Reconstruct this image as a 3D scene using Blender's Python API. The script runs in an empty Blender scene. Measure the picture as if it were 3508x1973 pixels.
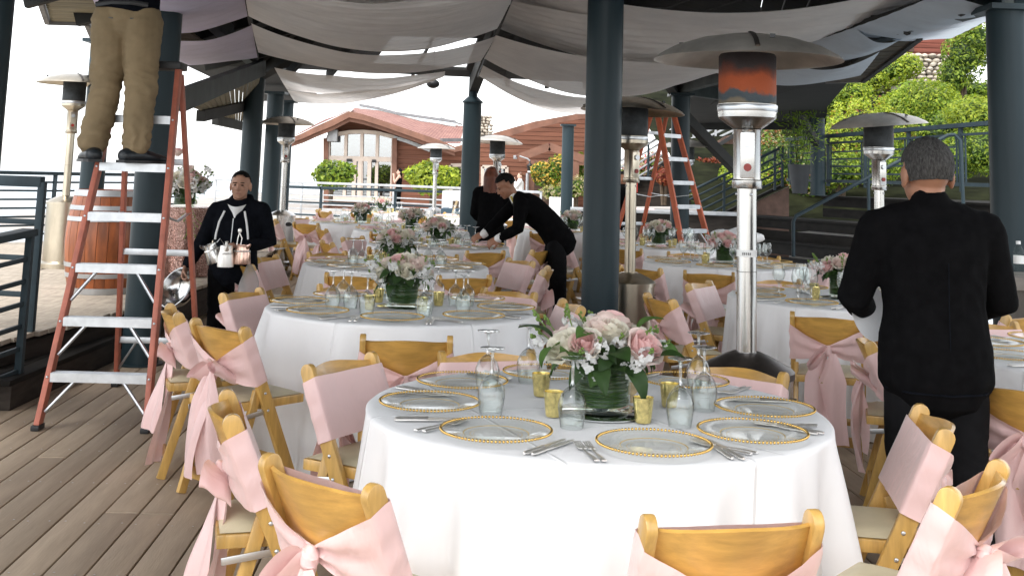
import bpy, bmesh, math, random
import numpy as np
from mathutils import Vector, Matrix, noise as mnoise

random.seed(7)
rng = np.random.default_rng(7)
PI = math.pi
scene = bpy.context.scene
COL = scene.collection

# ------------------------------------------------------------------ camera, sky, sun, exposure
cam_data = bpy.data.cameras.new('camera')
cam = bpy.data.objects.new('camera', cam_data)
COL.objects.link(cam)
cam_data.sensor_width = 36.0
cam_data.lens = 39.485
cam_data.clip_start = 0.05
cam_data.clip_end = 9000.0
cam_data.shift_y = -0.2519
PITCH, ROLL = 0.1294, 0.031
_f = Vector((0, math.cos(PITCH), math.sin(PITCH)))
_u = Vector((0, -math.sin(PITCH), math.cos(PITCH)))
_r = Vector((1, 0, 0))
_R = _r * math.cos(ROLL) + _u * math.sin(ROLL)
_U = -_r * math.sin(ROLL) + _u * math.cos(ROLL)
_m = Matrix((_R, _U, -_f)).transposed().to_4x4()
_m.translation = Vector((0, 0, 1.5228))
cam.matrix_world = _m
scene.camera = cam

world = bpy.data.worlds.new('World')
scene.world = world
world.use_nodes = True
wn, wl = world.node_tree.nodes, world.node_tree.links
wn.clear()
w_out = wn.new('ShaderNodeOutputWorld')
w_bg = wn.new('ShaderNodeBackground')
w_bg.inputs['Strength'].default_value = 0.15
w_sky = wn.new('ShaderNodeTexSky')
w_sky.sky_type = 'NISHITA'
w_sky.sun_disc = False
SUN_EL, SUN_ROT = math.radians(58), math.radians(215)
w_sky.sun_elevation = SUN_EL
w_sky.sun_rotation = SUN_ROT
w_sky.air_density = 1.0
w_sky.dust_density = 1.0
w_sky.ozone_density = 1.0
w_hs = wn.new('ShaderNodeHueSaturation')      # overcast: the cloud layer takes the blue out
w_hs.inputs['Saturation'].default_value = 0.16
wl.new(w_sky.outputs['Color'], w_hs.inputs['Color'])
wl.new(w_hs.outputs['Color'], w_bg.inputs['Color'])
wl.new(w_bg.outputs['Background'], w_out.inputs['Surface'])

sun_data = bpy.data.lights.new('sun', 'SUN')
sun_data.energy = 1.1
sun_data.angle = math.radians(25)
sun_data.color = (1.0, 0.96, 0.9)
sun = bpy.data.objects.new('sun', sun_data)
COL.objects.link(sun)
# nishita: rotation 0 looks along +Y, turning clockwise seen from above
_sd = Vector((math.sin(SUN_ROT) * math.cos(SUN_EL), math.cos(SUN_ROT) * math.cos(SUN_EL), math.sin(SUN_EL)))
sun.rotation_euler = _sd.to_track_quat('Z', 'Y').to_euler()

scene.view_settings.view_transform = 'Standard'
scene.view_settings.look = 'None'
scene.view_settings.gamma = 1.0
scene.view_settings.use_curve_mapping = False
scene.view_settings.exposure = 1.66
scene.cycles.use_denoising = True
scene.cycles.max_bounces = 10
scene.cycles.transparent_max_bounces = 24
scene.cycles.transmission_bounces = 8
scene.cycles.caustics_reflective = False
scene.cycles.caustics_refractive = False
scene.cycles.sample_clamp_indirect = 6.0

# ------------------------------------------------------------------ materials
def mat(name, col, rough=0.6, metal=0.0, var=0.12, vscale=6.0, bump=0.0, bscale=40.0, col2=None, stretch=None,
        spec=0.5, sheen=0.0, coat=0.0, per_object=0.0, coords='Object', mix=None, emission=None):
    m = bpy.data.materials.new(name)
    m.use_nodes = True
    n, l = m.node_tree.nodes, m.node_tree.links
    b = n['Principled BSDF']
    b.inputs['Roughness'].default_value = rough
    b.inputs['Metallic'].default_value = metal
    b.inputs['Specular IOR Level'].default_value = spec
    if sheen:
        b.inputs['Sheen Weight'].default_value = sheen
        b.inputs['Sheen Roughness'].default_value = 0.4
    if coat:
        b.inputs['Coat Weight'].default_value = coat
        b.inputs['Coat Roughness'].default_value = 0.15
    tc = n.new('ShaderNodeTexCoord')
    src = tc.outputs[coords]
    if stretch:
        mp = n.new('ShaderNodeMapping')
        mp.inputs['Scale'].default_value = stretch
        l.new(src, mp.inputs['Vector'])
        src = mp.outputs['Vector']
    if per_object:
        oi = n.new('ShaderNodeObjectInfo')
        ad = n.new('ShaderNodeVectorMath'); ad.operation = 'MULTIPLY_ADD'
        l.new(oi.outputs['Random'], ad.inputs[0])
        ad.inputs[1].default_value = (37.0, 53.0, 19.0)
        l.new(src, ad.inputs[2])
        src = ad.outputs[0]
    nz = n.new('ShaderNodeTexNoise')
    nz.inputs['Scale'].default_value = vscale
    nz.inputs['Detail'].default_value = 6.0
    nz.inputs['Roughness'].default_value = 0.6
    l.new(src, nz.inputs['Vector'])
    cr = n.new('ShaderNodeValToRGB')
    c2 = col2 if col2 else tuple(c * (1 - var * 1.6) for c in col)
    c1 = col if col2 else tuple(min(1, c * (1 + var)) for c in col)
    cr.color_ramp.elements[0].position = 0.32
    cr.color_ramp.elements[1].position = 0.68
    cr.color_ramp.elements[0].color = (*c2, 1)
    cr.color_ramp.elements[1].color = (*c1, 1)
    l.new(nz.outputs['Fac'], cr.inputs['Fac'])
    out = cr.outputs['Color']
    if per_object:
        hs = n.new('ShaderNodeHueSaturation')
        mr = n.new('ShaderNodeMapRange')
        mr.inputs['To Min'].default_value = 1 - per_object
        mr.inputs['To Max'].default_value = 1 + per_object
        l.new(oi.outputs['Random'], mr.inputs['Value'])
        l.new(mr.outputs['Result'], hs.inputs['Value'])
        l.new(out, hs.inputs['Color'])
        out = hs.outputs['Color']
    l.new(out, b.inputs['Base Color'])
    if bump:
        nb = n.new('ShaderNodeTexNoise')
        nb.inputs['Scale'].default_value = bscale
        nb.inputs['Detail'].default_value = 4.0
        l.new(src, nb.inputs['Vector'])
        bp = n.new('ShaderNodeBump')
        bp.inputs['Strength'].default_value = bump
        bp.inputs['Distance'].default_value = 0.01
        l.new(nb.outputs['Fac'], bp.inputs['Height'])
        l.new(bp.outputs['Normal'], b.inputs['Normal'])
    if emission:
        b.inputs['Emission Color'].default_value = (*emission[0], 1)
        b.inputs['Emission Strength'].default_value = emission[1]
    return m

def glass_mat(name, tint=(0.97, 0.985, 0.98), ior=1.45, rough=0.0, minr=0.03, k=1.0, edge=0.0):
    m = bpy.data.materials.new(name)
    m.use_nodes = True
    n, l = m.node_tree.nodes, m.node_tree.links
    n.clear()
    o = n.new('ShaderNodeOutputMaterial')
    mx = n.new('ShaderNodeMixShader')
    tr = n.new('ShaderNodeBsdfTransparent'); tr.inputs['Color'].default_value = (*tint, 1)
    gl = n.new('ShaderNodeBsdfGlossy'); gl.inputs['Roughness'].default_value = rough
    gl.inputs['Color'].default_value = (1, 1, 1, 1)
    lw = n.new('ShaderNodeFresnel')
    ge = n.new('ShaderNodeNewGeometry')          # both faces of the thin wall reflect alike
    im = n.new('ShaderNodeMapRange'); im.inputs['To Min'].default_value = ior; im.inputs['To Max'].default_value = 1 / ior
    l.new(ge.outputs['Backfacing'], im.inputs['Value']); l.new(im.outputs['Result'], lw.inputs['IOR'])
    nz = n.new('ShaderNodeTexNoise'); nz.inputs['Scale'].default_value = 30
    bp = n.new('ShaderNodeBump'); bp.inputs['Strength'].default_value = 0.02
    l.new(nz.outputs['Fac'], bp.inputs['Height'])
    l.new(bp.outputs['Normal'], gl.inputs['Normal'])
    ml = n.new('ShaderNodeMath'); ml.operation = 'MULTIPLY_ADD'
    ml.inputs[1].default_value = k; ml.inputs[2].default_value = minr; ml.use_clamp = True
    l.new(lw.outputs[0], ml.inputs[0])
    l.new(ml.outputs[0], mx.inputs['Fac'])
    l.new(tr.outputs[0], mx.inputs[1]); l.new(gl.outputs[0], mx.inputs[2])
    if edge:                                      # thicker glass along the line of sight at the rims
        lf = n.new('ShaderNodeLayerWeight'); lf.inputs['Blend'].default_value = 0.35
        pw = n.new('ShaderNodeMath'); pw.operation = 'POWER'; pw.inputs[1].default_value = 2.6
        l.new(lf.outputs['Facing'], pw.inputs[0])
        mc = n.new('ShaderNodeMix'); mc.data_type = 'RGBA'
        mc.inputs['A'].default_value = (*tint, 1); mc.inputs['B'].default_value = (*[t * (1 - edge) for t in tint], 1)
        l.new(pw.outputs[0], mc.inputs['Factor']); l.new(mc.outputs['Result'], tr.inputs['Color'])
    l.new(mx.outputs[0], o.inputs['Surface'])
    return m

def cloth_mat(name, col, trans=0.3, rough=0.8, sheen=0.2, weave=900, wscale=0.15, var=0.06, vscale=3, see=0.0):
    m = mat(name, col, rough=rough, var=var, vscale=vscale, bump=wscale, bscale=weave, sheen=sheen, spec=0.3)
    n, l = m.node_tree.nodes, m.node_tree.links
    b = n['Principled BSDF']; o = n['Material Output']
    last = b.outputs[0]
    if trans:
        t = n.new('ShaderNodeBsdfTranslucent')
        t.inputs['Color'].default_value = (*col, 1)
        mx = n.new('ShaderNodeMixShader'); mx.inputs['Fac'].default_value = trans
        l.new(last, mx.inputs[1]); l.new(t.outputs[0], mx.inputs[2])
        last = mx.outputs[0]
    if see:
        t = n.new('ShaderNodeBsdfTransparent')
        mx = n.new('ShaderNodeMixShader'); mx.inputs['Fac'].default_value = see
        l.new(last, mx.inputs[1]); l.new(t.outputs[0], mx.inputs[2])
        last = mx.outputs[0]
    l.new(last, o.inputs['Surface'])
    return m

def leaf_mat(name, col, var=0.35):
    m = mat(name, col, rough=0.5, var=var, vscale=1.2, spec=0.35)
    n, l = m.node_tree.nodes, m.node_tree.links
    b = n['Principled BSDF']; o = n['Material Output']
    t = n.new('ShaderNodeBsdfTranslucent'); t.inputs['Color'].default_value = (min(1, col[0] * 1.6), min(1, col[1] * 1.6), col[2] * 0.8, 1)
    mx = n.new('ShaderNodeMixShader'); mx.inputs['Fac'].default_value = 0.35
    l.new(b.outputs[0], mx.inputs[1]); l.new(t.outputs[0], mx.inputs[2]); l.new(mx.outputs[0], o.inputs['Surface'])
    return m

def petal_mat(name, col): return cloth_mat(name, col, trans=0.35, rough=0.6, sheen=0.2, weave=60, wscale=0.1, var=0.06, vscale=1.5)

M = {}
M['deck'] = mat('weathered_deck_wood', (0.375, 0.292, 0.210), 0.68, var=0.10, vscale=4, bump=0.15, bscale=30, stretch=(5, 0.5, 5), per_object=0.13, spec=0.3)
M['deck_pale'] = mat('pale_deck_wood', (0.40, 0.345, 0.28), 0.8, var=0.16, vscale=5, bump=0.25, bscale=30, stretch=(6, 0.45, 6), per_object=0.10, spec=0.3)
M['deck_dark'] = mat('dark_deck_joist', (0.035, 0.03, 0.025), 0.9)
M['fascia'] = mat('dark_fascia_wood', (0.04, 0.033, 0.028), 0.85, spec=0.15, var=0.3, vscale=3, bump=0.2, stretch=(1, 1, 6))
M['stepwood'] = mat('dark_step_wood', (0.013, 0.0115, 0.010), 0.8, spec=0.15, var=0.25, vscale=4, bump=0.2, bscale=25, stretch=(3, 0.6, 3), per_object=0.12)
M['steel_blue'] = mat('slate_blue_painted_steel', (0.021, 0.038, 0.046), 0.42, var=0.2, vscale=1.6, bump=0.04, bscale=60, spec=0.28, stretch=(1, 1, 0.25))
M['rail_paint'] = mat('slate_rail_paint', (0.022, 0.038, 0.047), 0.55, spec=0.3, var=0.18, vscale=4, bump=0.05, bscale=80)
M['beam_dark'] = mat('dark_roof_timber', (0.02, 0.02, 0.018), 0.8, var=0.3, vscale=3)
M['beam_green'] = mat('green_grey_roof_beam', (0.05, 0.062, 0.06), 0.7, var=0.25, vscale=3)
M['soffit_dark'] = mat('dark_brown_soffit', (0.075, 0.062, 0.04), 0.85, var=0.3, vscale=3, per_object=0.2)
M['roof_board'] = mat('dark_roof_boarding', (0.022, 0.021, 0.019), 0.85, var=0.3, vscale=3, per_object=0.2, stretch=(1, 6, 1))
M['soffit'] = mat('greyed_soffit_board', (0.235, 0.205, 0.13), 0.8, var=0.2, vscale=4, bump=0.2, bscale=20, per_object=0.14, stretch=(0.6, 8, 8))
M['trim_grey'] = mat('grey_fascia_trim', (0.22, 0.21, 0.2), 0.7, var=0.15)
M['drape'] = cloth_mat('sheer_white_drape', (0.90, 0.865, 0.835), trans=0.22, sheen=0.1, weave=400, see=0.03)
M['drape_lilac'] = cloth_mat('sheer_lilac_drape', (0.70, 0.645, 0.80), trans=0.22, sheen=0.1, weave=400, see=0.03)
M['drape_blue'] = cloth_mat('sheer_bluish_drape', (0.66, 0.73, 0.80), trans=0.3, sheen=0.1, weave=400, see=0.06)
M['linen'] = cloth_mat('white_table_linen', (0.83, 0.83, 0.83), trans=0.0, rough=0.75, sheen=0.15, weave=1400, wscale=0.08, var=0.02)
M['satin'] = cloth_mat('blush_pink_satin', (0.84, 0.60, 0.58), trans=0.15, rough=0.33, sheen=0.35, weave=1600, wscale=0.05, var=0.03)
def add_bump(m, scale, stretch, strength, dist, rough=None):
    n, l = m.node_tree.nodes, m.node_tree.links
    b = n['Principled BSDF']
    tc = n.new('ShaderNodeTexCoord'); mp = n.new('ShaderNodeMapping'); mp.inputs['Scale'].default_value = stretch
    l.new(tc.outputs['Object'], mp.inputs['Vector'])
    nz = n.new('ShaderNodeTexNoise'); nz.inputs['Scale'].default_value = scale; nz.inputs['Detail'].default_value = 3; nz.inputs['Distortion'].default_value = 0.6
    l.new(mp.outputs['Vector'], nz.inputs['Vector'])
    bp = n.new('ShaderNodeBump'); bp.inputs['Strength'].default_value = strength; bp.inputs['Distance'].default_value = dist
    l.new(nz.outputs['Fac'], bp.inputs['Height'])
    old = b.inputs['Normal'].links
    if old: l.new(old[0].from_socket, bp.inputs['Normal'])
    l.new(bp.outputs[0], b.inputs['Normal'])
add_bump(M['satin'], 16, (1, 1, 0.45), 0.55, 0.012)
def crease(m, lines):
    """pressed fold lines of the ironed linen"""
    n, l = m.node_tree.nodes, m.node_tree.links
    b = n['Principled BSDF']
    tc = n.new('ShaderNodeTexCoord'); sp = n.new('ShaderNodeSeparateXYZ'); l.new(tc.outputs['Object'], sp.inputs[0])
    prev = b.inputs['Normal'].links[0].from_socket if b.inputs['Normal'].links else None
    for ax, off in lines:
        a = n.new('ShaderNodeMath'); a.operation = 'SUBTRACT'; a.inputs[1].default_value = off; l.new(sp.outputs[ax], a.inputs[0])
        c = n.new('ShaderNodeMath'); c.operation = 'ABSOLUTE'; l.new(a.outputs[0], c.inputs[0])
        r = n.new('ShaderNodeMapRange'); r.inputs['From Max'].default_value = 0.009; r.inputs['To Min'].default_value = 1; r.inputs['To Max'].default_value = 0
        l.new(c.outputs[0], r.inputs['Value'])
        bp = n.new('ShaderNodeBump'); bp.inputs['Strength'].default_value = 0.7; bp.inputs['Distance'].default_value = 0.006
        l.new(r.outputs['Result'], bp.inputs['Height'])
        if prev: l.new(prev, bp.inputs['Normal'])
        prev = bp.outputs[0]
    l.new(prev, b.inputs['Normal'])
add_bump(M['linen'], 3.5, (1, 1, 0.5), 0.35, 0.03)
crease(M['linen'], (('X', 0.10), ('X', -0.42), ('Y', 0.05)))
M['napkin'] = cloth_mat('pink_napkin_cloth', (0.80, 0.50, 0.48), trans=0.0, rough=0.6, sheen=0.4, var=0.05)
M['honey'] = mat('honey_varnished_wood', (0.56, 0.340, 0.098), 0.32, var=0.16, vscale=4, stretch=(9, 9, 1.3), bump=0.05, bscale=30, coat=0.35, per_object=0.13)
M['honey_panel'] = mat('honey_varnished_panel', (0.55, 0.315, 0.078), 0.3, var=0.18, vscale=3, stretch=(9, 1.2, 9), bump=0.04, bscale=30, coat=0.4, per_object=0.07)
M['vinyl'] = mat('ivory_seat_vinyl', (0.60, 0.53, 0.36), 0.5, var=0.06, bump=0.1, bscale=300)
M['zinc'] = mat('zinc_hardware', (0.62, 0.64, 0.66), 0.35, metal=1.0, var=0.1)
M['silver'] = mat('polished_silver', (0.94, 0.92, 0.88), 0.48, metal=1.0, var=0.05)
M['gold'] = mat('gold_leaf_bead', (0.72, 0.47, 0.15), 0.18, metal=1.0, var=0.1, vscale=40)
M['gold_mercury'] = mat('gold_mercury_glass', (0.80, 0.66, 0.26), 0.24, metal=0.85, var=0.25, vscale=60, coat=0.5)
M['gold_line_reflection'] = mat('gold_line_and_reflection', (0.80, 0.62, 0.28), 0.55, metal=0.6, var=0.15, vscale=40)
M['mirror'] = mat('mirror_plate', (0.78, 0.80, 0.80), 0.03, metal=1.0, var=0.01)
M['glass'] = glass_mat('clear_glass', k=1.0, minr=0.01, edge=0.8)
M['glass_stem'] = glass_mat('solid_glass_stem', tint=(0.90, 0.92, 0.92), k=1.6, minr=0.22, edge=0.7)
M['glass_plate'] = glass_mat('charger_glass', tint=(0.96, 0.965, 0.955), k=0.5, minr=0.0)
M['window'] = glass_mat('window_glass', tint=(0.55, 0.62, 0.68), k=1.0, minr=0.22)
M['alu'] = mat('ladder_aluminium', (0.58, 0.60, 0.62), 0.42, metal=1.0, var=0.1, vscale=10, bump=0.04, bscale=90)
M['fibre'] = mat('red_ladder_fibreglass', (0.45, 0.135, 0.085), 0.5, var=0.16, vscale=8, bump=0.04, bscale=120)
M['fibre_orange'] = mat('orange_ladder_fibreglass', (0.56, 0.125, 0.05), 0.5, var=0.14, vscale=8)
M['black_plastic'] = mat('black_plastic', (0.015, 0.015, 0.016), 0.5)
M['steel'] = mat('brushed_stainless', (0.62, 0.61, 0.59), 0.24, metal=1.0, var=0.12, vscale=5, bump=0.03, bscale=200, stretch=(1, 1, 0.15))
M['steel_warm'] = mat('aged_stainless', (0.56, 0.50, 0.40), 0.28, metal=1.0, var=0.2, vscale=4, stretch=(1, 1, 0.3))
M['steel_dark'] = mat('smoked_steel', (0.10, 0.085, 0.075), 0.4, metal=0.8, var=0.3, vscale=8)
M['rust'] = mat('heat_rusted_mesh', (0.30, 0.075, 0.022), 0.75, metal=0.2, vscale=9, col2=(0.035, 0.042, 0.05), bump=0.3, bscale=160, stretch=(0.7, 0.7, 1.7))
def emitter_mat(name):
    m = mat(name, (0.30, 0.075, 0.022), 0.7, metal=0.2, var=0.3, vscale=14, bump=0.3, bscale=160)
    n, l = m.node_tree.nodes, m.node_tree.links
    b = n['Principled BSDF']
    tc = n.new('ShaderNodeTexCoord'); sp = n.new('ShaderNodeSeparateXYZ'); l.new(tc.outputs['Object'], sp.inputs[0])
    nz = n.new('ShaderNodeTexNoise'); nz.inputs['Scale'].default_value = 9; nz.inputs['Detail'].default_value = 5; l.new(tc.outputs['Object'], nz.inputs['Vector'])
    a = n.new('ShaderNodeMath'); a.operation = 'MULTIPLY_ADD'; a.inputs[1].default_value = 0.16; l.new(nz.outputs['Fac'], a.inputs[0]); l.new(sp.outputs['Z'], a.inputs[2])
    r = n.new('ShaderNodeMapRange'); r.inputs['From Min'].default_value = 1.95; r.inputs['From Max'].default_value = 2.175; l.new(a.outputs[0], r.inputs['Value'])
    c = n.new('ShaderNodeValToRGB'); e = c.color_ramp.elements
    e[0].position = 0.0; e[0].color = (0.16, 0.13, 0.09, 1); e[1].position = 1.0; e[1].color = (0.03, 0.022, 0.022, 1)
    for p, col in ((0.10, (0.05, 0.065, 0.075)), (0.24, (0.06, 0.075, 0.085)), (0.31, (0.33, 0.07, 0.02)), (0.52, (0.36, 0.075, 0.022)), (0.66, (0.16, 0.04, 0.02)), (0.80, (0.045, 0.035, 0.035))):
        q = c.color_ramp.elements.new(p); q.color = (*col, 1)
    l.new(r.outputs['Result'], c.inputs['Fac']); l.new(c.outputs['Color'], b.inputs['Base Color'])
    return m
M['rust'] = emitter_mat('heat_tinted_emitter_mesh')
M['mesh_dark'] = mat('dark_emitter_mesh', (0.05, 0.055, 0.058), 0.6, metal=0.4, var=0.3, vscale=10, bump=0.3, bscale=200)
M['red_knob'] = mat('red_button', (0.32, 0.03, 0.02), 0.4)
M['oak'] = mat('stained_barrel_oak', (0.29, 0.078, 0.02), 0.42, var=0.3, vscale=3, stretch=(4, 4, 0.8), bump=0.08, per_object=0.09, coat=0.15)
M['hoop'] = mat('galvanised_hoop', (0.45, 0.46, 0.47), 0.5, metal=0.7, var=0.12)
M['skin'] = mat('tan_skin', (0.42, 0.23, 0.155), 0.5, var=0.10, vscale=12, bump=0.05, bscale=120, spec=0.4)
M['skin_warm'] = mat('warm_brown_skin', (0.34, 0.165, 0.10), 0.5, var=0.10, vscale=12, bump=0.05, bscale=120, spec=0.4)
M['skin_fair'] = mat('fair_skin', (0.60, 0.38, 0.29), 0.5, var=0.08, vscale=12)
M['suit'] = mat('black_suit_wool', (0.0045, 0.0045, 0.005), 0.95, var=0.2, vscale=20, bump=0.1, bscale=500, spec=0.06)
M['suit_trousers'] = mat('black_trouser_wool', (0.010, 0.010, 0.011), 0.95, var=0.25, vscale=6, bump=0.1, bscale=500, spec=0.08)
M['hoodie'] = mat('black_fleece', (0.006, 0.007, 0.010), 0.95, var=0.2, vscale=20, bump=0.2, bscale=300, spec=0.06)
M['khaki'] = mat('khaki_twill', (0.25, 0.185, 0.108), 0.85, var=0.12, vscale=5, bump=0.15, bscale=500, spec=0.15)
M['shirt'] = mat('white_cotton', (0.78, 0.78, 0.77), 0.8, var=0.03)
M['tie'] = mat('yellow_tie', (0.62, 0.50, 0.10), 0.6, var=0.15)
M['shoe'] = mat('black_leather', (0.012, 0.016, 0.02), 0.42, var=0.2, bump=0.1, bscale=40)
M['hair_black'] = mat('black_hair', (0.007, 0.0065, 0.006), 0.8, spec=0.15, var=0.3, vscale=60, bump=0.5, bscale=150, stretch=(1, 1, 0.3))
M['hair_grey'] = mat('grey_hair', (0.085, 0.082, 0.078), 0.75, vscale=150, col2=(0.018, 0.017, 0.016), bump=0.8, bscale=220, spec=0.2, stretch=(1, 1, 0.3))
M['hair_red'] = mat('auburn_hair', (0.16, 0.045, 0.02), 0.5, var=0.35, vscale=30, bump=0.5, bscale=90, stretch=(1, 1, 0.15))
M['hair_brown'] = mat('brown_hair', (0.14, 0.06, 0.03), 0.55, var=0.3, vscale=40)
M['lips'] = mat('lips', (0.30, 0.11, 0.085), 0.5)
M['eye'] = mat('dark_eye', (0.02, 0.014, 0.012), 0.25)
M['siding'] = None
M['rose_pink'] = petal_mat('pink_rose_petal', (0.86, 0.58, 0.56))
M['rose_blush'] = petal_mat('blush_rose_petal', (0.88, 0.74, 0.68))
M['rose_cream'] = petal_mat('cream_rose_petal', (0.88, 0.84, 0.72))
M['white_petal'] = petal_mat('white_stock_petal', (0.88, 0.88, 0.86))
M['leaf_dark'] = leaf_mat('dark_rose_leaf', (0.035, 0.075, 0.022), 0.3)
M['leaf_mid'] = leaf_mat('mid_green_leaf', (0.085, 0.17, 0.045), 0.3)
M['stem'] = leaf_mat('pale_green_stem', (0.22, 0.33, 0.09), 0.2)
M['wrap'] = mat('striped_leaf_wrap', (0.085, 0.17, 0.03), 0.45, vscale=9, col2=(0.008, 0.028, 0.005), stretch=(0.3, 0.3, 9), bump=0.1, bscale=60, coat=0.3)
M['water'] = glass_mat('vase_glass', tint=(0.95, 0.97, 0.95), k=0.3, minr=0.0)
M['wrap_dark'] = mat('dark_leaf_wrap', (0.014, 0.042, 0.008), 0.4, vscale=9, stretch=(0.3, 0.3, 9), coat=0.3)
M['disc_wood'] = mat('cut_wood_disc', (0.55, 0.42, 0.24), 0.7, var=0.2, vscale=30)
M['bark'] = mat('brown_bark', (0.10, 0.07, 0.045), 0.9, var=0.3)
M['paper'] = mat('white_card', (0.8, 0.8, 0.78), 0.8, var=0.02)
M['ink'] = mat('grey_print', (0.12, 0.12, 0.12), 0.8)
M['bag'] = cloth_mat('thin_grey_plastic_bag', (0.55, 0.55, 0.54), trans=0.4, rough=0.35, sheen=0.0, see=0.5)
M['bowl'] = mat('steel_bowl', (0.58, 0.58, 0.57), 0.18, metal=1.0, var=0.1)
M['copper'] = mat('copper_tinted_steel', (0.62, 0.42, 0.34), 0.22, metal=1.0, var=0.12)
M['blue_cloth'] = cloth_mat('slate_blue_tablecloth', (0.05, 0.085, 0.115), trans=0.0, var=0.1)
M['white_paint'] = mat('white_paint', (0.8, 0.8, 0.8), 0.6, var=0.03)
M['window_frame'] = mat('pale_window_frame', (0.62, 0.52, 0.44), 0.6, var=0.06)
M['roof_fascia'] = mat('redwood_fascia', (0.215, 0.102, 0.066), 0.7, var=0.18, vscale=2)
M['grey_metal'] = mat('grey_flashing', (0.25, 0.26, 0.27), 0.5, metal=0.4)
M['sign_red'] = mat('red_sign', (0.55, 0.05, 0.04), 0.5)
M['brown_wall'] = mat('brown_stair_wall', (0.13, 0.075, 0.055), 0.8, var=0.2)
M['stone'] = mat('warm_fieldstone', (0.50, 0.44, 0.36), 0.85, var=0.2, vscale=3, bump=0.3, bscale=12, per_object=0.3)
M['mortar'] = mat('grey_mortar', (0.20, 0.18, 0.16), 0.95, var=0.2)
M['soil'] = mat('planted_soil', (0.014, 0.016, 0.007), 0.95, spec=0.05, var=0.4, vscale=2, bump=0.5, bscale=6)
M['pot'] = mat('dark_planter', (0.03, 0.033, 0.036), 0.6)

def siding_mat(name, col, pitch=0.19):
    m = mat(name, col, rough=0.72, var=0.22, vscale=0.9, stretch=(0.5, 0.5, 6), spec=0.25)
    n, l = m.node_tree.nodes, m.node_tree.links
    b = n['Principled BSDF']
    tc = n.new('ShaderNodeTexCoord')
    sp = n.new('ShaderNodeSeparateXYZ'); l.new(tc.outputs['Object'], sp.inputs[0])
    dv = n.new('ShaderNodeMath'); dv.operation = 'DIVIDE'; dv.inputs[1].default_value = pitch
    l.new(sp.outputs['Z'], dv.inputs[0])
    fr = n.new('ShaderNodeMath'); fr.operation = 'FRACT'; l.new(dv.outputs[0], fr.inputs[0])
    rp = n.new('ShaderNodeValToRGB')
    rp.color_ramp.elements[0].position = 0.0; rp.color_ramp.elements[0].color = (0, 0, 0, 1)
    rp.color_ramp.elements[1].position = 0.12; rp.color_ramp.elements[1].color = (1, 1, 1, 1)
    l.new(fr.outputs[0], rp.inputs[0])
    bp = n.new('ShaderNodeBump'); bp.inputs['Strength'].default_value = 1.0; bp.inputs['Distance'].default_value = 0.03
    l.new(rp.outputs[0], bp.inputs['Height']); l.new(bp.outputs[0], b.inputs['Normal'])
    return m
M['siding'] = siding_mat('redwood_siding', (0.215, 0.092, 0.058))

def tile_mat(name):
    m = mat(name, (0.46, 0.20, 0.16), rough=0.85, var=0.3, vscale=3)
    n, l = m.node_tree.nodes, m.node_tree.links
    b = n['Principled BSDF']
    tc = n.new('ShaderNodeTexCoord')
    br = n.new('ShaderNodeTexBrick')
    br.inputs['Scale'].default_value = 1.5
    br.inputs['Brick Width'].default_value = 0.36
    br.inputs['Row Height'].default_value = 0.34
    br.inputs['Mortar Size'].default_value = 0.035
    br.inputs['Color1'].default_value = (0.42, 0.225, 0.18, 1)
    br.inputs['Color2'].default_value = (0.29, 0.14, 0.115, 1)
    br.inputs['Mortar'].default_value = (0.16, 0.06, 0.05, 1)
    l.new(tc.outputs['UV'], br.inputs['Vector'])
    l.new(br.outputs['Color'], b.inputs['Base Color'])
    bp = n.new('ShaderNodeBump'); bp.inputs['Distance'].default_value = 0.05
    iv = n.new('ShaderNodeMath'); iv.operation = 'SUBTRACT'; iv.inputs[0].default_value = 1
    l.new(br.outputs['Fac'], iv.inputs[1]); l.new(iv.outputs[0], bp.inputs['Height']); l.new(bp.outputs[0], b.inputs['Normal'])
    return m
M['tile'] = tile_mat('clay_roof_tile')

def sequin_mat(name):
    m = mat(name, (0.62, 0.40, 0.33), rough=0.25, metal=0.9, var=0.3, vscale=120)
    n, l = m.node_tree.nodes, m.node_tree.links
    b = n['Principled BSDF']
    tc = n.new('ShaderNodeTexCoord')
    vo = n.new('ShaderNodeTexVoronoi'); vo.inputs['Scale'].default_value = 95
    l.new(tc.outputs['Object'], vo.inputs['Vector'])
    bp = n.new('ShaderNodeBump'); bp.inputs['Strength'].default_value = 0.9; bp.inputs['Distance'].default_value = 0.012
    l.new(vo.outputs['Distance'], bp.inputs['Height']); l.new(bp.outputs[0], b.inputs['Normal'])
    cr = n.new('ShaderNodeValToRGB')
    cr.color_ramp.elements[0].color = (0.30, 0.15, 0.12, 1); cr.color_ramp.elements[1].color = (0.78, 0.55, 0.48, 1)
    sp = n.new('ShaderNodeSeparateColor'); l.new(vo.outputs['Color'], sp.inputs[0]); l.new(sp.outputs[0], cr.inputs[0])
    l.new(cr.outputs[0], b.inputs['Base Color'])
    return m
M['sequin'] = sequin_mat('rose_gold_sequins')

for _k in ('drape', 'drape_lilac', 'drape_blue'): add_bump(M[_k], 2.2, (0.22, 3.2, 3.2), 0.7, 0.05)
# ------------------------------------------------------------------ helpers
def V(*a): return Vector(a[0] if len(a) == 1 else a)

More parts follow.
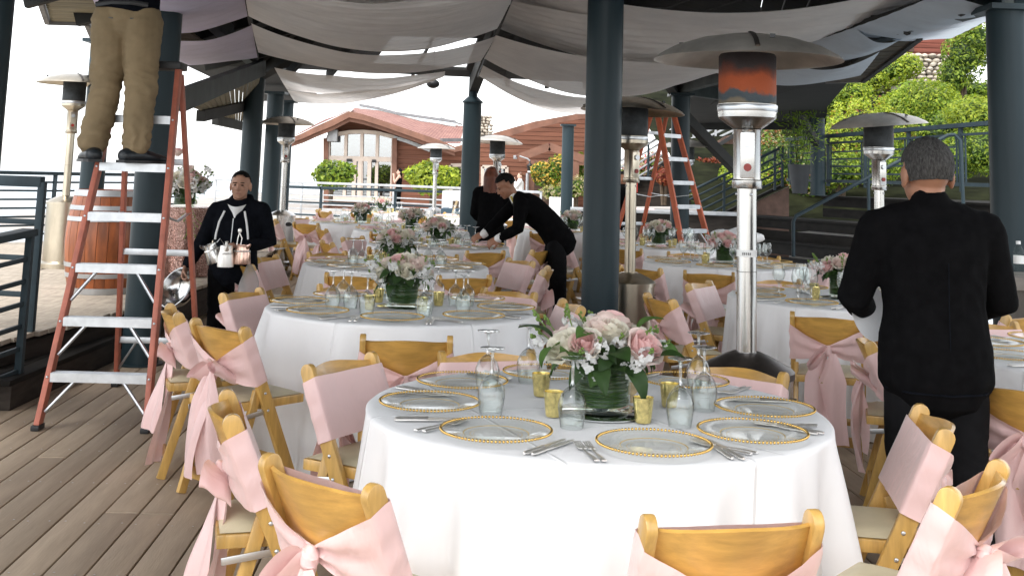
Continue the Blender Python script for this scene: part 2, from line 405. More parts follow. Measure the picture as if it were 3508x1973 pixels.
class MB:
    """collects simple shapes and links them as one mesh"""
    def __init__(s): s.v, s.f, s.mi, s.cur = [], [], [], 0
    def add(s, vs, fs):
        o = len(s.v)
        s.v.extend([tuple(p) for p in vs])
        for f in fs:
            s.f.append(tuple(i + o for i in f)); s.mi.append(s.cur)
        return s
    def box(s, c, size, R=None):
        hx, hy, hz = size[0] / 2, size[1] / 2, size[2] / 2
        P = [V(x * hx, y * hy, z * hz) for z in (-1, 1) for x, y in ((-1, -1), (1, -1), (1, 1), (-1, 1))]
        if R is not None: P = [R @ p for p in P]
        c = V(c)
        return s.add([p + c for p in P], [(3, 2, 1, 0), (4, 5, 6, 7), (0, 1, 5, 4), (1, 2, 6, 5), (2, 3, 7, 6), (3, 0, 4, 7)])
    def beam(s, p0, p1, w, h, up=(0, 0, 1)):
        p0, p1, up = V(p0), V(p1), V(up)
        t = (p1 - p0).normalized()
        sd = t.cross(up)
        if sd.length < 1e-4: sd = t.cross(V(1, 0, 0))
        sd.normalize(); n = sd.cross(t)
        vs = []
        for p in (p0, p1):
            for a, b in ((-1, -1), (1, -1), (1, 1), (-1, 1)):
                vs.append(p + sd * (a * w / 2) + n * (b * h / 2))
        return s.add(vs, [(0, 1, 2, 3), (7, 6, 5, 4), (0, 4, 5, 1), (1, 5, 6, 2), (2, 6, 7, 3), (3, 7, 4, 0)])
    def tube(s, pts, r, n=8, cap=True, side=None, flat=1.0):
        pts = [V(p) for p in pts]; k = len(pts)
        rs = r if isinstance(r, (list, tuple)) else [r] * k
        vs, fs = [], []
        t = (pts[1] - pts[0]).normalized()
        a = V(side) if side is not None else (V(0, 0, 1) if abs(t.z) < 0.9 else V(1, 0, 0))
        for i, p in enumerate(pts):
            if 0 < i < k - 1: t = (pts[i + 1] - pts[i - 1]).normalized()
            elif i == k - 1: t = (pts[i] - pts[i - 1]).normalized()
            a = (a - t * a.dot(t))
            if a.length < 1e-6: a = t.orthogonal()
            a.normalize(); b = t.cross(a)
            ri = rs[i]
            ra, rb = (ri if isinstance(ri, (tuple, list)) else (ri, ri * flat))
            for j in range(n):
                q = 2 * PI * j / n
                vs.append(p + a * (math.cos(q) * ra) + b * (math.sin(q) * rb))
        for i in range(k - 1):
            for j in range(n):
                j2 = (j + 1) % n
                fs.append((i * n + j, i * n + j2, (i + 1) * n + j2, (i + 1) * n + j))
        if cap:
            fs.append(tuple(range(n - 1, -1, -1))); fs.append(tuple((k - 1) * n + j for j in range(n)))
        return s.add(vs, fs)
    def lathe(s, prof, n=24, c=(0, 0, 0), cap0=False, cap1=False):
        vs, fs = [], []
        cx, cy, cz = c
        for r, z in prof:
            for j in range(n):
                q = 2 * PI * j / n
                vs.append((cx + r * math.cos(q), cy + r * math.sin(q), cz + z))
        for i in range(len(prof) - 1):
            for j in range(n):
                j2 = (j + 1) % n
                fs.append((i * n + j, i * n + j2, (i + 1) * n + j2, (i + 1) * n + j))
        if cap0: fs.append(tuple(range(n - 1, -1, -1)))
        if cap1: fs.append(tuple((len(prof) - 1) * n + j for j in range(n)))
        return s.add(vs, fs)
    def grid(s, fn, nu, nv, close_u=False):
        vs = [fn(i / (nu if close_u else nu - 1), j / (nv - 1)) for j in range(nv) for i in range(nu)]
        fs = []
        for j in range(nv - 1):
            for i in range(nu if close_u else nu - 1):
                i2 = (i + 1) % nu
                fs.append((j * nu + i, j * nu + i2, (j + 1) * nu + i2, (j + 1) * nu + i))
        return s.add(vs, fs)
    def ell(s, c, r, nu=12, nv=8, R=None):
        c = V(c); vs, fs = [], []
        for j in range(1, nv):
            th = PI * j / nv
            for i in range(nu):
                q = 2 * PI * i / nu
                p = V(r[0] * math.sin(th) * math.cos(q), r[1] * math.sin(th) * math.sin(q), r[2] * math.cos(th))
                if R is not None: p = R @ p
                vs.append(c + p)
        top, bot = V(0, 0, r[2]), V(0, 0, -r[2])
        if R is not None: top, bot = R @ top, R @ bot
        vs += [c + top, c + bot]
        a, b = len(vs) - 2, len(vs) - 1
        for j in range(nv - 2):
            for i in range(nu):
                i2 = (i + 1) % nu
                fs.append((j * nu + i, (j + 1) * nu + i, (j + 1) * nu + i2, j * nu + i2))
        for i in range(nu):
            i2 = (i + 1) % nu
            fs.append((a, i, i2)); fs.append((b, (nv - 2) * nu + i2, (nv - 2) * nu + i))
        return s.add(vs, fs)
    def prism(s, poly, dz):
        """poly: planar 3D outline; extruded by vector dz"""
        n = len(poly); dz = V(dz)
        vs = [V(p) for p in poly] + [V(p) + dz for p in poly]
        fs = [tuple(range(n - 1, -1, -1)), tuple(range(n, 2 * n))]
        for i in range(n):
            j = (i + 1) % n
            fs.append((i, j, n + j, n + i))
        return s.add(vs, fs)
    def mesh(s, name, m, smooth=True, bevel=0.0, angle=40, uv=None):
        me = bpy.data.meshes.new(name)
        me.from_pydata(s.v, [], s.f)
        for mm in (m if isinstance(m, (list, tuple)) else [m]): me.materials.append(mm)
        if len(me.materials) > 1: me.polygons.foreach_set('material_index', s.mi)
        bm = bmesh.new(); bm.from_mesh(me)
        bmesh.ops.recalc_face_normals(bm, faces=bm.faces)
        if bevel:
            ed = [e for e in bm.edges if len(e.link_faces) == 2 and e.calc_face_angle(0) > 0.6]
            bmesh.ops.bevel(bm, geom=ed, offset=bevel, segments=2, profile=0.6, affect='EDGES', clamp_overlap=True)
        bm.to_mesh(me); bm.free()
        if smooth:
            me.polygons.foreach_set('use_smooth', [True] * len(me.polygons))
            me.set_sharp_from_angle(angle=math.radians(angle))
        me.update()
        return me
    def build(s, name, m, parent=None, smooth=True, bevel=0.0, angle=40, loc=None):
        return link(name, s.mesh(name, m, smooth, bevel, angle), parent, loc)

def link(name, me, parent=None, loc=None, rz=0.0):
    o = bpy.data.objects.new(name, me)
    COL.objects.link(o)
    if parent is not None: o.parent = parent
    if loc is not None: o.location = loc
    if rz: o.rotation_euler = (0, 0, rz)
    return o

def tag(o, label, cat, group=None, kind=None):
    if label: o['label'] = label
    if cat: o['category'] = cat
    if group: o['group'] = group
    if kind: o['kind'] = kind
    return o

def empty(name, loc=(0, 0, 0), rz=0.0):
    o = bpy.data.objects.new(name, None)
    o.empty_display_size = 0.1
    COL.objects.link(o)
    o.location = loc; o.rotation_euler = (0, 0, rz)
    return o

def thing(name, label, cat, loc=(0, 0, 0), rz=0.0, group=None):
    return tag(empty(name, loc, rz), label, cat, group)

def structure(o):
    o['kind'] = 'structure'
    return o

def copy_tree(o, parent=None):
    c = o.copy(); COL.objects.link(c)
    if parent is not None: c.parent = parent
    for ch in list(o.children): copy_tree(ch, c)
    return c

def place(proto, used, loc, rz=0.0, label=None, group=None, scale=None):
    o = proto if not used[0] else copy_tree(proto)
    used[0] = True
    o.location = loc; o.rotation_euler = (0, 0, rz)
    if scale: o.scale = (scale, scale, scale)
    if label: o['label'] = label
    if group: o['group'] = group
    return o

def rotz(a): return Matrix.Rotation(a, 3, 'Z')
def lerp(a, b, t): return a + (b - a) * t
# ------------------------------------------------------------------ sea and hills below the terrace
b = MB(); b.add([(-6000, -300, -60), (6000, -300, -60), (6000, 8000, -60), (-6000, 8000, -60)], [(0, 1, 2, 3)])
structure(b.build('sea', mat('grey_sea', (0.30, 0.34, 0.37), 0.35, var=0.08, vscale=0.004), smooth=False))
def hill_fn(x0, x1, y0, y1, h, seed):
    def fn(u, v):
        x, y = lerp(x0, x1, u), lerp(y0, y1, v)
        e = math.sin(PI * v) * min(1, 5 * u, 5 * (1 - u))
        return (x, y, -61 + e * h * (0.55 + 0.6 * mnoise.noise(V(x * 0.006 + seed, y * 0.004, seed)) + 0.25 * mnoise.noise(V(x * 0.03, y * 0.02, seed))))
    return fn
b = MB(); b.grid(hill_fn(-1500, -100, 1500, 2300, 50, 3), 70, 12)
structure(b.build('hills', mat('haze_tinted_hills', (0.50, 0.55, 0.58), 0.95, var=0.2, vscale=0.01)))  # distance haze is painted into the pale blue-grey of the hills

# ------------------------------------------------------------------ the deck: boards one by one
DX = -0.06                                   # boards lean a little to the left going away
W_B, GAP = 0.146, 0.009
deck = structure(MB().box((0.8, 9.0, -0.075), (8.6, 19.0, 0.07)).build('deck', M['deck_dark'], smooth=False))
board_mesh = {}
def deck_board(xc, y0, y1, m, key, z=0.0, parent=None, dx=DX, w=W_B):
    L = y1 - y0
    k = (key, round(L, 2))
    if k not in board_mesh:
        board_mesh[k] = MB().box((0, 0, -0.016), (w, L, 0.032)).mesh('board', m, bevel=0.004)
    ym = (y0 + y1) / 2
    o = link('board', board_mesh[k], parent, (xc + dx * ym, ym, z - random.uniform(0, 0.002)))
    o.rotation_euler = (0, 0, math.atan(-dx))
    return o
far_b = MB()
screws = MB()
xs = np.arange(-3.05, 4.9, W_B + GAP)
for i, xb in enumerate(xs):
    y = 1.6 - random.choice((0, 0.9, 1.8, 2.7))
    while y < 14.0:
        L = random.choice((3.6, 4.8))
        y1 = min(y + L, 14.0)
        if y1 - y < 0.5: y1 = y + 0.6
        ref = (y + y1) / 2
        deck_board(xb, y + 0.002, y1 - 0.002, M['deck'], 'main', 0.0, deck)
        y = y1
    ym = 17.0
    far_b.box((xb + DX * ym, 17.1, -0.016), (W_B, 6.0, 0.032), rotz(math.atan(-DX)))
    if xb < 1.2:
        for ys in np.arange(2.6, 11, 0.61):
            for s in (-0.045, 0.045):
                x = xb + DX * ys + s + random.uniform(-0.006, 0.006); yy = ys + random.uniform(-0.012, 0.012)
                screws.add([(x + 0.0045 * math.cos(q), yy + 0.0045 * math.sin(q), 0.0012) for q in np.arange(0, 6.2, PI / 3)], [tuple(range(6))])
o = far_b.build('far_boards', M['deck'], deck, smooth=False); o['kind'] = 'stuff'
o = screws.build('screw_heads', M['zinc'], deck, smooth=False); o['kind'] = 'stuff'

# ------------------------------------------------------------------ raised perimeter deck on the left, with its riser and step
RZ = 0.35
raised = structure(MB().prism([(-3.30, 7.45, RZ - 0.05), (-3.06, 9.3, RZ - 0.05), (-3.0, 12.0, RZ - 0.05), (-3.6, 20, RZ - 0.05), (-4.6, 27, RZ - 0.05), (-5.8, 27, RZ - 0.05), (-6.0, 20.5, RZ - 0.05), (-6.9, 16.9, RZ - 0.05), (-9.5, 13.6, RZ - 0.05), (-9.5, 7.45, RZ - 0.05)], (0, 0, -0.25)).build('raised_deck', M['fascia'], smooth=False))
def edge_x(y):   # right edge of the raised deck
    return float(np.interp(y, [7.45, 9.3, 12.0, 20, 27], [-3.30, -3.06, -3.0, -3.6, -4.6]))
def out_x(y):
    return float(np.interp(y, [7.45, 13.6, 16.9, 20.5, 27], [-9.5, -9.5, -6.9, -6.0, -5.8]))
# boards run across the terrace
yb = 7.5
A = 0.20
while yb < 27:
    x1, x0 = edge_x(yb), out_x(yb)
    cut = lerp(x0, x1, random.uniform(0.3, 0.7))
    for a, c in ((x0, cut), (cut, x1)):
        k = ('rd', round(c - a, 1))
        L = round(c - a, 1)
        if k not in board_mesh:
            board_mesh[k] = MB().box((0, 0, -0.016), (L - 0.004, W_B, 0.032)).mesh('board', M['deck_pale'], bevel=0.004)
        o = link('board', board_mesh[k], raised, ((a + c) / 2, yb, RZ - random.uniform(0, 0.002)))
    yb += W_B + GAP
st = thing('deck_step', 'low dark wooden step box against the riser of the raised deck', 'step', (-3.16, 8.1, 0))
MB().box((0, 0, 0.075), (0.30, 1.9, 0.15)).build('riser', M['fascia'], st, bevel=0.006)
for k in range(2):
    MB().box((-0.075 + 0.155 * k, 0, 0.168), (0.146, 1.98, 0.034)).build('tread_board', M['stepwood'], st, bevel=0.005)

# ------------------------------------------------------------------ columns
col_protos = {}
def column(x, y, z0, h, r, label, cap='plate', n=28):
    c = thing('round_column', label, 'column', (x, y, z0), group='slate blue steel columns of the pavilion')
    body = MB().lathe([(r, 0), (r, h)], n, cap0=True, cap1=True)
    body.build('shaft', M['steel_blue'], c)
    MB().lathe([(r + 0.035, 0.0), (r + 0.035, 0.012), (r + 0.002, 0.014)], n, cap0=True).build('base_plate', M['steel_blue'], c)
    if cap == 'neck':
        MB().lathe([(r + 0.02, h), (r + 0.02, h + 0.02), (r * 0.5, h + 0.10), (r * 0.45, h + 0.5)], 18, cap0=True, cap1=True).build('neck', M['steel_blue'], c)
    else:
        MB().box((0, 0, h + 0.02), (2.6 * r, 2.6 * r, 0.04)).build('cap_plate', M['steel_blue'], c)
        for s in ((-1, 1) if y < 9.5 and x > 0 else ()):
            MB().box((s * 0.09, 0, h + 0.14), (0.02, 2.2 * r, 0.24)).build('bracket', M['steel_blue'], c)
    return c
column(-2.79, 8.93, 0, 3.28, 0.14, 'thick blue column right behind the ladder with the man on it')
column(0.72, 8.6, 0, 4.15, 0.14, 'thick blue column standing in the middle between the tables')
column(3.56, 8.0, 0, 2.80, 0.14, 'thick dark column at the far right behind the older man')
column(-3.33, 7.1, 0.0, 3.1, 0.14, 'blue column cut off by the left edge of the photo')
column(-3.64, 16.0, RZ, 2.55, 0.14, 'blue column directly behind the man in the black hooded top')
column(-3.96, 19.0, RZ, 2.42, 0.14, 'second blue column of the left row of three')
column(-4.17, 21.0, RZ, 2.40, 0.14, 'third and farthest blue column of the left row of three')
column(-0.57, 17.3, 0, 2.62, 0.14, 'blue column with a narrow neck behind the red haired woman', 'neck')
column(1.42, 27.0, 0, 2.75, 0.14, 'slim far blue column in front of the porch')
column(2.59, 17.0, 0, 2.80, 0.14, 'blue column behind the orange ladder')
column(6.03, 22.0, 1.33, 1.75, 0.14, 'dark column beside the planter at the head of the steps')
column(-4.9, 13.4, RZ, 2.6, 0.14, 'pale blue column beside the wine barrel behind the man on the ladder')

# ------------------------------------------------------------------ pavilion roof: boarding, beams, soffits
roof = thing('pavilion_roof', 'dark timber pavilion roof above the hanging drapes', 'roof', (0, 0, 0))
RIDGE_X, RIDGE_Z, EAVE_Z = 0.3, 4.4, 3.0
def facet(a, c, r0, r1, n, hole=None, name='roof_board'):
    """boards running along the eave a-c, stacked up to the ridge edge r0-r1; hole = (s0, s1, t0, t1)"""
    a, c, r0, r1 = V(a), V(c), V(r0), V(r1)
    def P_(s_, t_): return a.lerp(c, s_).lerp(r0.lerp(r1, s_), t_)
    for k in range(n):
        t0, t1 = k / n, (k + 1) / n - 0.004
        spans = [(0, 1)]
        if hole and hole[2] < (t0 + t1) / 2 < hole[3]: spans = [(0, hole[0]), (hole[1], 1)]
        for s0, s1 in spans:
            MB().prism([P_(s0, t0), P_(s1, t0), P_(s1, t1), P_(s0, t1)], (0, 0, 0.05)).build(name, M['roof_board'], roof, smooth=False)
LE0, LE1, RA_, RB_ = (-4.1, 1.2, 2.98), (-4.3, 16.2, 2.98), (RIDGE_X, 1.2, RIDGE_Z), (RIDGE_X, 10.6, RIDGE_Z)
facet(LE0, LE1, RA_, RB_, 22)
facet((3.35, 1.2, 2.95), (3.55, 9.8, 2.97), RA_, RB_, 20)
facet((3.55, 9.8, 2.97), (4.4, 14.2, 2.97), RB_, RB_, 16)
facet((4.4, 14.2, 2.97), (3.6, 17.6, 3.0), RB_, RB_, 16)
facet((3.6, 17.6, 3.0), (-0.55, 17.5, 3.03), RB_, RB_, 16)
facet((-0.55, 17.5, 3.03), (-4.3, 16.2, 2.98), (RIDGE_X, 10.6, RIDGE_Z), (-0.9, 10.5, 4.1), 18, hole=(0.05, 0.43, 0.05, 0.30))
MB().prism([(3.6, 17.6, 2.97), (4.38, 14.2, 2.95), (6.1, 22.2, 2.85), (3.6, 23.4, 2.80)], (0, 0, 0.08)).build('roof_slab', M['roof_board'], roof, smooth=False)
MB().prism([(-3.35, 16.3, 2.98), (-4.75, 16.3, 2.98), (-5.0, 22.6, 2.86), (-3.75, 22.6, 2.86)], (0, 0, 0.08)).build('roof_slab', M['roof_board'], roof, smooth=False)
def rafter(a, c, w=0.08, h=0.16, name='rafter'):
    MB().beam(V(a) - V(0, 0, h * .6), V(c) - V(0, 0, h * .6), w, h).build(name, M['beam_dark'], roof, smooth=False)
for yr in np.arange(1.4, 16, 1.15):
    rafter((-4.15, yr, 2.98), (RIDGE_X if yr < 10.6 else lerp(RIDGE_X, -4.0, (yr - 10.6) / 5.6), yr, RIDGE_Z if yr < 10.6 else lerp(RIDGE_Z, 2.98, (yr - 10.6) / 5.6)))
    if yr < 9.6: rafter((3.4, yr, 2.98), (RIDGE_X, yr, RIDGE_Z))
for t in (.12, .27, .42, .745):
    rafter(V(-4.3, 16.2, 2.98).lerp(V(-.55, 17.5, 3.03), t), V(-0.9, 10.5, 4.1).lerp(V(*RB_), t), 0.07 if t < .5 else .035, 0.12 if t < .5 else .04)
    rafter(V(-.55, 17.5, 3.03).lerp(V(3.6, 17.6, 3.0), t), V(*RB_), 0.07, 0.12)
rafter((RIDGE_X, 1.2, RIDGE_Z), RB_, 0.14, 0.3, 'ridge_beam')
rafter((-0.57, 17.4, 3.03), RB_, 0.14, 0.24, 'hip_beam')
rafter((2.6, 17.3, 3.0), RB_, 0.14, 0.24, 'hip_beam')
rafter((-3.64, 16.1, 3.02), RB_, 0.14, 0.24, 'hip_beam')
# eave beams over the column rows
for a, c in (((-3.3, 7.0, 2.98), (-2.79, 8.93, 3.02)), ((-2.79, 8.93, 3.06), (-3.64, 16.0, 3.02)), ((3.56, 8.0, 2.93), (2.59, 17.0, 2.95)), ((2.59, 17.0, 2.93), (6.03, 22.0, 3.0)), ((-2.79, 8.93, 3.1), (0.72, 8.6, 3.12))):
    MB().beam(a, c, 0.12, 0.2).build('eave_beam', M['beam_green'], roof, smooth=False)
# braces seen against the far dark gable
MB().beam((2.59, 17.0, 2.55), (3.7, 18.4, 1.75), 0.12, 0.16).build('brace', M['beam_dark'], roof, smooth=False)
MB().beam((6.03, 22.0, 2.3), (5.2, 20.6, 3.0), 0.12, 0.16).build('brace', M['beam_dark'], roof, smooth=False)
# near left soffit, boards one by one
sof = thing('boarded_soffit', 'greyed board soffit of the roof edge at the upper left above the sea', 'soffit', (0, 0, 0))
S = [(-3.48, 7.90, 2.77), (-3.65, 8.40, 2.73), (-4.71, 11.30, 2.72), (-4.31, 11.30, 2.69), (-4.95, 13.30, 2.64), (-4.40, 13.30, 2.64), (-2.62, 7.60, 2.80)]
ZS = 2.93
def soff_x(y):
    ys = [7.0, 8.4, 11.3, 11.31, 13.3]; x0 = [S[0][0], S[1][0], S[2][0], S[3][0], S[4][0]]
    return float(np.interp(y, ys, x0))
yb = 7.0
while yb < 13.25:
    xa, xb = soff_x(yb) + 0.03, -2.95 - 0.1 * (yb - 7)
    MB().box(((xa + xb) / 2, yb + 0.066, ZS + 0.012 - random.uniform(0, .003)), (abs(xb - xa), 0.126, 0.024)).build('board', M['soffit'], sof, bevel=0.004)
    yb += 0.137
for a, c in ((S[1], S[2]), (S[2], S[3]), (S[3], S[4])):
    MB().beam((a[0], a[1], ZS + 0.02), (c[0], c[1], ZS + 0.02), 0.045, 0.11).build('fascia_trim', M['trim_grey'], sof, smooth=False)
# soffit behind the first column, beyond its eave beam
sof2 = thing('eave_soffit', 'boarded eave soffit with dark beams left of the hooded man', 'soffit', (0, 0, 0))
E0, E1, E2, E3, E4 = (-7.37, 25.19, 2.95), (-3.57, 16.09, 2.95), (-4.25, 19.35, 2.80), (-6.82, 28.92, 2.62), (-6.22, 23.56, 2.62)
MB().beam((-2.99, 10.20, 2.11), (-3.31, 14.90, 2.85), 0.10, 0.20).build('edge_beam', M['beam_green'], sof2, smooth=False)
for k in range(14):
    t0, t1 = k / 14 + 0.004, (k + 1) / 14 - 0.004
    def pt(t, s):
        a = V((-3.04, 10.40, 2.09)).lerp(V((-4.29, 16.50, 2.26)), s).lerp(V((-3.38, 15.20, 2.80)).lerp(V((-4.51, 19.50, 2.25)), s), t)
        return a
    MB().prism([pt(t0, 0), pt(t1, 0), pt(t1, 1), pt(t0, 1)], (0, 0, 0.025)).build('board', M['soffit'], sof2, smooth=False)
for s in (0.45, 0.97):
    MB().beam(pt(0, s) - V(0, 0, 0.06), pt(1, s) - V(0, 0, 0.06), 0.10, 0.13).build('purlin', M['beam_dark'], sof2, smooth=False)

# right dark gable underside and its edge boards
sof3 = thing('right_roof_edge', 'dark roof edge running up to the right column above the shrubs', 'soffit', (0, 0, 0))
q_ = [V((3.39, 10.02, 2.86)), V((3.63, 9.91, 2.86)), V((4.48, 14.23, 2.86)), V((4.10, 14.55, 2.86))]
for k in range(12):
    t0, t1 = k / 12, (k + 1) / 12 - 0.01
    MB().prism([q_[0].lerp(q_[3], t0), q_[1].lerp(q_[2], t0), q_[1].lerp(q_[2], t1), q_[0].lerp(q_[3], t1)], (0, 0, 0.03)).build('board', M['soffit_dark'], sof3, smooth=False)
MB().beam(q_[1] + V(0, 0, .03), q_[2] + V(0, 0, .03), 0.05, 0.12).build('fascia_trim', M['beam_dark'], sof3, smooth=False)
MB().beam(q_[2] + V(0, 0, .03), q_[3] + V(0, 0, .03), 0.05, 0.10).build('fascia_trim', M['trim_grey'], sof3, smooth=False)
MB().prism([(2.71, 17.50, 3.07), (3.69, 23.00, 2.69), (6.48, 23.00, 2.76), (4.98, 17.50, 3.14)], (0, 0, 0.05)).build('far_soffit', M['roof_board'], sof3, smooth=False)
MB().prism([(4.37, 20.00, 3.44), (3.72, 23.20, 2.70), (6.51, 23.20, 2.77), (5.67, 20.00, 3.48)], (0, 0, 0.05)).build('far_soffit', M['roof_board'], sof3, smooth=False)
MB().beam((3.65, 23.00, 2.64), (6.19, 22.50, 2.70), 0.1, 0.14).build('far_eave_beam', M['beam_dark'], sof3, smooth=False)
sp = thing('ceiling_lamp', 'small dark round lamp hanging where the drapes meet', 'lamp', (-1.17, 17.00, 2.87))
MB().ell((0, 0, 0), (0.10, 0.10, 0.07)).build('lamp_shade', M['black_plastic'], sp)
MB().tube([(0, 0, 0.05), (0, 0, 0.5)], 0.008).build('cord', M['black_plastic'], sp)

# ------------------------------------------------------------------ drapes
def drape(name, a0, a1, b0, b1, sag0, sag1, m, label, seed, nu=48, nv=40, ripple=0.012, folds=3, pinch=0.0):
    a0, a1, b0, b1 = V(a0), V(a1), V(b0), V(b1)
    def fn(u, v):
        p = a0.lerp(a1, v).lerp(b0.lerp(b1, v), u)
        s = lerp(sag0, sag1, v)
        e = 4 * u * (1 - u)
        z = -s * e
        z += -ripple * e * (0.5 + 0.5 * math.sin(folds * 2 * PI * v + seed + 1.3 * math.sin(3 * u + seed)))
        z += -ripple * 0.5 * math.sin(folds * 5.3 * PI * v + 2 * seed + 2.0 * math.sin(2.2 * u + seed)) * (0.3 + e)
        z += 0.03 * e * mnoise.noise(V(u * 3, v * 4, seed))
        z -= 0.03 * math.sin(PI * v) * (0.3 + 0.7 * e)
        return p + V(0, 0, z)
    bm_ = MB(); bm_.grid(fn, nu, nv)
    o = bm_.build(name, m, smooth=True, angle=180)
    return tag(o, label, 'drape', 'swags of sheer fabric under the roof')
D = [
 ((-1.88, 7.55, 2.90), (-2.03, 8.29, 2.90), (0.05, 7.52, 2.90), (0.01, 8.36, 2.90), 0.22, 0.20, 'drape', 'uppermost pale swag at the top edge between the two middle wires'),
 ((-1.94, 7.86, 2.90), (-2.13, 8.77, 2.90), (0.02, 7.68, 2.90), (-0.02, 9.00, 2.90), 0.18, 0.22, 'drape', 'beige swag second from the top between the two middle wires'),
 ((-2.02, 8.29, 2.90), (-2.42, 10.21, 2.90), (0.01, 8.45, 2.90), (-0.14, 10.54, 2.90), 0.20, 0.26, 'drape', 'wide grey swag crossing above the dark slit and bright skylight'),
 ((-2.51, 10.72, 2.90), (-3.04, 13.44, 2.90), (-0.16, 11.12, 2.90), (-0.37, 13.66, 2.90), 0.24, 0.18, 'drape', 'long taupe swag below the skylight between column tops'),
 ((-3.16, 14.96, 2.86), (-3.73, 18.77, 2.84), (-0.86, 14.71, 2.86), (-0.91, 15.38, 2.86), 0.10, 0.14, 'drape', 'gathered swag tapering to the ceiling lamp'),
 ((-3.63, 18.29, 2.80), (-4.06, 21.28, 2.78), (-0.86, 14.79, 2.82), (-0.93, 15.01, 2.80), 0.13, 0.14, 'drape', 'lowest thin white swag above the red roofed house'),
 ((0.03, 9.91, 3.30), (-0.06, 11.62, 3.30), (3.27, 8.06, 3.10), (3.63, 9.74, 3.10), 0.31, 0.25, 'drape', 'broad swag behind the top of the middle column'),
 ((-0.05, 10.71, 3.20), (-0.15, 11.65, 3.05), (3.44, 9.05, 3.05), (3.05, 10.91, 2.95), 0.20, 0.31, 'drape', 'swag passing behind the big heater reflector'),
 ((-0.16, 11.06, 2.90), (-0.32, 13.32, 2.90), (2.96, 10.52, 2.90), (2.43, 15.08, 2.90), 0.24, 0.34, 'drape', 'low grey swag ending at the column behind the orange ladder'),
 ((-0.35, 13.95, 2.88), (-0.43, 15.27, 2.86), (1.80, 16.01, 2.75), (1.45, 21.73, 2.75), 0.20, 0.14, 'drape', 'thin see-through swag folds right of the necked column'),
 ((3.03, 7.78, 2.90), (2.97, 9.99, 2.90), (3.73, 8.19, 2.90), (3.98, 10.10, 2.88), 0.05, 0.04, 'drape_blue', 'bluish swag at the upper right corner by the right column'),
 ((2.99, 9.71, 2.90), (2.77, 11.90, 2.90), (3.51, 9.81, 2.88), (3.61, 11.00, 2.86), 0.10, 0.09, 'drape_blue', 'bluish swag right of the big heater'),
 ((2.73, 11.73, 2.88), (2.50, 13.90, 2.88), (3.49, 10.56, 2.80), (4.04, 12.91, 2.80), 0.16, 0.12, 'drape_blue', 'lowest bluish swag above the dark gable right of the heater'),
 ((-3.15, 8.07, 2.90), (-3.91, 10.59, 2.90), (-1.94, 7.86, 2.90), (-2.43, 10.22, 2.90), 0.14, 0.14, 'drape_lilac', 'upper lilac swag beside the man on the ladder'),
 ((-4.05, 11.14, 2.90), (-5.08, 14.84, 2.90), (-2.53, 10.84, 2.90), (-3.19, 14.08, 2.90), 0.18, 0.07, 'drape_lilac', 'lower lilac swag beside the man on the ladder'),
]
for i, (a0, a1, b0, b1, s0, s1, mk, lab) in enumerate(D):
    drape('hanging_drape', a0, a1, b0, b1, s0, s1, M[mk], lab, i * 1.7 + 0.4)
for i, (p0, p1, lab) in enumerate((((-1.82, 7.28, 2.93), (-3.57, 15.88, 2.93), 'dark wire carrying the drapes at the left'), ((0.09, 6.98, 2.93), (-0.45, 15.95, 2.92), 'dark wire carrying the drapes down to the necked column'), ((3.24, 7.59, 2.93), (2.47, 15.54, 2.93), 'dark wire carrying the drapes at the right'))):
    tag(MB().beam(p0, p1, 0.035, 0.05).build('drape_wire', M['beam_dark'], smooth=False), lab, 'wire')

# ------------------------------------------------------------------ railings
def rail_run(name, label, pts, zs, post_h, top_w=0.09, top_h=0.05, bar=0.022, post=0.05, post_at=None, group=None, m='rail_paint'):
    """pts: floor points of the run; zs: heights of the bars; a post at each point"""
    t = thing(name, label, 'railing', pts[0], group=group)
    o0 = V(pts[0])
    for p in pts:
        p = V(p) - o0
        MB().beam(p, p + V(0, 0, post_h), post, post).build('post', M[m], t, bevel=0.004)
    for a, c in zip(pts[:-1], pts[1:]):
        a, c = V(a) - o0, V(c) - o0
        MB().beam(a + V(0, 0, post_h), c + V(0, 0, post_h), top_w, top_h).build('top_rail', M[m], t, bevel=0.006)
        for z in zs:
            MB().beam(a + V(0, 0, z), c + V(0, 0, z), bar, bar * 1.3).build('bar', M[m], t, bevel=0.003)
    return t
rail_run('terrace_railing', 'blue terrace railing with thin bars along the sea behind the barrel', [(-9.3, 13.7, RZ), (-7.9, 15.2, RZ), (-6.75, 16.95, RZ), (-6.2, 19.0, RZ), (-5.85, 20.9, RZ)], [0.12 + 0.125 * k for k in range(7)], 1.0)
rail_run('near_railing', 'blue post and rail fence with wide cap at the left edge', [(-3.07, 7.38, 0.12), (-3.32, 6.3, 0.02)], [0.08, 0.22, 0.36, 0.50, 0.64, 0.78], 0.95, top_w=0.12, top_h=0.045, bar=0.022, post=0.045)
rail_run('landing_railing', 'upper blue railing with a thick top rail at the left edge', [(-3.28, 8.02, RZ), (-4.7, 8.3, RZ)], [0.25, 0.50, 0.75], 1.03, top_w=0.06, top_h=0.075, bar=0.028, post=0.05)
rail_run('far_railing', 'dark railing with long bars behind the farthest tables', [(-5.6, 26.5, 0.0), (-4.25, 26.0, 0), (-2.55, 26.0, 0), (-1.1, 25.8, 0), (0.55, 25.6, 0)], [0.2, 0.5, 0.78], 1.12, top_w=0.16, top_h=0.06, bar=0.03, post=0.06)
rail_run('curved_grey_railing', 'pale grey railing curving behind the dark one before the house', [(-9.5, 37, 0.0), (-6.5, 36, 0.0), (-3.5, 35, 0.0), (-1.2, 33.5, 0.0), (-0.3, 31.5, 0.0), (0.9, 30.0, 0.0)], [0.15, 0.3, 0.45, 0.6, 0.75], 1.12, top_w=0.1, top_h=0.07, bar=0.03, post=0.06, m='hoop')

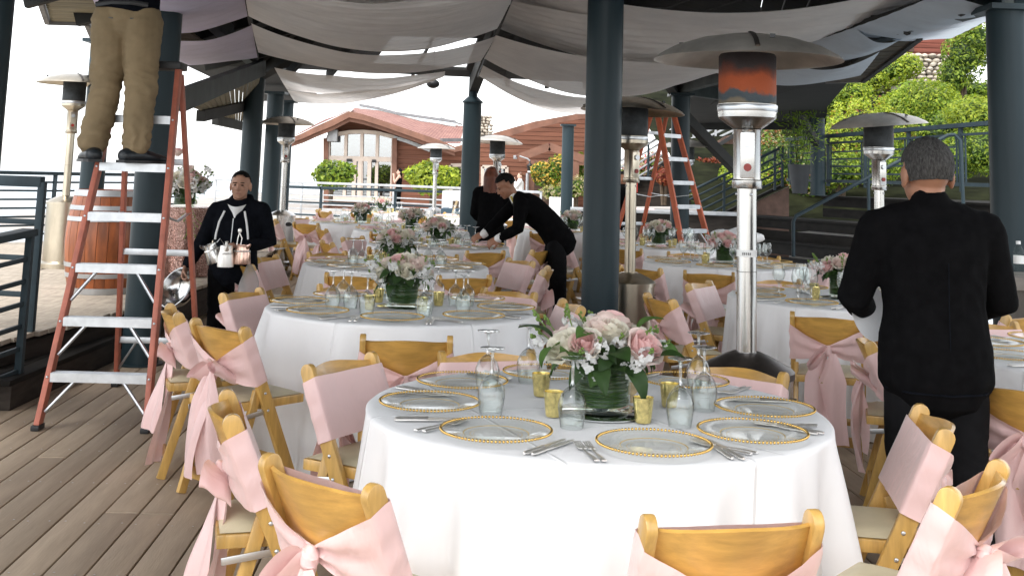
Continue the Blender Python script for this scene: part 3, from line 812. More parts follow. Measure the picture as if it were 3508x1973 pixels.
# ground beyond the deck, up to the house
b = MB(); b.add([(-14, 26.8, -0.05), (16, 20, -0.05), (40, 80, -0.05), (-16, 80, -0.05)], [(0, 1, 2, 3)])
structure(b.build('terrace_ground', mat('pale_terrace_paving', (0.36, 0.33, 0.30), 0.85, var=0.1, vscale=0.6), smooth=False))

# ------------------------------------------------------------------ amphitheatre steps at the right
steps = structure(empty('stone_steps', (0, 0, 0))); steps['label'] = None; del steps['label']
EDG = [(1.33, (5.86, 23.91, 1.33), (7.67, 18.17, 1.33)), (0.91, (4.56, 22.18, 0.91), (6.02, 19.19, 0.91)), (0.50, (3.86, 23.41, 0.50), (5.98, 18.88, 0.50))]
def ext(e, y):
    (z, a, c) = e
    t = (y - a[1]) / (c[1] - a[1])
    return a[0] + (c[0] - a[0]) * t
Y0s, Y1s = 11.2, 22.6
zb = 0.0
for k in (2, 1, 0):
    z = EDG[k][0]
    xa, xb = ext(EDG[k], Y1s), ext(EDG[k], Y0s)
    # riser of two boards and a tread with a nosing
    h = z - zb
    for q in range(2):
        MB().prism([(xa + 0.02, Y1s, zb + q * h / 2 + 0.004), (xb + 0.02, Y0s, zb + q * h / 2 + 0.004), (xb + 0.06, Y0s, zb + q * h / 2 + 0.004), (xa + 0.06, Y1s, zb + q * h / 2 + 0.004)], (0, 0, h / 2 - 0.03 - 0.008)).build('riser_board', M['stepwood'], steps, smooth=False)
    dpt = 8.0 if k == 0 else 0.75
    nb = 3 if k else 12
    for q in range(nb):
        w = 0.30 if k else 0.62
        MB().prism([(xa - 0.02 + q * w, Y1s, z - 0.04), (xb - 0.02 + q * w, Y0s, z - 0.04), (xb - 0.02 + (q + 1) * w - 0.008, Y0s, z - 0.04), (xa - 0.02 + (q + 1) * w - 0.008, Y1s, z - 0.04)], (0, 0, 0.04)).build('tread_board', M['stepwood'], steps, bevel=0.006)
    zb = z
# stringer wall at the far end, and its sloping railing
sw = thing('stair_stringer', 'brown sloping stringer wall closing the far end of the steps', 'wall', (0, 0, 0))
P0, P1 = V((3.40, 22.80, 0.39)), V((5.57, 22.80, 1.48))
MB().prism([(P0.x, P0.y, -0.04), (P1.x + .1, P1.y, -0.04), (P1.x + .1, P1.y, P1.z), (P0.x, P0.y, P0.z)], (0, 0.12, 0)).build('panel', M['brown_wall'], sw, smooth=False)
MB().beam(P0 + V(0, .06, 0.03), P1 + V(0, .06, 0.03), 0.2, 0.06).build('coping', M['stepwood'], sw, smooth=False)
hr = thing('sloping_railing', 'dark sloping stair railing of five parallel bars beside the green shrub', 'railing', (0, 0, 0))
for k in range(5):
    a, c = V((3.39, 22.70, 0.40)), V((5.51, 22.70, 1.48))
    dz = 0.17 + 0.155 * k
    MB().tube([a + V(0, 0, dz), c + V(0, 0, dz)], 0.02 if k < 4 else 0.028, 8).build('bar', M['rail_paint'], hr)
for t in (0.45, 0.93, 1.0):
    a = V((3.39, 22.70, 0.40)).lerp(V((5.51, 22.70, 1.48)), t)
    MB().beam(a, a + V(0, 0, 0.80), 0.045, 0.045).build('post', M['rail_paint'], hr)
# handrail climbing the steps
hh = thing('pipe_handrail', 'round pipe handrail climbing the dark steps left of the older man', 'handrail', (0, 0, 0))
a, c, d, e = V((4.14, 16.40, 1.05)), V((6.40, 16.40, 2.31)), V((6.55, 16.40, 2.29)), V((6.60, 16.40, 1.50))
MB().tube([V(a.x, a.y, 0.5), a - V(0, 0, .05), a + V(.04, 0, .03), c, c + (d - c) * .6 + V(0, 0, .02), d + V(.02, 0, -.05), V(e.x, e.y, 1.33)], 0.027, 10).build('pipe', M['rail_paint'], hh)
m_ = V((5.23, 16.40, 1.70)); MB().tube([V(m_.x, m_.y, 0.9), m_], 0.024, 10).build('post', M['rail_paint'], hh)
# panelled railing of the landing
pr = thing('panel_railing', 'slate railing with barred panels in front of the yellow green shrubs', 'railing', (0, 0, 0))
q0, q1 = V((6.16, 22.40, 1.62)), V((7.41, 17.50, 1.61))
top0, top1 = V((6.17, 22.40, 2.48)), V((7.43, 17.50, 2.56))
H0, H1 = top0.z - q0.z, top1.z - q1.z
def PP(t, s): return q0.lerp(q1, t) + V(0, 0, lerp(H0, H1, t) * s)
MB().beam(PP(-0.25, 1), PP(1.05, 1), 0.10, 0.07).build('top_rail', M['rail_paint'], pr)
MB().beam(PP(-0.25, 0), PP(1.05, 0), 0.06, 0.06).build('bottom_rail', M['rail_paint'], pr)
MB().beam(PP(-0.25, 0.84), PP(1.05, 0.84), 0.04, 0.04).build('middle_rail', M['rail_paint'], pr)
for t in (-0.22, 0.07, 0.33, 0.60, 0.88):
    MB().beam(PP(t, -0.12), PP(t, 1), 0.06, 0.06).build('post', M['rail_paint'], pr)
    for d_ in (-0.022, 0.022):
        MB().beam(PP(t + d_, 0), PP(t + d_, 0.84), 0.025, 0.025).build('baluster', M['rail_paint'], pr)
for ta, tb in ((-0.198, 0.048), (0.092, 0.308), (0.352, 0.578), (0.622, 0.858)):
    for s in (0.16, 0.32, 0.48, 0.64):
        MB().beam(PP(ta, s), PP(tb, s), 0.022, 0.03).build('bar', M['rail_paint'], pr)

# ------------------------------------------------------------------ hillside at the right
def hz(x, y): return 0.6 + max(0, min(y, 46) - 22.5) * 0.225 + 0.4 * mnoise.noise(V(x * .3, y * .3, 1))
b = MB(); b.grid(lambda u, v: (lerp(4.2, 32, u), lerp(22.9, 62, v), hz(lerp(4.2, 32, u), lerp(22.9, 62, v))), 30, 30)
structure(b.build('hillside', M['soil']))
# ------------------------------------------------------------------ the redwood house across the water
house = thing('redwood_house', 'long redwood house with curved gable, tall arched window and tiled roof', 'house', (0, 0, 0))
HY = 48.0
def strip(name, up, lo, m, dy, parent=house, back=0.0, smooth=False):
    """a board whose face follows two outlines, dy thick towards the back"""
    b = MB(); n = len(up)
    vs = [V(p) for p in up] + [V(p) for p in lo]
    vs2 = [p + V(0, dy, 0) for p in vs]
    fs = []
    for i in range(n - 1):
        fs.append((i, i + 1, n + i + 1, n + i)); fs.append((2 * n + i, 3 * n + i, 3 * n + i + 1, 2 * n + i + 1))
        fs.append((i, 2 * n + i, 2 * n + i + 1, i + 1)); fs.append((n + i, n + i + 1, 3 * n + i + 1, 3 * n + i))
    fs.append((0, n, 3 * n, 2 * n)); fs.append((n - 1, 3 * n - 1, 4 * n - 1, 2 * n - 1))
    b.add(vs + vs2, fs)
    return b.build(name, m, parent, smooth=smooth)
wall_top = [(-7.73, 48.00, 2.81), (-7.28, 48.00, 3.27), (-6.79, 48.00, 3.62), (-6.21, 48.00, 3.50), (-5.42, 48.00, 3.32), (-4.56, 48.00, 3.05), (-3.53, 48.00, 2.71), (-2.88, 48.00, 2.43), (-2.26, 48.00, 2.31), (-1.66, 48.00, 2.53), (0.35, 48.00, 3.13), (2.29, 48.00, 3.73), (3.37, 48.00, 4.00)]
wall_bot = [(p[0], p[1], -0.2) for p in wall_top]
wall_top = [(p[0], p[1], p[2] + (0.17 if i < 8 else 0.30)) for i, p in enumerate(wall_top)]
strip('wall', wall_top, wall_bot, M['siding'], 0.3)
f_up = [(-9.14, 46.60, 2.73), (-8.53, 46.60, 3.01), (-8.01, 46.60, 3.30), (-7.35, 46.60, 3.62), (-6.66, 46.60, 3.98), (-6.05, 46.60, 3.87), (-5.19, 46.60, 3.62), (-4.04, 46.60, 3.26), (-2.81, 46.60, 2.89), (-2.21, 46.60, 2.65)]
f_lo = [(-9.13, 46.60, 2.56), (-8.52, 46.60, 2.78), (-7.99, 46.60, 3.04), (-7.27, 46.60, 3.36), (-6.63, 46.60, 3.72), (-6.03, 46.60, 3.62), (-5.22, 46.60, 3.39), (-4.07, 46.60, 3.03), (-2.84, 46.60, 2.64), (-2.20, 46.60, 2.43)]
strip('fascia_board', f_up, f_lo, M['roof_fascia'], 0.18)
strip('fascia_board', [(p[0], p[1] + 0.19, p[2] + 0.02) for p in f_lo], [(p[0], p[1] + 0.19, p[2] - 0.16) for p in f_lo], M['roof_fascia'], 0.12)
h_up = [(-2.21, 46.60, 2.65), (-1.87, 46.60, 2.75), (-0.49, 46.60, 3.30), (1.04, 46.60, 3.79), (2.22, 46.60, 4.04), (3.43, 46.60, 4.30)]
h_lo = [(-2.20, 46.60, 2.43), (-1.81, 46.60, 2.53), (-0.45, 46.60, 2.99), (1.08, 46.60, 3.50), (2.22, 46.60, 3.80), (3.44, 46.60, 4.05)]
strip('fascia_board', h_up, h_lo, M['roof_fascia'], 0.18)
# soffit between fascia and wall
strip('soffit', [(p[0], p[1] + 0.18, p[2]) for p in f_lo], [(p[0], p[1] + 1.7, p[2]) for p in f_lo], M['soffit'], 0.02)
# roof: swept tiles going back
tl = [(-6.66, 46.90, 4.05), (-6.09, 46.90, 3.94), (-5.23, 46.90, 3.68), (-4.07, 46.90, 3.32), (-2.83, 46.90, 2.93), (-2.00, 47.50, 2.97)]
tb = [(-7.99, 58.00, 4.76), (-6.59, 58.00, 4.68), (-5.56, 58.00, 4.47), (-4.52, 58.00, 4.23), (-3.29, 58.00, 4.09), (-2.34, 58.00, 3.99)]
tl = [(p[0], p[1] - .2, p[2] - 0.16) for p in tl]
bb = MB(); bb.add(tl + tb, [(i, i + 1, 6 + i + 1, 6 + i) for i in range(5)])
me = bb.mesh('tile_roof', M['tile'], smooth=False)
uvl = me.uv_layers.new(name='UVMap')
for lp in me.loops:
    co = me.vertices[lp.vertex_index].co
    uvl.data[lp.index].uv = (co.x, co.y * 0.8)
link('tile_roof', me, house)
bb = MB(); bb.add([(p[0], p[1], p[2] + .02) for p in f_up[:5]] + [(-8.82, 52.00, 3.68), (-8.46, 52.00, 3.87), (-8.01, 52.00, 4.03), (-7.65, 52.00, 4.22), (-7.16, 52.00, 4.41)], [(i, i + 1, 6 + i, 5 + i) for i in range(4)])
link('tile_roof', bb.mesh('tile_roof', M['tile'], smooth=False), house)
# clerestory skylight frames on the ridge
for (a, c) in (((-7.59, 57.00, 4.63), (-6.67, 57.00, 4.50)), ((-6.67, 57.00, 4.50), (-5.66, 57.00, 4.27)), ((-5.66, 57.00, 4.27), (-2.70, 57.00, 3.94))):
    MB().beam(V(a) + V(0, 0, .22), V(c) + V(0, 0, .22), 0.7, 0.12).build('clerestory_cap', M['grey_metal'], house, smooth=False)
    MB().beam(V(a), V(c), 0.3, 0.34).build('clerestory_glass', M['window'], house, smooth=False)
MB().beam((-3.55, 58.00, 4.38), (-2.41, 58.00, 4.07), 0.4, 0.08).build('skylight_rail', M['grey_metal'], house, smooth=False)
MB().beam((-2.79, 46.80, 2.91), (-1.89, 47.40, 2.96), 0.2, 0.14).build('gutter', M['grey_metal'], house, smooth=False)
# chimney of fieldstones
ch0 = V((-2.23, 54.00, 3.21)); ch1 = V((-0.94, 54.00, 4.28))
chim = MB().box(((ch0.x + ch1.x) / 2, 54.6, (ch0.z + ch1.z) / 2 - 0.1), (ch1.x - ch0.x - 0.1, 1.0, ch1.z - ch0.z + 0.2)).build('chimney', M['mortar'], house, smooth=False)
stone_me = []
for k in range(5):
    s_ = MB(); s_.ell((0, 0, 0), (0.5, 0.5, 0.5), 9, 6)
    s_.v = [tuple(V(p) * (1 + 0.22 * mnoise.noise(V(p) * 2.2 + V(k * 7, 0, 0)))) for p in s_.v]
    stone_me.append(s_.mesh('stone', M['stone']))
def stones_on(x0, x1, z0, z1, y, w, h, parent, jit=0.25):
    z = z0; r = 0
    while z < z1:
        x = x0 + (r % 2) * w * 0.4
        while x < x1:
            ww = w * random.uniform(0.75, 1.3)
            o = link('stone', random.choice(stone_me), parent, (x + ww / 2, y + random.uniform(-.03, .03), z + h / 2 + random.uniform(-.1, .1) * h))
            o.scale = (ww * 0.98, 0.3, h * random.uniform(0.9, 1.15)); o.rotation_euler = (random.uniform(-.2, .2), random.uniform(-.35, .35), random.uniform(-.2, .2))
            x += ww * 0.97
        z += h * 0.93; r += 1
stones_on(ch0.x, ch1.x, ch0.z - .1, ch1.z - .05, 54.08, 0.22, 0.15, chim)
# tall window wall: frame members and panes
wf = MB().beam((-7.52, 47.90, 0.35), (-7.65, 47.90, 2.95), 0.16, 0.14, up=(0, 1, 0)).build('window', M['window_frame'], house, smooth=False)
def bar(p, q, w=0.13, d=0.12, name='frame', m='window_frame'):
    return MB().beam(p, q, w, d, up=(0, 1, 0)).build(name, M[m], wf, smooth=False)
VB = [((-6.85, 47.90, 0.37), (-6.90, 47.90, 3.09)), ((-6.14, 47.90, 0.34), (-6.23, 47.90, 3.18)), ((-5.51, 47.90, 0.33), (-5.57, 47.90, 3.15)), ((-4.87, 47.90, 0.31), (-4.89, 47.90, 2.98))]
for p, q in VB: bar(p, q)
arc = [(-7.68, 47.85, 2.91), (-7.25, 47.85, 3.06), (-6.74, 47.85, 3.16), (-6.17, 47.85, 3.19), (-5.56, 47.85, 3.16), (-4.85, 47.85, 3.00)]
for p, q in zip(arc[:-1], arc[1:]): bar(p, q, 0.16, 0.2, 'arch')
for p, q in zip([(-4.86, 47.80, 3.00), (-4.36, 47.80, 2.86), (-3.85, 47.80, 2.69)], [(-4.36, 47.80, 2.86), (-3.85, 47.80, 2.69), (-3.31, 47.80, 2.49)]): bar(p, q, 0.14, 0.16, 'arch_flashing', 'hoop')
bar((-7.60, 47.88, 2.04), (-4.91, 47.88, 2.06), 0.2, 0.16, 'transom')
bar((-7.45, 47.88, 0.35), (-4.87, 47.88, 0.33), 0.2, 0.16, 'sill')
for (p, q) in (((-6.46, 47.86, 0.38), (-6.47, 47.86, 1.99)), ((-6.22, 47.86, 0.39), (-6.25, 47.86, 2.00)), ((-5.82, 47.86, 0.40), (-5.85, 47.86, 2.01))): bar(p, q, 0.16, 0.1, 'door_stile')
for (p, q) in (((-6.81, 47.80, 1.97), (-6.58, 47.80, 1.97)), ((-5.74, 47.80, 1.97), (-5.57, 47.80, 1.97))): bar(p, q, 0.12, 0.12, 'door_closer', 'black_plastic')
panes = [[(-7.62, 48.00, 2.92), (-6.95, 48.00, 3.07), (-6.93, 48.00, 2.08), (-7.59, 48.00, 2.06)], [(-6.88, 48.00, 3.09), (-6.27, 48.00, 3.16), (-6.22, 48.00, 2.09), (-6.90, 48.00, 2.07)], [(-6.21, 48.00, 3.16), (-5.61, 48.00, 3.15), (-5.58, 48.00, 2.07), (-6.19, 48.00, 2.07)], [(-5.55, 48.00, 3.13), (-4.93, 48.00, 3.00), (-4.92, 48.00, 2.08), (-5.55, 48.00, 2.07)],
         [(-7.58, 48.00, 1.98), (-6.93, 48.00, 2.00), (-6.88, 48.00, 0.36), (-7.50, 48.00, 0.36)], [(-6.89, 48.00, 2.00), (-6.25, 48.00, 2.00), (-6.21, 48.00, 0.35), (-6.85, 48.00, 0.35)], [(-6.20, 48.00, 2.00), (-5.58, 48.00, 2.01), (-5.53, 48.00, 0.34), (-6.16, 48.00, 0.34)], [(-5.54, 48.00, 2.01), (-4.94, 48.00, 2.01), (-4.88, 48.00, 0.34), (-5.50, 48.00, 0.34)]]
for q in panes:
    MB().prism([(p[0], 47.97, p[2]) for p in q], (0, 0.015, 0)).build('pane', M['window'], wf, smooth=False)
for p, q in (((-7.57, 47.80, 0.02), (-7.73, 47.80, 2.87)), ((-4.73, 47.80, 0.10), (-4.82, 47.80, 2.96))): MB().beam(p, q, 0.2, 0.2, up=(0, 1, 0)).build('corner_board', M['roof_fascia'], house, smooth=False)
# plain windows further right
for (u0_, q) in enumerate(([(-2.41, 47.90, 1.90), (-1.91, 47.90, 1.92), (-1.86, 47.90, 0.52), (-2.36, 47.90, 0.50)], [(-1.07, 47.90, 1.88), (-0.04, 47.90, 1.89), (0.00, 47.90, 0.58), (-1.02, 47.90, 0.55)])):
    w_ = MB()
    for i in range(4): w_.beam(q[i], q[(i + 1) % 4], 0.14, 0.1, up=(0, 1, 0))
    if u0_: w_.beam(V(q[0]).lerp(V(q[1]), .5), V(q[3]).lerp(V(q[2]), .5), 0.14, 0.1, up=(0, 1, 0))
    wo = w_.build('window', M['window_frame'], house, smooth=False)
    MB().prism([(p[0], 47.94, p[2]) for p in q], (0, 0.015, 0)).build('pane', M['window'], wo, smooth=False)
MB().box((-7.42, 47.60, 2.98), (0.42, 0.3, 0.5)).build('floodlight', M['hoop'], house, bevel=0.02)
MB().box((0.30, 47.30, 2.31), (0.16, 0.2, 0.16)).build('floodlight', M['hoop'], house, bevel=0.02)
# porch
porch = thing('house_porch', 'small gabled redwood porch with a lantern on the house', 'porch', (0, 0, 0))
for (a, c) in (((0.38, 43.00, 2.21), (1.56, 43.00, 2.68)), ((1.56, 43.00, 2.68), (2.90, 43.00, 2.23))):
    MB().beam(a, c, 0.25, 0.30, up=(0, 0, 1)).build('barge_board', M['roof_fascia'], porch, smooth=False)
pk = V((1.56, 43.00, 2.76))
for s, e in ((-1, V((0.33, 43.00, 2.29))), (1, V((2.93, 43.00, 2.31)))):
    MB().prism([pk, e, e + V(0, 4, 0), pk + V(0, 4, 0)], (0, 0, 0.06)).build('tile_roof', M['tile'], porch, smooth=False)
MB().beam((0.71, 43.00, 2.07), (2.91, 43.00, 2.08), 0.2, 0.14).build('tie_beam', M['roof_fascia'], porch, smooth=False)
for q in ((0.89, 43.00, 2.12), (2.57, 43.00, 2.10)):
    MB().beam((q[0], q[1], -.1), q, 0.26, 0.26).build('post', M['roof_fascia'], porch, smooth=False)
MB().prism([(0.98, 44.50, 1.99), (2.54, 44.50, 2.04), (2.58, 44.50, 0.41), (1.02, 44.50, 0.37)], (0, 0.1, 0)).build('back_wall', M['brown_wall'], porch, smooth=False)
lq = V((0.83, 42.60, 1.83))
ln_ = thing('porch_lantern', 'black carriage lantern hanging at the porch post', 'lantern', lq)
MB().lathe([(0.06, -0.2), (0.11, 0.08), (0.13, 0.1), (0.03, 0.2), (0.02, 0.3)], 8, cap0=True).build('body', M['black_plastic'], ln_)
MB().lathe([(0.075, -0.15), (0.09, 0.06)], 8).build('pane', M['paper'], ln_)
MB().tube([(0, 0, 0.28), (-0.1, 0, 0.36), (-0.4, 0, 0.45)], 0.03).build('arm', M['hoop'], ln_)
dp = tag(MB().tube([(0.75, 42.70, 1.65), (0.75, 42.70, 0.70)], 0.06).build('downpipe', M['hoop']), 'grey downpipe beside the porch post', 'downpipe')

# ------------------------------------------------------------------ second staircase rising to the right, far back
s2 = thing('far_staircase', 'far outdoor staircase with grey rails rising to the right behind the ladder', 'staircase', (0, 0, 0))
MB().prism([(3.04, 34.00, 0.71), (3.04, 34.00, 0.89), (5.05, 34.00, 2.14), (5.77, 34.00, 2.16), (5.78, 34.00, 0.79)], (0, 1.4, 0)).build('flank', M['fascia'], s2, smooth=False)
for k in range(9):
    t = k / 9
    a = V((3.15, 33.90, 0.95)).lerp(V((5.03, 33.90, 2.14)), t)
    MB().box(a + V(0.1, 0.7, 0.02), (0.34, 1.4, 0.06)).build('tread', M['stepwood'], s2, smooth=False)
for k in range(5):
    MB().tube([V((3.37, 33.80, 1.08)) + V(0, 0, 0.2 + 0.2 * k), V((5.02, 33.80, 2.14)) + V(0, 0, 0.2 + 0.2 * k)], 0.028 if k < 4 else 0.04, 6).build('bar', M['hoop'], s2)
for t in (0.1, 0.5, 0.95):
    a = V((3.37, 33.80, 1.08)).lerp(V((5.02, 33.80, 2.14)), t)
    MB().beam(a, a + V(0, 0, 1.05), 0.06, 0.06).build('post', M['rail_paint'], s2)
bw = thing('stair_side_wall', 'brown boarded wall beside the upper stair flight above the red shrub', 'wall', (0, 0, 0))
for k in range(11):
    t0, t1 = k / 11 + 0.004, (k + 1) / 11 - 0.004
    def top(t): return V((5.02, 31.00, 2.17)).lerp(V((6.32, 31.00, 3.03)), t) if t < 0.72 else V((5.02, 31.00, 2.17)).lerp(V((6.32, 31.00, 3.03)), 0.72).lerp(V((6.32, 31.00, 2.87)), (t - .72) / .28)
    def bot(t): return V((5.02, 31.00, 1.39)).lerp(V((6.33, 31.00, 1.43)), t)
    MB().prism([bot(t0), bot(t1), top(t1), top(t0)], (0, 0.06, 0)).build('board', M['brown_wall'], bw, smooth=False)
MB().beam((5.00, 30.90, 2.06), (6.30, 30.90, 2.89), 0.06, 0.1).build('rail_strip', M['black_plastic'], bw, smooth=False)
us = thing('upper_stair_railing', 'pale blue upper stair railing under the dark eave', 'railing', (0, 0, 0))
for dv in range(3):
    MB().tube([V((5.14, 32.00, 2.70)) - V(0, 0, .16 * dv), V((6.64, 32.00, 3.45)) - V(0, 0, .16 * dv)], 0.035, 6).build('bar', M['hoop'], us)
for q in ((5.25, 32.00, 2.48), (5.59, 32.00, 2.65), (5.87, 32.00, 2.79), (6.38, 32.00, 2.85)):
    MB().beam(q, V(q) + V(0, 0, .4), 0.06, 0.06).build('post', M['hoop'], us)
sg = thing('small_red_sign', 'small white vertical sign with red border on the stair flank', 'sign', (3.78, 33.60, 1.35))
MB().box((0, 0, 0), (0.17, 0.02, 0.40)).build('panel', M['sign_red'], sg, bevel=0.004)
MB().box((0, -0.014, 0), (0.11, 0.01, 0.33)).build('face', M['paper'], sg)
MB().box((0, -0.021, 0.02), (0.035, 0.006, 0.20)).build('mark', M['sign_red'], sg)

# ------------------------------------------------------------------ red building and stone wall above the shrubs
rb = thing('hilltop_building', 'dark red wooden building on the hill above the stone wall', 'house', (0, 0, 0))
MB().prism([(14.71, 44.00, 6.53), (18.55, 44.00, 6.50), (18.59, 44.00, 8.08), (14.88, 44.00, 7.61)], (0, 0.5, 0)).build('wall', siding_mat('deep_red_siding', (0.26, 0.085, 0.06)), rb, smooth=False)
MB().beam((14.34, 43.30, 7.44), (17.52, 43.30, 7.82), 0.3, 0.2).build('eave_board', M['roof_fascia'], rb, smooth=False)
MB().beam((17.09, 42.80, 7.84), (18.55, 42.80, 8.16), 0.5, 0.3).build('eave_board', M['roof_fascia'], rb, smooth=False)
for u_ in ((15.67, 43.80, 7.04),):
    MB().box(u_, (0.25, 0.1, 0.4)).build('vent', M['brown_wall'], rb)
sw_ = thing('fieldstone_wall', 'pale fieldstone retaining wall between the shrubs and the red building', 'wall', (0, 0, 0))
c0, c1 = V((12.43, 38.00, 5.27)), V((15.08, 38.00, 6.03))
MB().box(((c0.x + c1.x) / 2, 38.55, (c0.z + c1.z) / 2 - .3), (c1.x - c0.x + 0.6, 0.9, c1.z - c0.z + 0.5)).build('backing', M['mortar'], sw_, smooth=False)
stones_on(c0.x - .2, c1.x + .2, c0.z - .2, c1.z, 38.05, 0.26, 0.155, sw_)

# ------------------------------------------------------------------ shrubs: leaves spread through the crown
G = [leaf_mat('lime_leaf', (0.40, 0.46, 0.05)), leaf_mat('yellow_green_leaf', (0.30, 0.38, 0.045)), leaf_mat('fresh_leaf', (0.16, 0.25, 0.03)), leaf_mat('deep_leaf', (0.045, 0.09, 0.02)), leaf_mat('red_leaf', (0.24, 0.045, 0.03)), leaf_mat('rust_leaf', (0.30, 0.11, 0.045)), leaf_mat('blossom_yellow', (0.75, 0.48, 0.10)), leaf_mat('blossom_pink', (0.75, 0.25, 0.27)), leaf_mat('cream_leaf', (0.50, 0.44, 0.28))]
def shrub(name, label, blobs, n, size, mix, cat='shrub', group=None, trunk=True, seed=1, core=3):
    """blobs: (centre, radii); mix: list of (material index, weight)"""
    r = np.random.default_rng(seed)
    base = V(blobs[0][0])
    t = thing(name, label, cat, (base.x, base.y, base.z - blobs[0][1][2]), group=group)
    off = np.array([base.x, base.y, base.z - blobs[0][1][2]])
    vol = np.array([b_[1][0] * b_[1][1] + b_[1][0] * b_[1][2] for b_ in blobs]); vol = vol / vol.sum()
    ids = r.choice(len(blobs), n, p=vol)
    cs = np.array([b_[0] for b_ in blobs])[ids]; rs = np.array([b_[1] for b_ in blobs])[ids]
    d = r.normal(size=(n, 3)); d /= np.linalg.norm(d, axis=1)[:, None]
    # clumps: push some directions out, others in
    ph = r.uniform(0, 6, (6, 3)); fr = r.normal(size=(6, 3)) * 4.5
    bump_ = sum(np.sin((d * fr[k]).sum(1) * 1.7 + ph[k, 0] + ids * 2.1) for k in range(6)) / 6
    rad = (0.70 + 0.3 * r.random(n) ** 0.55) * (1 + 0.20 * bump_)
    p = cs + d * rs * rad[:, None] - off
    nrm = d + r.normal(size=(n, 3)) * 0.55 + np.array([0, 0, 0.35]); nrm /= np.linalg.norm(nrm, axis=1)[:, None]
    a = np.cross(nrm, r.normal(size=(n, 3))); a /= np.linalg.norm(a, axis=1)[:, None]
    bb_ = np.cross(nrm, a)
    s = size * r.uniform(0.6, 1.3, n)[:, None]
    v = np.stack([p - a * s, p - bb_ * s * 0.45 + nrm * s * 0.1, p + a * s, p + bb_ * s * 0.45 + nrm * s * 0.1], 1).reshape(-1, 3)
    f = np.arange(4 * n).reshape(-1, 4)
    me = bpy.data.meshes.new('foliage')
    me.from_pydata(v.tolist(), [], f.tolist())
    for k, _ in mix: me.materials.append(G[k])
    w = np.array([x for _, x in mix], float); w /= w.sum()
    mi = r.choice(len(mix), n, p=w)
    me.polygons.foreach_set('material_index', mi.astype(np.int32).tolist())
    me.update()
    link('foliage', me, t)
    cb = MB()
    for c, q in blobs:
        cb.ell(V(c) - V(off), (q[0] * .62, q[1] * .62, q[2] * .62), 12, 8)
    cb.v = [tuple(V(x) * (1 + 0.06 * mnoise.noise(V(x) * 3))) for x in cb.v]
    cb.build('light_block_core', G[core], t)  # solid leaf-coloured core added to block light through the crown
    if trunk:
        tb_ = MB()
        for k in range(4):
            q = V(random.uniform(-.15, .15), random.uniform(-.1, .1), 0)
            tb_.tube([q * .3 - V(0, 0, 0.5), q + V(0, 0, .3), q * 3 + V(0, 0, blobs[0][1][2])], [0.05, 0.04, 0.02], 6)
        tb_.build('stem', M['bark'], t)
    return t
def bl(u_p, ry, rx, rz): return (u_p, (rx, ry, rz))
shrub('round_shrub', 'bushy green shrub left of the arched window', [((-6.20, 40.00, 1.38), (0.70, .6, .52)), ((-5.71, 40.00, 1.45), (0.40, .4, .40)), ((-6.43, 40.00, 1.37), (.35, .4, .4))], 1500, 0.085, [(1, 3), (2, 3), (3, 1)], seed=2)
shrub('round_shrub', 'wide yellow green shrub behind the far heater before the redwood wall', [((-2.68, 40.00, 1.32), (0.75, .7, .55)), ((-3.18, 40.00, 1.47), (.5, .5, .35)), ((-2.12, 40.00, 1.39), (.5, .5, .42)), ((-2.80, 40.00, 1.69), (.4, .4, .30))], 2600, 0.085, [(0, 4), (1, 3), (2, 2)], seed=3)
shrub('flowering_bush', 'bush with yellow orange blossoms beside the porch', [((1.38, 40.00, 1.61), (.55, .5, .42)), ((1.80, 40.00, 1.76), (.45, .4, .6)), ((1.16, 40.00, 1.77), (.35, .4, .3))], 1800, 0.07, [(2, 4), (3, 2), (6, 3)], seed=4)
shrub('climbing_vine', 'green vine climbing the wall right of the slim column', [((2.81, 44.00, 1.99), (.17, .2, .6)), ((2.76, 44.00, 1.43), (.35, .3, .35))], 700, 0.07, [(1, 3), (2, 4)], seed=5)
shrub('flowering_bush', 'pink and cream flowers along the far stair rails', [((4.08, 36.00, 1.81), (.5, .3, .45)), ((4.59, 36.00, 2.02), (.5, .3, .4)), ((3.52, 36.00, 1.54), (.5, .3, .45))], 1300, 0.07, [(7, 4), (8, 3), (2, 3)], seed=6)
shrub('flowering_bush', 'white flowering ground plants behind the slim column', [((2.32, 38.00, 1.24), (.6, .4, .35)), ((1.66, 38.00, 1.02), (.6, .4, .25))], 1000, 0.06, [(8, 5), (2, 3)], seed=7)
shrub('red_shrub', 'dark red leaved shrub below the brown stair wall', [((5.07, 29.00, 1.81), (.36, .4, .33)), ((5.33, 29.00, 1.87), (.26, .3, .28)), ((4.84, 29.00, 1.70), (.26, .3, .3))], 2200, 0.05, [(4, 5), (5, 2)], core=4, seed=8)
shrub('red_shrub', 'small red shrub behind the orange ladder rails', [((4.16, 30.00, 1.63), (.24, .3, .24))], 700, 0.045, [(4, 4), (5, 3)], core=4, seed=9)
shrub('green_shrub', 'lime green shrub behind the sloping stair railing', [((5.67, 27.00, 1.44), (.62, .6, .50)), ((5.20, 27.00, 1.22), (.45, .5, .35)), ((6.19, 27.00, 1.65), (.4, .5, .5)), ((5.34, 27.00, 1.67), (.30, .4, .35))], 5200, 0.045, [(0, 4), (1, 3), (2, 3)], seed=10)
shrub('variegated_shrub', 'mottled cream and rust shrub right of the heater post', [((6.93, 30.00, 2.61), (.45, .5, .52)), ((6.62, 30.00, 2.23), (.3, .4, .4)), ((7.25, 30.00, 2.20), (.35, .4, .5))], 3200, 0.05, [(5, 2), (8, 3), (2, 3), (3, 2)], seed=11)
shrub('clipped_shrub', 'big rounded green shrub on the hillside behind the far right heater', [((11.45, 31.00, 3.85), (1.0, .9, .68)), ((10.73, 31.00, 3.68), (.6, .6, .5))], 9000, 0.048, [(1, 3), (2, 4), (0, 2)], seed=12)
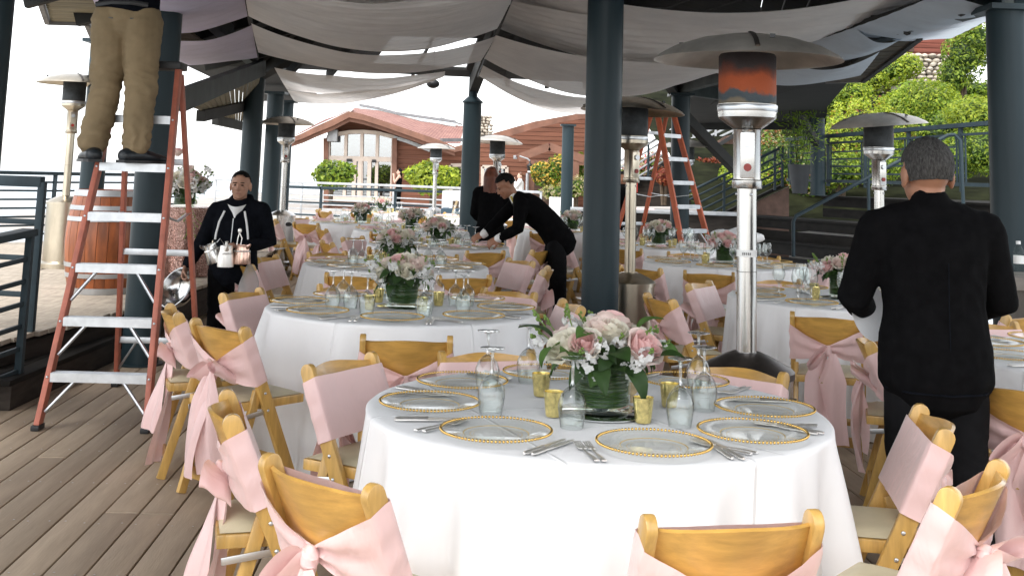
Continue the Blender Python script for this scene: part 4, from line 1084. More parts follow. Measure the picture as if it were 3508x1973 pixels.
shrub('feathery_shrub', 'yellow tipped feathery shrub above the panel railing', [((8.53, 27.00, 2.81), (.95, .8, .85)), ((8.10, 27.00, 2.37), (.6, .6, .7)), ((9.20, 27.00, 2.88), (.55, .6, .5))], 9000, 0.042, [(0, 5), (1, 4), (5, 1), (2, 2)], seed=13)
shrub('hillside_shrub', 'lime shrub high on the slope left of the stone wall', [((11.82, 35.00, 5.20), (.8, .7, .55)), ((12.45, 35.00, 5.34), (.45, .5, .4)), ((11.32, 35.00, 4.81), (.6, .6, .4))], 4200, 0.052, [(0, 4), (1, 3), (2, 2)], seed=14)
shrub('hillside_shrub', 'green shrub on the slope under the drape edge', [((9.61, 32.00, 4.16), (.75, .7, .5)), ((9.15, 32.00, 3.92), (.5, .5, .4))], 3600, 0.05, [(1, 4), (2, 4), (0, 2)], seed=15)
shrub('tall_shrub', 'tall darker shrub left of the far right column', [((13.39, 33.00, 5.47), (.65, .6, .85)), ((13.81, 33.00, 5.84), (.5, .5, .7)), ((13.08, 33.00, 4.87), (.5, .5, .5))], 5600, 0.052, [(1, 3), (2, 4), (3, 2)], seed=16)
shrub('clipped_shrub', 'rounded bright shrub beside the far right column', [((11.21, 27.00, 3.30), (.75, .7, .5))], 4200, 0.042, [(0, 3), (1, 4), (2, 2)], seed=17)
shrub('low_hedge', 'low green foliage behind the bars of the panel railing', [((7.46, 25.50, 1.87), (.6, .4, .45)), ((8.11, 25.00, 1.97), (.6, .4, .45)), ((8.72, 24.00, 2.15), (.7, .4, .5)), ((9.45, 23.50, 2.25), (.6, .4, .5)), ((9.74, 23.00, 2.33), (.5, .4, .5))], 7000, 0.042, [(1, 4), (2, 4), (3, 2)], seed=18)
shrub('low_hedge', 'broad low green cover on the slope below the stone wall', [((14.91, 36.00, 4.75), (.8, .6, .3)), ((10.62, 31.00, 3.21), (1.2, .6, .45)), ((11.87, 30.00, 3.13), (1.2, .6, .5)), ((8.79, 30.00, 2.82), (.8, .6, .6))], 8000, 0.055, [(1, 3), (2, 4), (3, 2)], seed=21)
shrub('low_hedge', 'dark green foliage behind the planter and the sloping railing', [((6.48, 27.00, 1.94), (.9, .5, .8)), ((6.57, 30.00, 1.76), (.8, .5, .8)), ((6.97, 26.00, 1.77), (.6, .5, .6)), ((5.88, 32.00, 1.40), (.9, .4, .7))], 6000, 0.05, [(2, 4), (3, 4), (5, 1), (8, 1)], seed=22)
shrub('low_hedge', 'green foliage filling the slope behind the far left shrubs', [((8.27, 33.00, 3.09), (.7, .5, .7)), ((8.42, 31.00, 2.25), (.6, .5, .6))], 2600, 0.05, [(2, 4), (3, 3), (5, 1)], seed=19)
pl = thing('potted_plant', 'dark tapered planter with a leafy bamboo beside the dark corner column', 'plant', (5.29, 20.50, 1.37))
MB().lathe([(0.13, 0), (0.20, 0.52), (0.185, 0.52), (0.17, 0.46), (0.0, 0.46)], 20, cap0=True).build('pot', M['pot'], pl)
fb = MB()
for k in range(420):
    c = V(random.gauss(0, .22), random.gauss(0, .2), random.uniform(.55, 1.55))
    d_ = V(random.gauss(0, 1), random.gauss(0, 1), random.gauss(-.3, .5)).normalized(); e_ = d_.orthogonal().normalized()
    fb.add([c, c + d_ * .05 + e_ * .014, c + d_ * .11, c + d_ * .05 - e_ * .014], [(0, 1, 2, 3)])
fb.build('foliage', G[2], pl)
sb = MB()
for k in range(7): sb.tube([(random.uniform(-.08, .08), random.uniform(-.08, .08), .45), (random.uniform(-.3, .3), random.uniform(-.3, .3), 1.5)], 0.008, 5)
sb.build('stem', G[3], pl)
# ------------------------------------------------------------------ folding chairs (origin on the floor, +X towards the chair's back)
CW = 0.195
SL = Vector((0.36, 0, 0.80)).normalized()                 # direction of the long posts, upwards
NL = Vector((SL.z, 0, -SL.x))                             # outward normal of the back plane
PF = Vector((-0.165, 0, 0.0))                             # foot of the long post
LEN = 0.875
def bp(h, y, d=0.0): return PF + SL * h + NL * d + Vector((0, y, 0))

def post_mesh():
    m = MB(); n = 8
    # rounded top, bevelled edges
    prof = [(-0.029, 0.0), (0.029, 0.0)] + [(0.029 * math.cos(q), LEN - 0.029 + 0.029 * math.sin(q)) for q in np.linspace(0, PI, 9)]
    poly = [PF + SL * h + NL * d + V(0, -0.0135, 0) for d, h in prof]
    m.prism(poly, (0, 0.027, 0))
    return m.mesh('post', M['honey'], bevel=0.004)
POST = post_mesh()
RL_T, RL_B = V(0.075, 0, 0.50), V(0.215, 0, 0.0)
REAR = MB().beam(RL_T, RL_B, 0.024, 0.042, up=(1, 0, 0)).mesh('rear_leg', M['honey'], bevel=0.004)
FSTR = MB().beam(bp(0.17, -CW), bp(0.17, CW), 0.022, 0.04, up=NL).mesh('front_stretcher', M['honey'], bevel=0.003)
RSTR = MB().beam(RL_B.lerp(RL_T, .2) + V(0, -.17, 0), RL_B.lerp(RL_T, .2) + V(0, .17, 0), 0.018, 0.055, up=(0, 0, 1)).mesh('rear_stretcher', M['honey'], bevel=0.003)
def seat_frame():
    m = MB()
    for s in (-1, 1): m.box((0.0, s * 0.160, 0.432), (0.37, 0.026, 0.04))
    m.box((-0.19, 0, 0.432), (0.03, 0.346, 0.04)); m.box((0.19, 0, 0.432), (0.03, 0.346, 0.04))
    return m.mesh('seat_frame', M['honey'], bevel=0.005)
SEATF = seat_frame()
SEATC = MB().grid(lambda u, v: (lerp(-0.197, 0.197, u), lerp(-0.165, 0.165, v), 0.455 + 0.016 * min(1, 9 * u, 9 * (1 - u)) * min(1, 8 * v, 8 * (1 - v)) + 0.004 * math.sin(PI * u) * math.sin(PI * v)), 17, 15).mesh('seat_cushion', M['vinyl'])
def panel_mesh():
    m = MB(); nu, nv = 15, 7
    vs = []
    for side in (0.0, 0.011):
        for j in range(nv):
            for i in range(nu):
                u, v = i / (nu - 1), j / (nv - 1)
                y = lerp(-CW + 0.012, CW - 0.012, u)
                e = math.sin(PI * u)
                top = LEN - 0.030 + 0.034 * e ** 1.3
                h = lerp(LEN - 0.205 - 0.012 * e, top, v)
                vs.append(bp(h, y, 0.004 + 0.050 * e + side - 0.006))
    fs = []; N = nu * nv
    for j in range(nv - 1):
        for i in range(nu - 1):
            a = j * nu + i
            fs.append((a, a + 1, a + nu + 1, a + nu)); fs.append((N + a, N + a + nu, N + a + nu + 1, N + a + 1))
    for i in range(nu - 1):
        fs.append((i, N + i, N + i + 1, i + 1)); k = (nv - 1) * nu + i
        fs.append((k, k + 1, N + k + 1, N + k))
    for j in range(nv - 1):
        a = j * nu; fs.append((a, a + nu, N + a + nu, N + a)); a = j * nu + nu - 1
        fs.append((a, N + a, N + a + nu, a + nu))
    m.add(vs, fs)
    return m.mesh('backrest', M['honey_panel'], angle=50)
PANEL = panel_mesh()
HINGE = MB().beam(V(0.03, 0, 0.405), V(0.19, 0, 0.385), 0.006, 0.022).mesh('hinge_bar', M['zinc'], bevel=0.002)
RIVET = MB().ell((0, 0, 0), (0.007, 0.004, 0.007), 8, 5).mesh('rivet', M['zinc'])
def make_chair():
    t = empty('folding_chair')
    for s in (-1, 1):
        link('post', POST, t, (0, s * CW, 0))
        link('rear_leg', REAR, t, (0, s * 0.176, 0))
        link('hinge_bar', HINGE, t, (0, s * 0.196, 0))
        q = bp(0.535, s * (CW + 0.0145)); link('rivet', RIVET, t, q)
        q = bp(0.47, s * (CW + 0.0145)); link('rivet', RIVET, t, (q.x + .005, q.y, q.z - .02))
    link('front_stretcher', FSTR, t); link('rear_stretcher', RSTR, t)
    link('seat_frame', SEATF, t); link('seat_cushion', SEATC, t); link('backrest', PANEL, t)
    return t

# ---- sashes: a band round the back, knot, loops and tails
def ribbon(path, width, n=14, wave=0.0, seed=0, cup=0.0, taper=None):
    """path: callable t -> (point, width direction, normal)"""
    m = MB()
    def fn(u, v):
        p, w, nn = path(v)
        k = (u - .5)
        wd = width * (taper(v) if taper else 1)
        return p + w * (k * wd) + nn * (wave * math.sin(u * 9 + seed + 2 * v) * min(1, 6 * v + .3) + cup * (4 * k * k - 1))
    m.grid(fn, 9, n)
    return m
def band_mesh(seed):
    st = [(0.0, 0.066, 0.668, 0.710), (0.035, 0.069, 0.650, 0.730), (0.09, 0.070, 0.625, 0.757), (0.15, 0.058, 0.605, 0.787), (0.200, 0.040, 0.590, 0.810), (0.2125, 0.030, 0.587, 0.814), (0.2125, -0.031, 0.585, 0.817), (0.205, -0.0345, 0.585, 0.818), (0.10, -0.034, 0.586, 0.817), (0.0, -0.034, 0.586, 0.818)]
    pts = []
    for a, c in zip(st[:-1], st[1:]):
        for k in range(4):
            q = k / 4; pts.append(tuple(lerp(a[i], c[i], q) for i in range(4)))
    pts.append(st[-1])
    full = pts + [(-y, d, a, c) for (y, d, a, c) in pts[-2::-1]]
    m = MB(); nu = len(full); nv = 10
    vs = []
    for j in range(nv):
        v = j / (nv - 1)
        for i, (y, d, h0, h1) in enumerate(full):
            back = max(0, min(1, (d - 0.035) / 0.02))
            r = back * 0.007 * math.sin(v * 13 + seed * 2.1 + y * 14) + back * 0.004 * mnoise.noise(V(y * 20, v * 7, seed))
            sd = 1 if y >= 0 else -1
            fr = 0.0022 * mnoise.noise(V(y * 9, v * 3, seed + 4)) if d < -0.03 else 0
            fr += -0.003 * math.exp(-((y - 0.03 - 0.02 * math.sin(4 * v + seed)) / 0.006) ** 2) if d < -0.03 else 0
            ruff = 0.004 * math.sin(v * 17 + seed) * (1 if abs(d) < 0.031 else 0)
            vs.append(bp(lerp(h0, h1, v), y + sd * ruff, d + r + fr))
    fs = []
    for j in range(nv - 1):
        for i in range(nu - 1):
            fs.append((j * nu + i, j * nu + i + 1, (j + 1) * nu + i + 1, (j + 1) * nu + i))
    m.add(vs, fs)
    return m.mesh('band', M['satin'], angle=70)
def loop_mesh(s, seed, size=1.0, droop=0.0):
    c0 = bp(0.69, 0, 0.092)
    def path(t):
        q = 2 * PI * t
        rr = 0.062 * size
        x = s * (rr * (1 - math.cos(q)) * 0.95)
        z = math.sin(q) * rr * 0.42
        p = c0 + V(0.012 * math.sin(q / 2), x, z + 0.012 - droop * abs(x) * 1.3)
        return p, V(0.85, 0.1 * s, 0.45 + .2 * math.sin(seed)).normalized(), V(0, -math.sin(q) * s, math.cos(q)).normalized()
    return ribbon(path, 0.125 * size, 22, 0.004, seed, 0.006, lambda t: 0.45 + 0.75 * math.sin(PI * t) ** 0.7).mesh('loop', M['satin'], angle=80)
def tail_mesh(s, seed, L=0.50, out=0.05, wid=0.15):
    c0 = bp(0.675, 0, 0.082)
    def path(t):
        p = c0 + V(0.030 * math.sin(t * 3.0 + seed) + 0.018 + 0.02 * t, s * (0.02 + out * t ** 0.8) + 0.010 * math.sin(5 * t + seed), -L * t)
        tw = 0.5 * math.sin(seed * 3 + 2.2 * t)
        return p, V(math.sin(tw), math.cos(tw), 0.10 * s), V(math.cos(tw), -math.sin(tw), 0)
    return ribbon(path, wid, 22, 0.011, seed, -0.012, lambda t: min(1, 0.22 + 2.4 * t)).mesh('tail', M['satin'], angle=80)
def knot_mesh(seed):
    m = MB(); m.ell(bp(0.69, 0, 0.090), (0.024, 0.024, 0.032), 14, 10)
    m.v = [tuple(V(p) + V(0.004, 0.004, 0.003) * math.sin(p[2] * 260 + p[1] * 150 + seed)) for p in m.v]
    return m.mesh('knot', M['satin'], angle=80)
BANDS = [band_mesh(k) for k in range(3)]
SASH = []
for k in range(4):
    if k == 0: parts = [('loop', loop_mesh(1, 1.0)), ('loop', loop_mesh(-1, 2.0)), ('tail', tail_mesh(1, 0.3, 0.40, 0.10, 0.13)), ('tail', tail_mesh(-1, 1.4, 0.36, 0.10, 0.13))]
    elif k == 1: parts = [('loop', loop_mesh(-1, 0.4, 0.9, 0.9)), ('tail', tail_mesh(1, 2.0, 0.50, 0.02, 0.16)), ('tail', tail_mesh(-1, 3.4, 0.44, 0.05, 0.16))]
    elif k == 2: parts = [('loop', loop_mesh(1, 2.4, 0.8, 0.5)), ('tail', tail_mesh(1, 4.0, 0.53, 0.06, 0.17)), ('tail', tail_mesh(-1, 5.0, 0.40, 0.03, 0.15))]
    else: parts = [('loop', loop_mesh(1, 3.1, 1.05, 0.2)), ('loop', loop_mesh(-1, 3.6, 0.85, 0.6)), ('tail', tail_mesh(-1, 6.1, 0.48, 0.07, 0.15)), ('tail', tail_mesh(1, 0.9, 0.46, 0.02, 0.14))]
    SASH.append([('band', BANDS[k % 3]), ('knot', knot_mesh(k))] + parts)
def make_sash(k):
    t = empty('chair_sash')
    for n_, me_ in SASH[k]: link(n_, me_, t)
    return t
CHAIR0 = make_chair(); CHAIR_USED = [False]
SASH0 = [make_sash(k) for k in range(4)]; SASH_USED = [[False] for _ in range(4)]
BACK_TOP_X = bp(LEN - 0.03, 0).x

def put_chair(c, ang, rad, where, yaw_off=0.0, sash=0, sash_on=True):
    """rad: distance of the back's top from the table centre"""
    a = math.radians(ang)
    yaw = a + math.radians(yaw_off)
    px, py = c[0] + rad * math.cos(a), c[1] + rad * math.sin(a)
    px -= BACK_TOP_X * math.cos(yaw); py -= BACK_TOP_X * math.sin(yaw)
    o = place(CHAIR0, CHAIR_USED, (px, py, 0.001), yaw, 'wooden folding chair ' + where, 'honey wooden folding chairs')
    o['category'] = 'chair'
    if sash_on:
        s = place(SASH0[sash], SASH_USED[sash], (px, py, 0.001), yaw, 'pink sash on chair ' + where, 'pink satin chair sashes')
        s['category'] = 'sash'

# ------------------------------------------------------------------ tablecloths
TR, TZ = 0.765, 0.765
def cloth_mesh(seed, nf):
    m = MB(); n = 192; r = random.Random(seed)
    ph = [r.uniform(0, 6) for _ in range(6)]
    def fold(q, t):
        w = 0.045 * math.sin(nf * q + ph[0] + 0.9 * math.sin(2 * q + ph[1])) + 0.024 * math.sin((nf + 5) * q + ph[2] + 1.2 * math.sin(3 * q + ph[4])) + 0.014 * math.sin(2 * nf * q + ph[3])
        w += 0.02 * math.sin(3 * q + ph[5])
        return 1.6 * w * t ** 0.85
    rows = [(0.0, TZ)]
    rs = [0.2, 0.45, 0.65, 0.735, 0.757]
    vs = [(0, 0, TZ)]
    ring = []
    for k, rr in enumerate(rs):
        for j in range(n):
            q = 2 * PI * j / n
            vs.append((rr * math.cos(q), rr * math.sin(q), TZ + 0.0012 * mnoise.noise(V(rr * 4 * math.cos(q), rr * 4 * math.sin(q), seed)) - (0.002 if k == 4 else 0)))
    ts = [0.004, 0.02, 0.06, 0.12, 0.2, 0.3, 0.4, 0.5, 0.6, 0.7, 0.8, 0.9, 0.97, 1.0]
    for t in ts:
        for j in range(n):
            q = 2 * PI * j / n
            rr = TR + 0.055 * t + fold(q, t)
            vs.append((rr * math.cos(q), rr * math.sin(q), TZ - 0.006 - (TZ - 0.012) * t))
    m.v = vs
    for j in range(n): m.f.append((0, 1 + j, 1 + (j + 1) % n)); m.mi.append(0)
    R_ = len(rs) + len(ts)
    for k in range(R_ - 1):
        for j in range(n):
            j2 = (j + 1) % n
            m.f.append((1 + k * n + j, 1 + (k + 1) * n + j, 1 + (k + 1) * n + j2, 1 + k * n + j2)); m.mi.append(0)
    return m.mesh('tablecloth', M['linen'], angle=70)
CLOTHS = [cloth_mesh(1, 15), cloth_mesh(2, 13), cloth_mesh(3, 17)]
SEAM = MB().grid(lambda u, v: (lerp(-0.006, 0.006, u), lerp(-0.757, 0.757, v), 0.7672 + 0.0012 * math.sin(PI * u)), 4, 40).mesh('seam', M['linen'])

# ------------------------------------------------------------------ table ware
def lathe_me(name, prof, m, n=40, ang=50): return MB().lathe(prof, n).mesh(name, m, angle=ang)
PLATE = lathe_me('plate', [(0.0, 0.006), (0.085, 0.006), (0.095, 0.008), (0.106, 0.013), (0.150, 0.021), (0.162, 0.0225), (0.162, 0.0195), (0.150, 0.0175), (0.106, 0.0095), (0.095, 0.003), (0.085, 0.001), (0.0, 0.001)], M['glass_plate'], 56)
def bead_mesh(nb, nu, nv):
    m = MB()
    for k in range(nb):
        q = 2 * PI * k / nb
        m.ell((0.1625 * math.cos(q), 0.1625 * math.sin(q), 0.022), (0.0044,) * 3, nu, nv)
    return m.mesh('beaded_rim', M['gold'], angle=180)
BEADS = bead_mesh(92, 8, 5)
INNER = MB().lathe([(0.0940, 0.0096), (0.0972, 0.0112)], 56).lathe([(0.076, 0.0072), (0.0775, 0.0072)], 56).lathe([(0.066, 0.0072), (0.0668, 0.0072)], 56).mesh('gold_line_reflection', M['gold_line_reflection'])  # widest ring is the gold line; two thin inner rings are painted reflections
def make_charger():
    t = empty('charger_plate')
    link('plate', PLATE, t); link('beaded_rim', BEADS, t); link('gold_line_reflection', INNER, t)
    return t
# wine glass, standing; the inverted ones are turned over
GL = [(0.0, 0.0025), (0.012, 0.0035), (0.034, 0.0025), (0.036, 0.001), (0.036, 0.003), (0.014, 0.0065), (0.0055, 0.012), (0.0042, 0.03), (0.0042, 0.062), (0.006, 0.074), (0.018, 0.083), (0.031, 0.098), (0.0385, 0.118), (0.0395, 0.135), (0.036, 0.160), (0.0315, 0.186), (0.0305, 0.186), (0.0350, 0.160), (0.0383, 0.135), (0.0372, 0.119), (0.029, 0.100), (0.014, 0.088), (0.0, 0.085)]
_g = MB(); _g.cur = 1; _g.lathe(GL[:11], 28); _g.cur = 0; _g.lathe(GL[10:], 28)
GLASS_ME = _g.mesh('wine_glass', [M['glass'], M['glass_stem']], angle=60)
GL_H = 0.186
FORKP = MB()
def fork_mesh():
    m = MB()
    m.tube([(0, -0.10, 0.006), (0, -0.06, 0.006), (0, 0.0, 0.004), (0, 0.03, 0.006)], [(0.0022, 0.0085), (0.0020, 0.0065), (0.0018, 0.003), (0.0018, 0.0045)], 8, side=(0, 0, 1))
    m.box((0, 0.043, 0.0065), (0.022, 0.028, 0.002))
    for k in range(4): m.beam((-0.0095 + 0.0063 * k, 0.055, 0.0065), (-0.0085 + 0.0057 * k, 0.098, 0.011), 0.0030, 0.002)
    return m.mesh('fork', M['silver'])
FORK = fork_mesh()
def knife_mesh():
    m = MB()
    m.tube([(0, -0.112, 0.006), (0, -0.10, 0.006), (0, -0.04, 0.006), (0, -0.012, 0.006), (0, -0.008, 0.006)], [(0.003, 0.004), (0.0048, 0.0085), (0.0045, 0.007), (0.005, 0.0085), (0.004, 0.006)], 10, side=(0, 0, 1))
    m.prism([(-0.007, -0.008, 0.0045), (0.008, -0.008, 0.0045), (0.010, 0.05, 0.0045), (0.008, 0.10, 0.0045), (0.0, 0.118, 0.0045), (-0.005, 0.10, 0.0045)], (0, 0, 0.0016))
    return m.mesh('knife', M['silver'])
KNIFE = knife_mesh()
VOTIVE = lathe_me('votive', [(0.0, 0.001), (0.0235, 0.001), (0.0255, 0.004), (0.0265, 0.012), (0.0335, 0.078), (0.0315, 0.078), (0.025, 0.014), (0.0, 0.012)], M['gold_mercury'], 26)
NAPK = MB().grid(lambda u, v: (lerp(-.055, .055, u), lerp(-.12, .12, v), 0.004 + 0.014 * min(1, 6 * u, 6 * (1 - u)) * min(1, 10 * v, 10 * (1 - v)) + 0.004 * math.sin(9 * u + 4 * v)), 11, 15).mesh('napkin', M['napkin'])
TRAY = lathe_me('mirror_tray', [(0.0, 0.0065), (0.148, 0.0065), (0.150, 0.005), (0.150, 0.001), (0.0, 0.001)], M['mirror'], 48)

CH0, CH_U = make_charger(), [False]
def single(name, me, loc, rz=0.0, label=None, cat=None, group=None, flip=False, tilt=None):
    o = link(name, me, None, loc)
    o.rotation_euler = (PI, 0, rz) if flip else (tilt[0] if tilt else 0, tilt[1] if tilt else 0, rz)
    return tag(o, label, cat, group)

# ------------------------------------------------------------------ flowers
def rose_mesh(seed, mats, open_=1.0):
    """nested cupped petals, radius about 1"""
    r = random.Random(seed)
    m = MB()
    layers = [(3, 0.26, 0.95, 0.05), (4, 0.42, 0.98, 0.12), (5, 0.60, 0.92, 0.24), (5, 0.78, 0.80, 0.42), (6, 0.95, 0.62, 0.70)]
    for li, (n, rad, top, flare) in enumerate(layers):
        m.cur = 0 if li < 3 else (1 if li == 3 else 2)
        for k in range(n):
            q0 = 2 * PI * k / n + li * 0.7 + r.uniform(-.2, .2)
            wd = 2.5 * PI / n * 0.62
            tp = top * r.uniform(.9, 1.06); fl = flare * open_ * r.uniform(.8, 1.2)
            def fn(u, v, q0=q0, wd=wd, tp=tp, fl=fl, rad=rad):
                a = q0 + (u - .5) * 2 * wd * (0.35 + 0.65 * math.sin(PI * min(1, .18 + v * .72)))
                z = -0.75 + v * (0.75 + tp) - 0.16 * (2 * u - 1) ** 2 * v
                rr = rad * (0.30 + 0.70 * math.sin(min(1, v * 1.25) * PI / 2)) + fl * max(0, v - .62) ** 1.5 * 1.6
                rr *= 0.97 + 0.07 * abs(2 * u - 1) * (1 if v > .5 else .3)
                z -= fl * 0.5 * max(0, v - .8) ** 1.2 * 3
                return (rr * math.cos(a), rr * math.sin(a), z)
            m.grid(fn, 7, 7)
    m.cur = 0; m.ell((0, 0, .35), (.17, .17, .5), 8, 6)
    return m.mesh('rose', mats, angle=180)
RP, RBL, RCR = M['rose_pink'], M['rose_blush'], M['rose_cream']
ROSES = [rose_mesh(1, [RP, RP, RBL]), rose_mesh(2, [RBL, RBL, RCR]), rose_mesh(3, [RCR, RCR, RCR], 1.2), rose_mesh(4, [RP, RBL, RCR], .8)]
def stock_mesh(seed):
    r = random.Random(seed); m = MB()
    for k in range(34):
        z = r.uniform(-1, 1); q = r.uniform(0, 6.28); rad = 0.50 * (1 - 0.35 * z) * r.uniform(.7, 1.05)
        c = V(rad * math.cos(q), rad * math.sin(q), z)
        nn = V(math.cos(q), math.sin(q), .4 + r.uniform(-.3, .5)).normalized(); a = nn.orthogonal().normalized(); b_ = nn.cross(a)
        for j in range(5):
            qq = 2 * PI * j / 5 + r.uniform(0, .5); d = a * math.cos(qq) + b_ * math.sin(qq); e = a * -math.sin(qq) + b_ * math.cos(qq)
            s = r.uniform(.2, .3)
            m.add([c, c + d * s * .6 + e * s * .42 + nn * .09, c + d * s * 1.05 + nn * .03, c + d * s * .6 - e * s * .42 + nn * .09], [(0, 1, 2, 3)])
    m.cur = 1
    for k in range(5):
        c = V(r.uniform(-.15, .15), r.uniform(-.15, .15), 1.05 + .08 * k); m.ell(c, (.10, .10, .13), 6, 5)
    return m.mesh('stock_flower', [M['white_petal'], M['stem']], angle=180)
STOCKS = [stock_mesh(k) for k in range(3)]
def leaf_me(m, L=1.0, W=0.6, curl=0.25):
    b_ = MB()
    def fn(u, v):
        w = W * math.sin(PI * v ** 0.8) ** 0.8 * (u - .5)
        return (w, v * L, curl * math.sin(PI * v * .9) * .5 - curl * v * v + abs(u - .5) * 0.22 * W)
    b_.grid(fn, 5, 8)
    return b_.mesh('leaf', m, angle=180)
LEAVES = [leaf_me(M['leaf_dark']), leaf_me(M['leaf_mid'], 1.0, .72, .35), leaf_me(M['leaf_dark'], 1.0, .5, .5)]
SPRIG = MB()
SPRIG.tube([(0, 0, 0), (.05, 0, .5), (.14, .02, 1)], [.02, .018, .012], 5)
for k in range(7): SPRIG.ell((.14 + random.uniform(-.06, .06), random.uniform(-.06, .06), .86 + .04 * k), (.035, .035, .05), 6, 4)
SPRIG_ME = SPRIG.mesh('sprig', M['stem'], angle=180)
VASE = lathe_me('vase', [(0.0, 0.001), (0.076, 0.001), (0.080, 0.004), (0.080, 0.135), (0.0775, 0.135), (0.0775, 0.016), (0.0, 0.012)], M['water'], 40)
_w = MB(); _w.lathe([(0.0, 0.020), (0.072, 0.022), (0.0725, 0.030), (0.0725, 0.128), (0.06, 0.126), (0.0, 0.122)], 40)
_z = 0.022; _k = 0
while _z < 0.124:                                  # long leaf strips wound round, pale ribs between dark blades
    _h = random.uniform(0.004, 0.012) if _k % 2 else random.uniform(0.002, 0.0045)
    _w.cur = _k % 2
    _w.lathe([(0.0728, _z), (0.0742 + 0.0008 * (_k % 3), _z + _h * .5), (0.0730, _z + _h)], 40)
    _z += _h; _k += 1
WRAP = _w.mesh('leaf_wrap', [M['wrap'], M['wrap_dark']])
def centerpiece(loc, label, seed, roses=None, rich=True, scale=1.0, group='floral centrepieces on the tables'):
    r = random.Random(seed)
    t = thing('flower_centerpiece', label, 'flowers', loc, group=group)
    t.scale = (scale * 1.1, scale * 1.1, scale)
    link('vase', VASE, t); link('leaf_wrap', WRAP, t)
    def put(name, me, p, s, direction, roll=None):
        o = link(name, me, t, p); o.scale = (s,) * 3
        d = V(direction).normalized(); q = d.to_track_quat('Z', 'Y')
        o.rotation_euler = (q.to_matrix() @ Matrix.Rotation(roll if roll is not None else r.uniform(0, 6.28), 3, 'Z')).to_euler()
        return o
    rs = roses if roses else [(r.uniform(0, 360) , r.uniform(.04, .13), r.uniform(.17, .25), r.choice((0, 1, 1, 2, 3))) for _ in range(0)]
    if not roses:
        rs = []
        for k in range(9):
            a = 360 * k / 9 + r.uniform(-12, 12); rad = 0.105 if k % 2 else 0.075
            rs.append((a, rad + r.uniform(-.015, .02), 0.185 + (0.045 if k % 2 == 0 else 0.0) + r.uniform(-.012, .012), r.choice((0, 1, 1, 2, 2, 3))))
        rs.append((r.uniform(0, 360), 0.02, 0.25, r.choice((0, 1, 2))))
    for a, rad, z, k in rs:
        q = math.radians(a)
        put('rose', ROSES[k], (rad * math.cos(q), rad * math.sin(q), z), r.uniform(.043, .052), (math.cos(q) * rad * 8, math.sin(q) * rad * 8, .75))
    for k in range(13 if rich else 8):
        q = 2 * PI * (k + .5) / (13 if rich else 8) + r.uniform(-.2, .2); rad = r.uniform(.06, .16)
        put('stock_flower', r.choice(STOCKS), (rad * math.cos(q), rad * math.sin(q), r.uniform(.185, .25) - rad * .22), r.uniform(.038, .05), (math.cos(q) * rad * 7, math.sin(q) * rad * 7, .8))
    for k in range(34 if rich else 18):
        q = 2 * PI * k / (34 if rich else 18) + r.uniform(-.3, .3); rad = r.uniform(.05, .10)
        s = r.uniform(.065, .10)
        o = link('leaf', r.choice(LEAVES), t, (rad * math.cos(q), rad * math.sin(q), r.uniform(.12, .20)))
        o.scale = (s,) * 3; o.rotation_euler = (r.uniform(-.8, .5), r.uniform(-.4, .4), q - PI / 2)
    for k in range(7 if rich else 3):
        q = r.uniform(0, 6.28); rad = r.uniform(.03, .11)
        o = link('sprig', SPRIG_ME, t, (rad * math.cos(q), rad * math.sin(q), .16)); s = r.uniform(.10, .145); o.scale = (s, s, s)
        o.rotation_euler = (r.uniform(-.5, .5), r.uniform(0, .7), q)
    fo = MB(); fo.ell((0, 0, .155), (.10, .10, .05), 12, 6); fo.build('greenery_base', M['leaf_dark'], t)
    return t

# ------------------------------------------------------------------ laying a table
POSN = {}
def pos_word(a):
    a = a % 360
    names = [(270, 'at the front'), (315, 'at the front right'), (0, 'at the right side'), (45, 'at the back right'), (90, 'at the back'), (135, 'at the back left'), (180, 'at the left side'), (225, 'at the front left'), (360, 'at the right side')]
    return min(names, key=lambda n: abs(n[0] - a))[1]
def uw(used, a):
    """the nearest place word not yet used at this table"""
    a = a % 360
    names = [(270, 'at the front'), (315, 'at the front right'), (0, 'at the right side'), (45, 'at the back right'), (90, 'at the back'), (135, 'at the back left'), (180, 'at the left side'), (225, 'at the front left')]
    free = [n for n in names if n[1] not in used]
    w = min(free, key=lambda n: min(abs(n[0] - a), 360 - abs(n[0] - a)))[1]
    used.add(w)
    return w
def setting(c, ang, r, tname, napkin=False, cutlery=True, word=None, jit=1.0):
    a = math.radians(ang); x, y = c[0] + r * math.cos(a), c[1] + r * math.sin(a)
    w = word or pos_word(ang)
    z = TZ + 0.0025
    o = place(CH0, CH_U, (x, y, z), a, f'gold beaded glass charger {w} of {tname}', 'gold beaded chargers'); o['category'] = 'plate'
    d = V(math.cos(a), math.sin(a), 0); tdir = V(-d.y, d.x, 0)      # outward, and to the diner's... left when facing the centre is -tdir
    rz = math.atan2(-d.y, -d.x) - PI / 2                            # cutlery points to the table centre
    if cutlery:
        for k, (s, me, nm, lab) in enumerate(((-0.182, FORK, 'fork', 'inner fork'), (-0.206, FORK, 'fork', 'outer fork'), (0.183, KNIFE, 'knife', 'inner knife'), (0.205, KNIFE, 'knife', 'outer knife'))):
            p = V(x, y, z) + tdir * s + d * (0.02 + random.uniform(-.012, .012) * jit)
            single(nm, me, p, rz + random.uniform(-.05, .05) * jit, f'silver {lab} {w} of {tname}', nm, 'silver cutlery on the tables')
    if napkin:
        single('napkin', NAPK, (x, y, z + 0.024), rz + random.uniform(-.2, .2), f'folded pink napkin {w} of {tname}', 'napkin', 'folded pink napkins')
def glass_at(x, y, inv, label, s=1.0):
    o = single('wine_glass', GLASS_ME, (x, y, TZ + (0.003 + GL_H * s if inv else 0.003)), random.uniform(0, 6), label, 'glass', 'stemmed glasses on the tables', flip=inv)
    if s != 1: o.scale = (s, s, s)
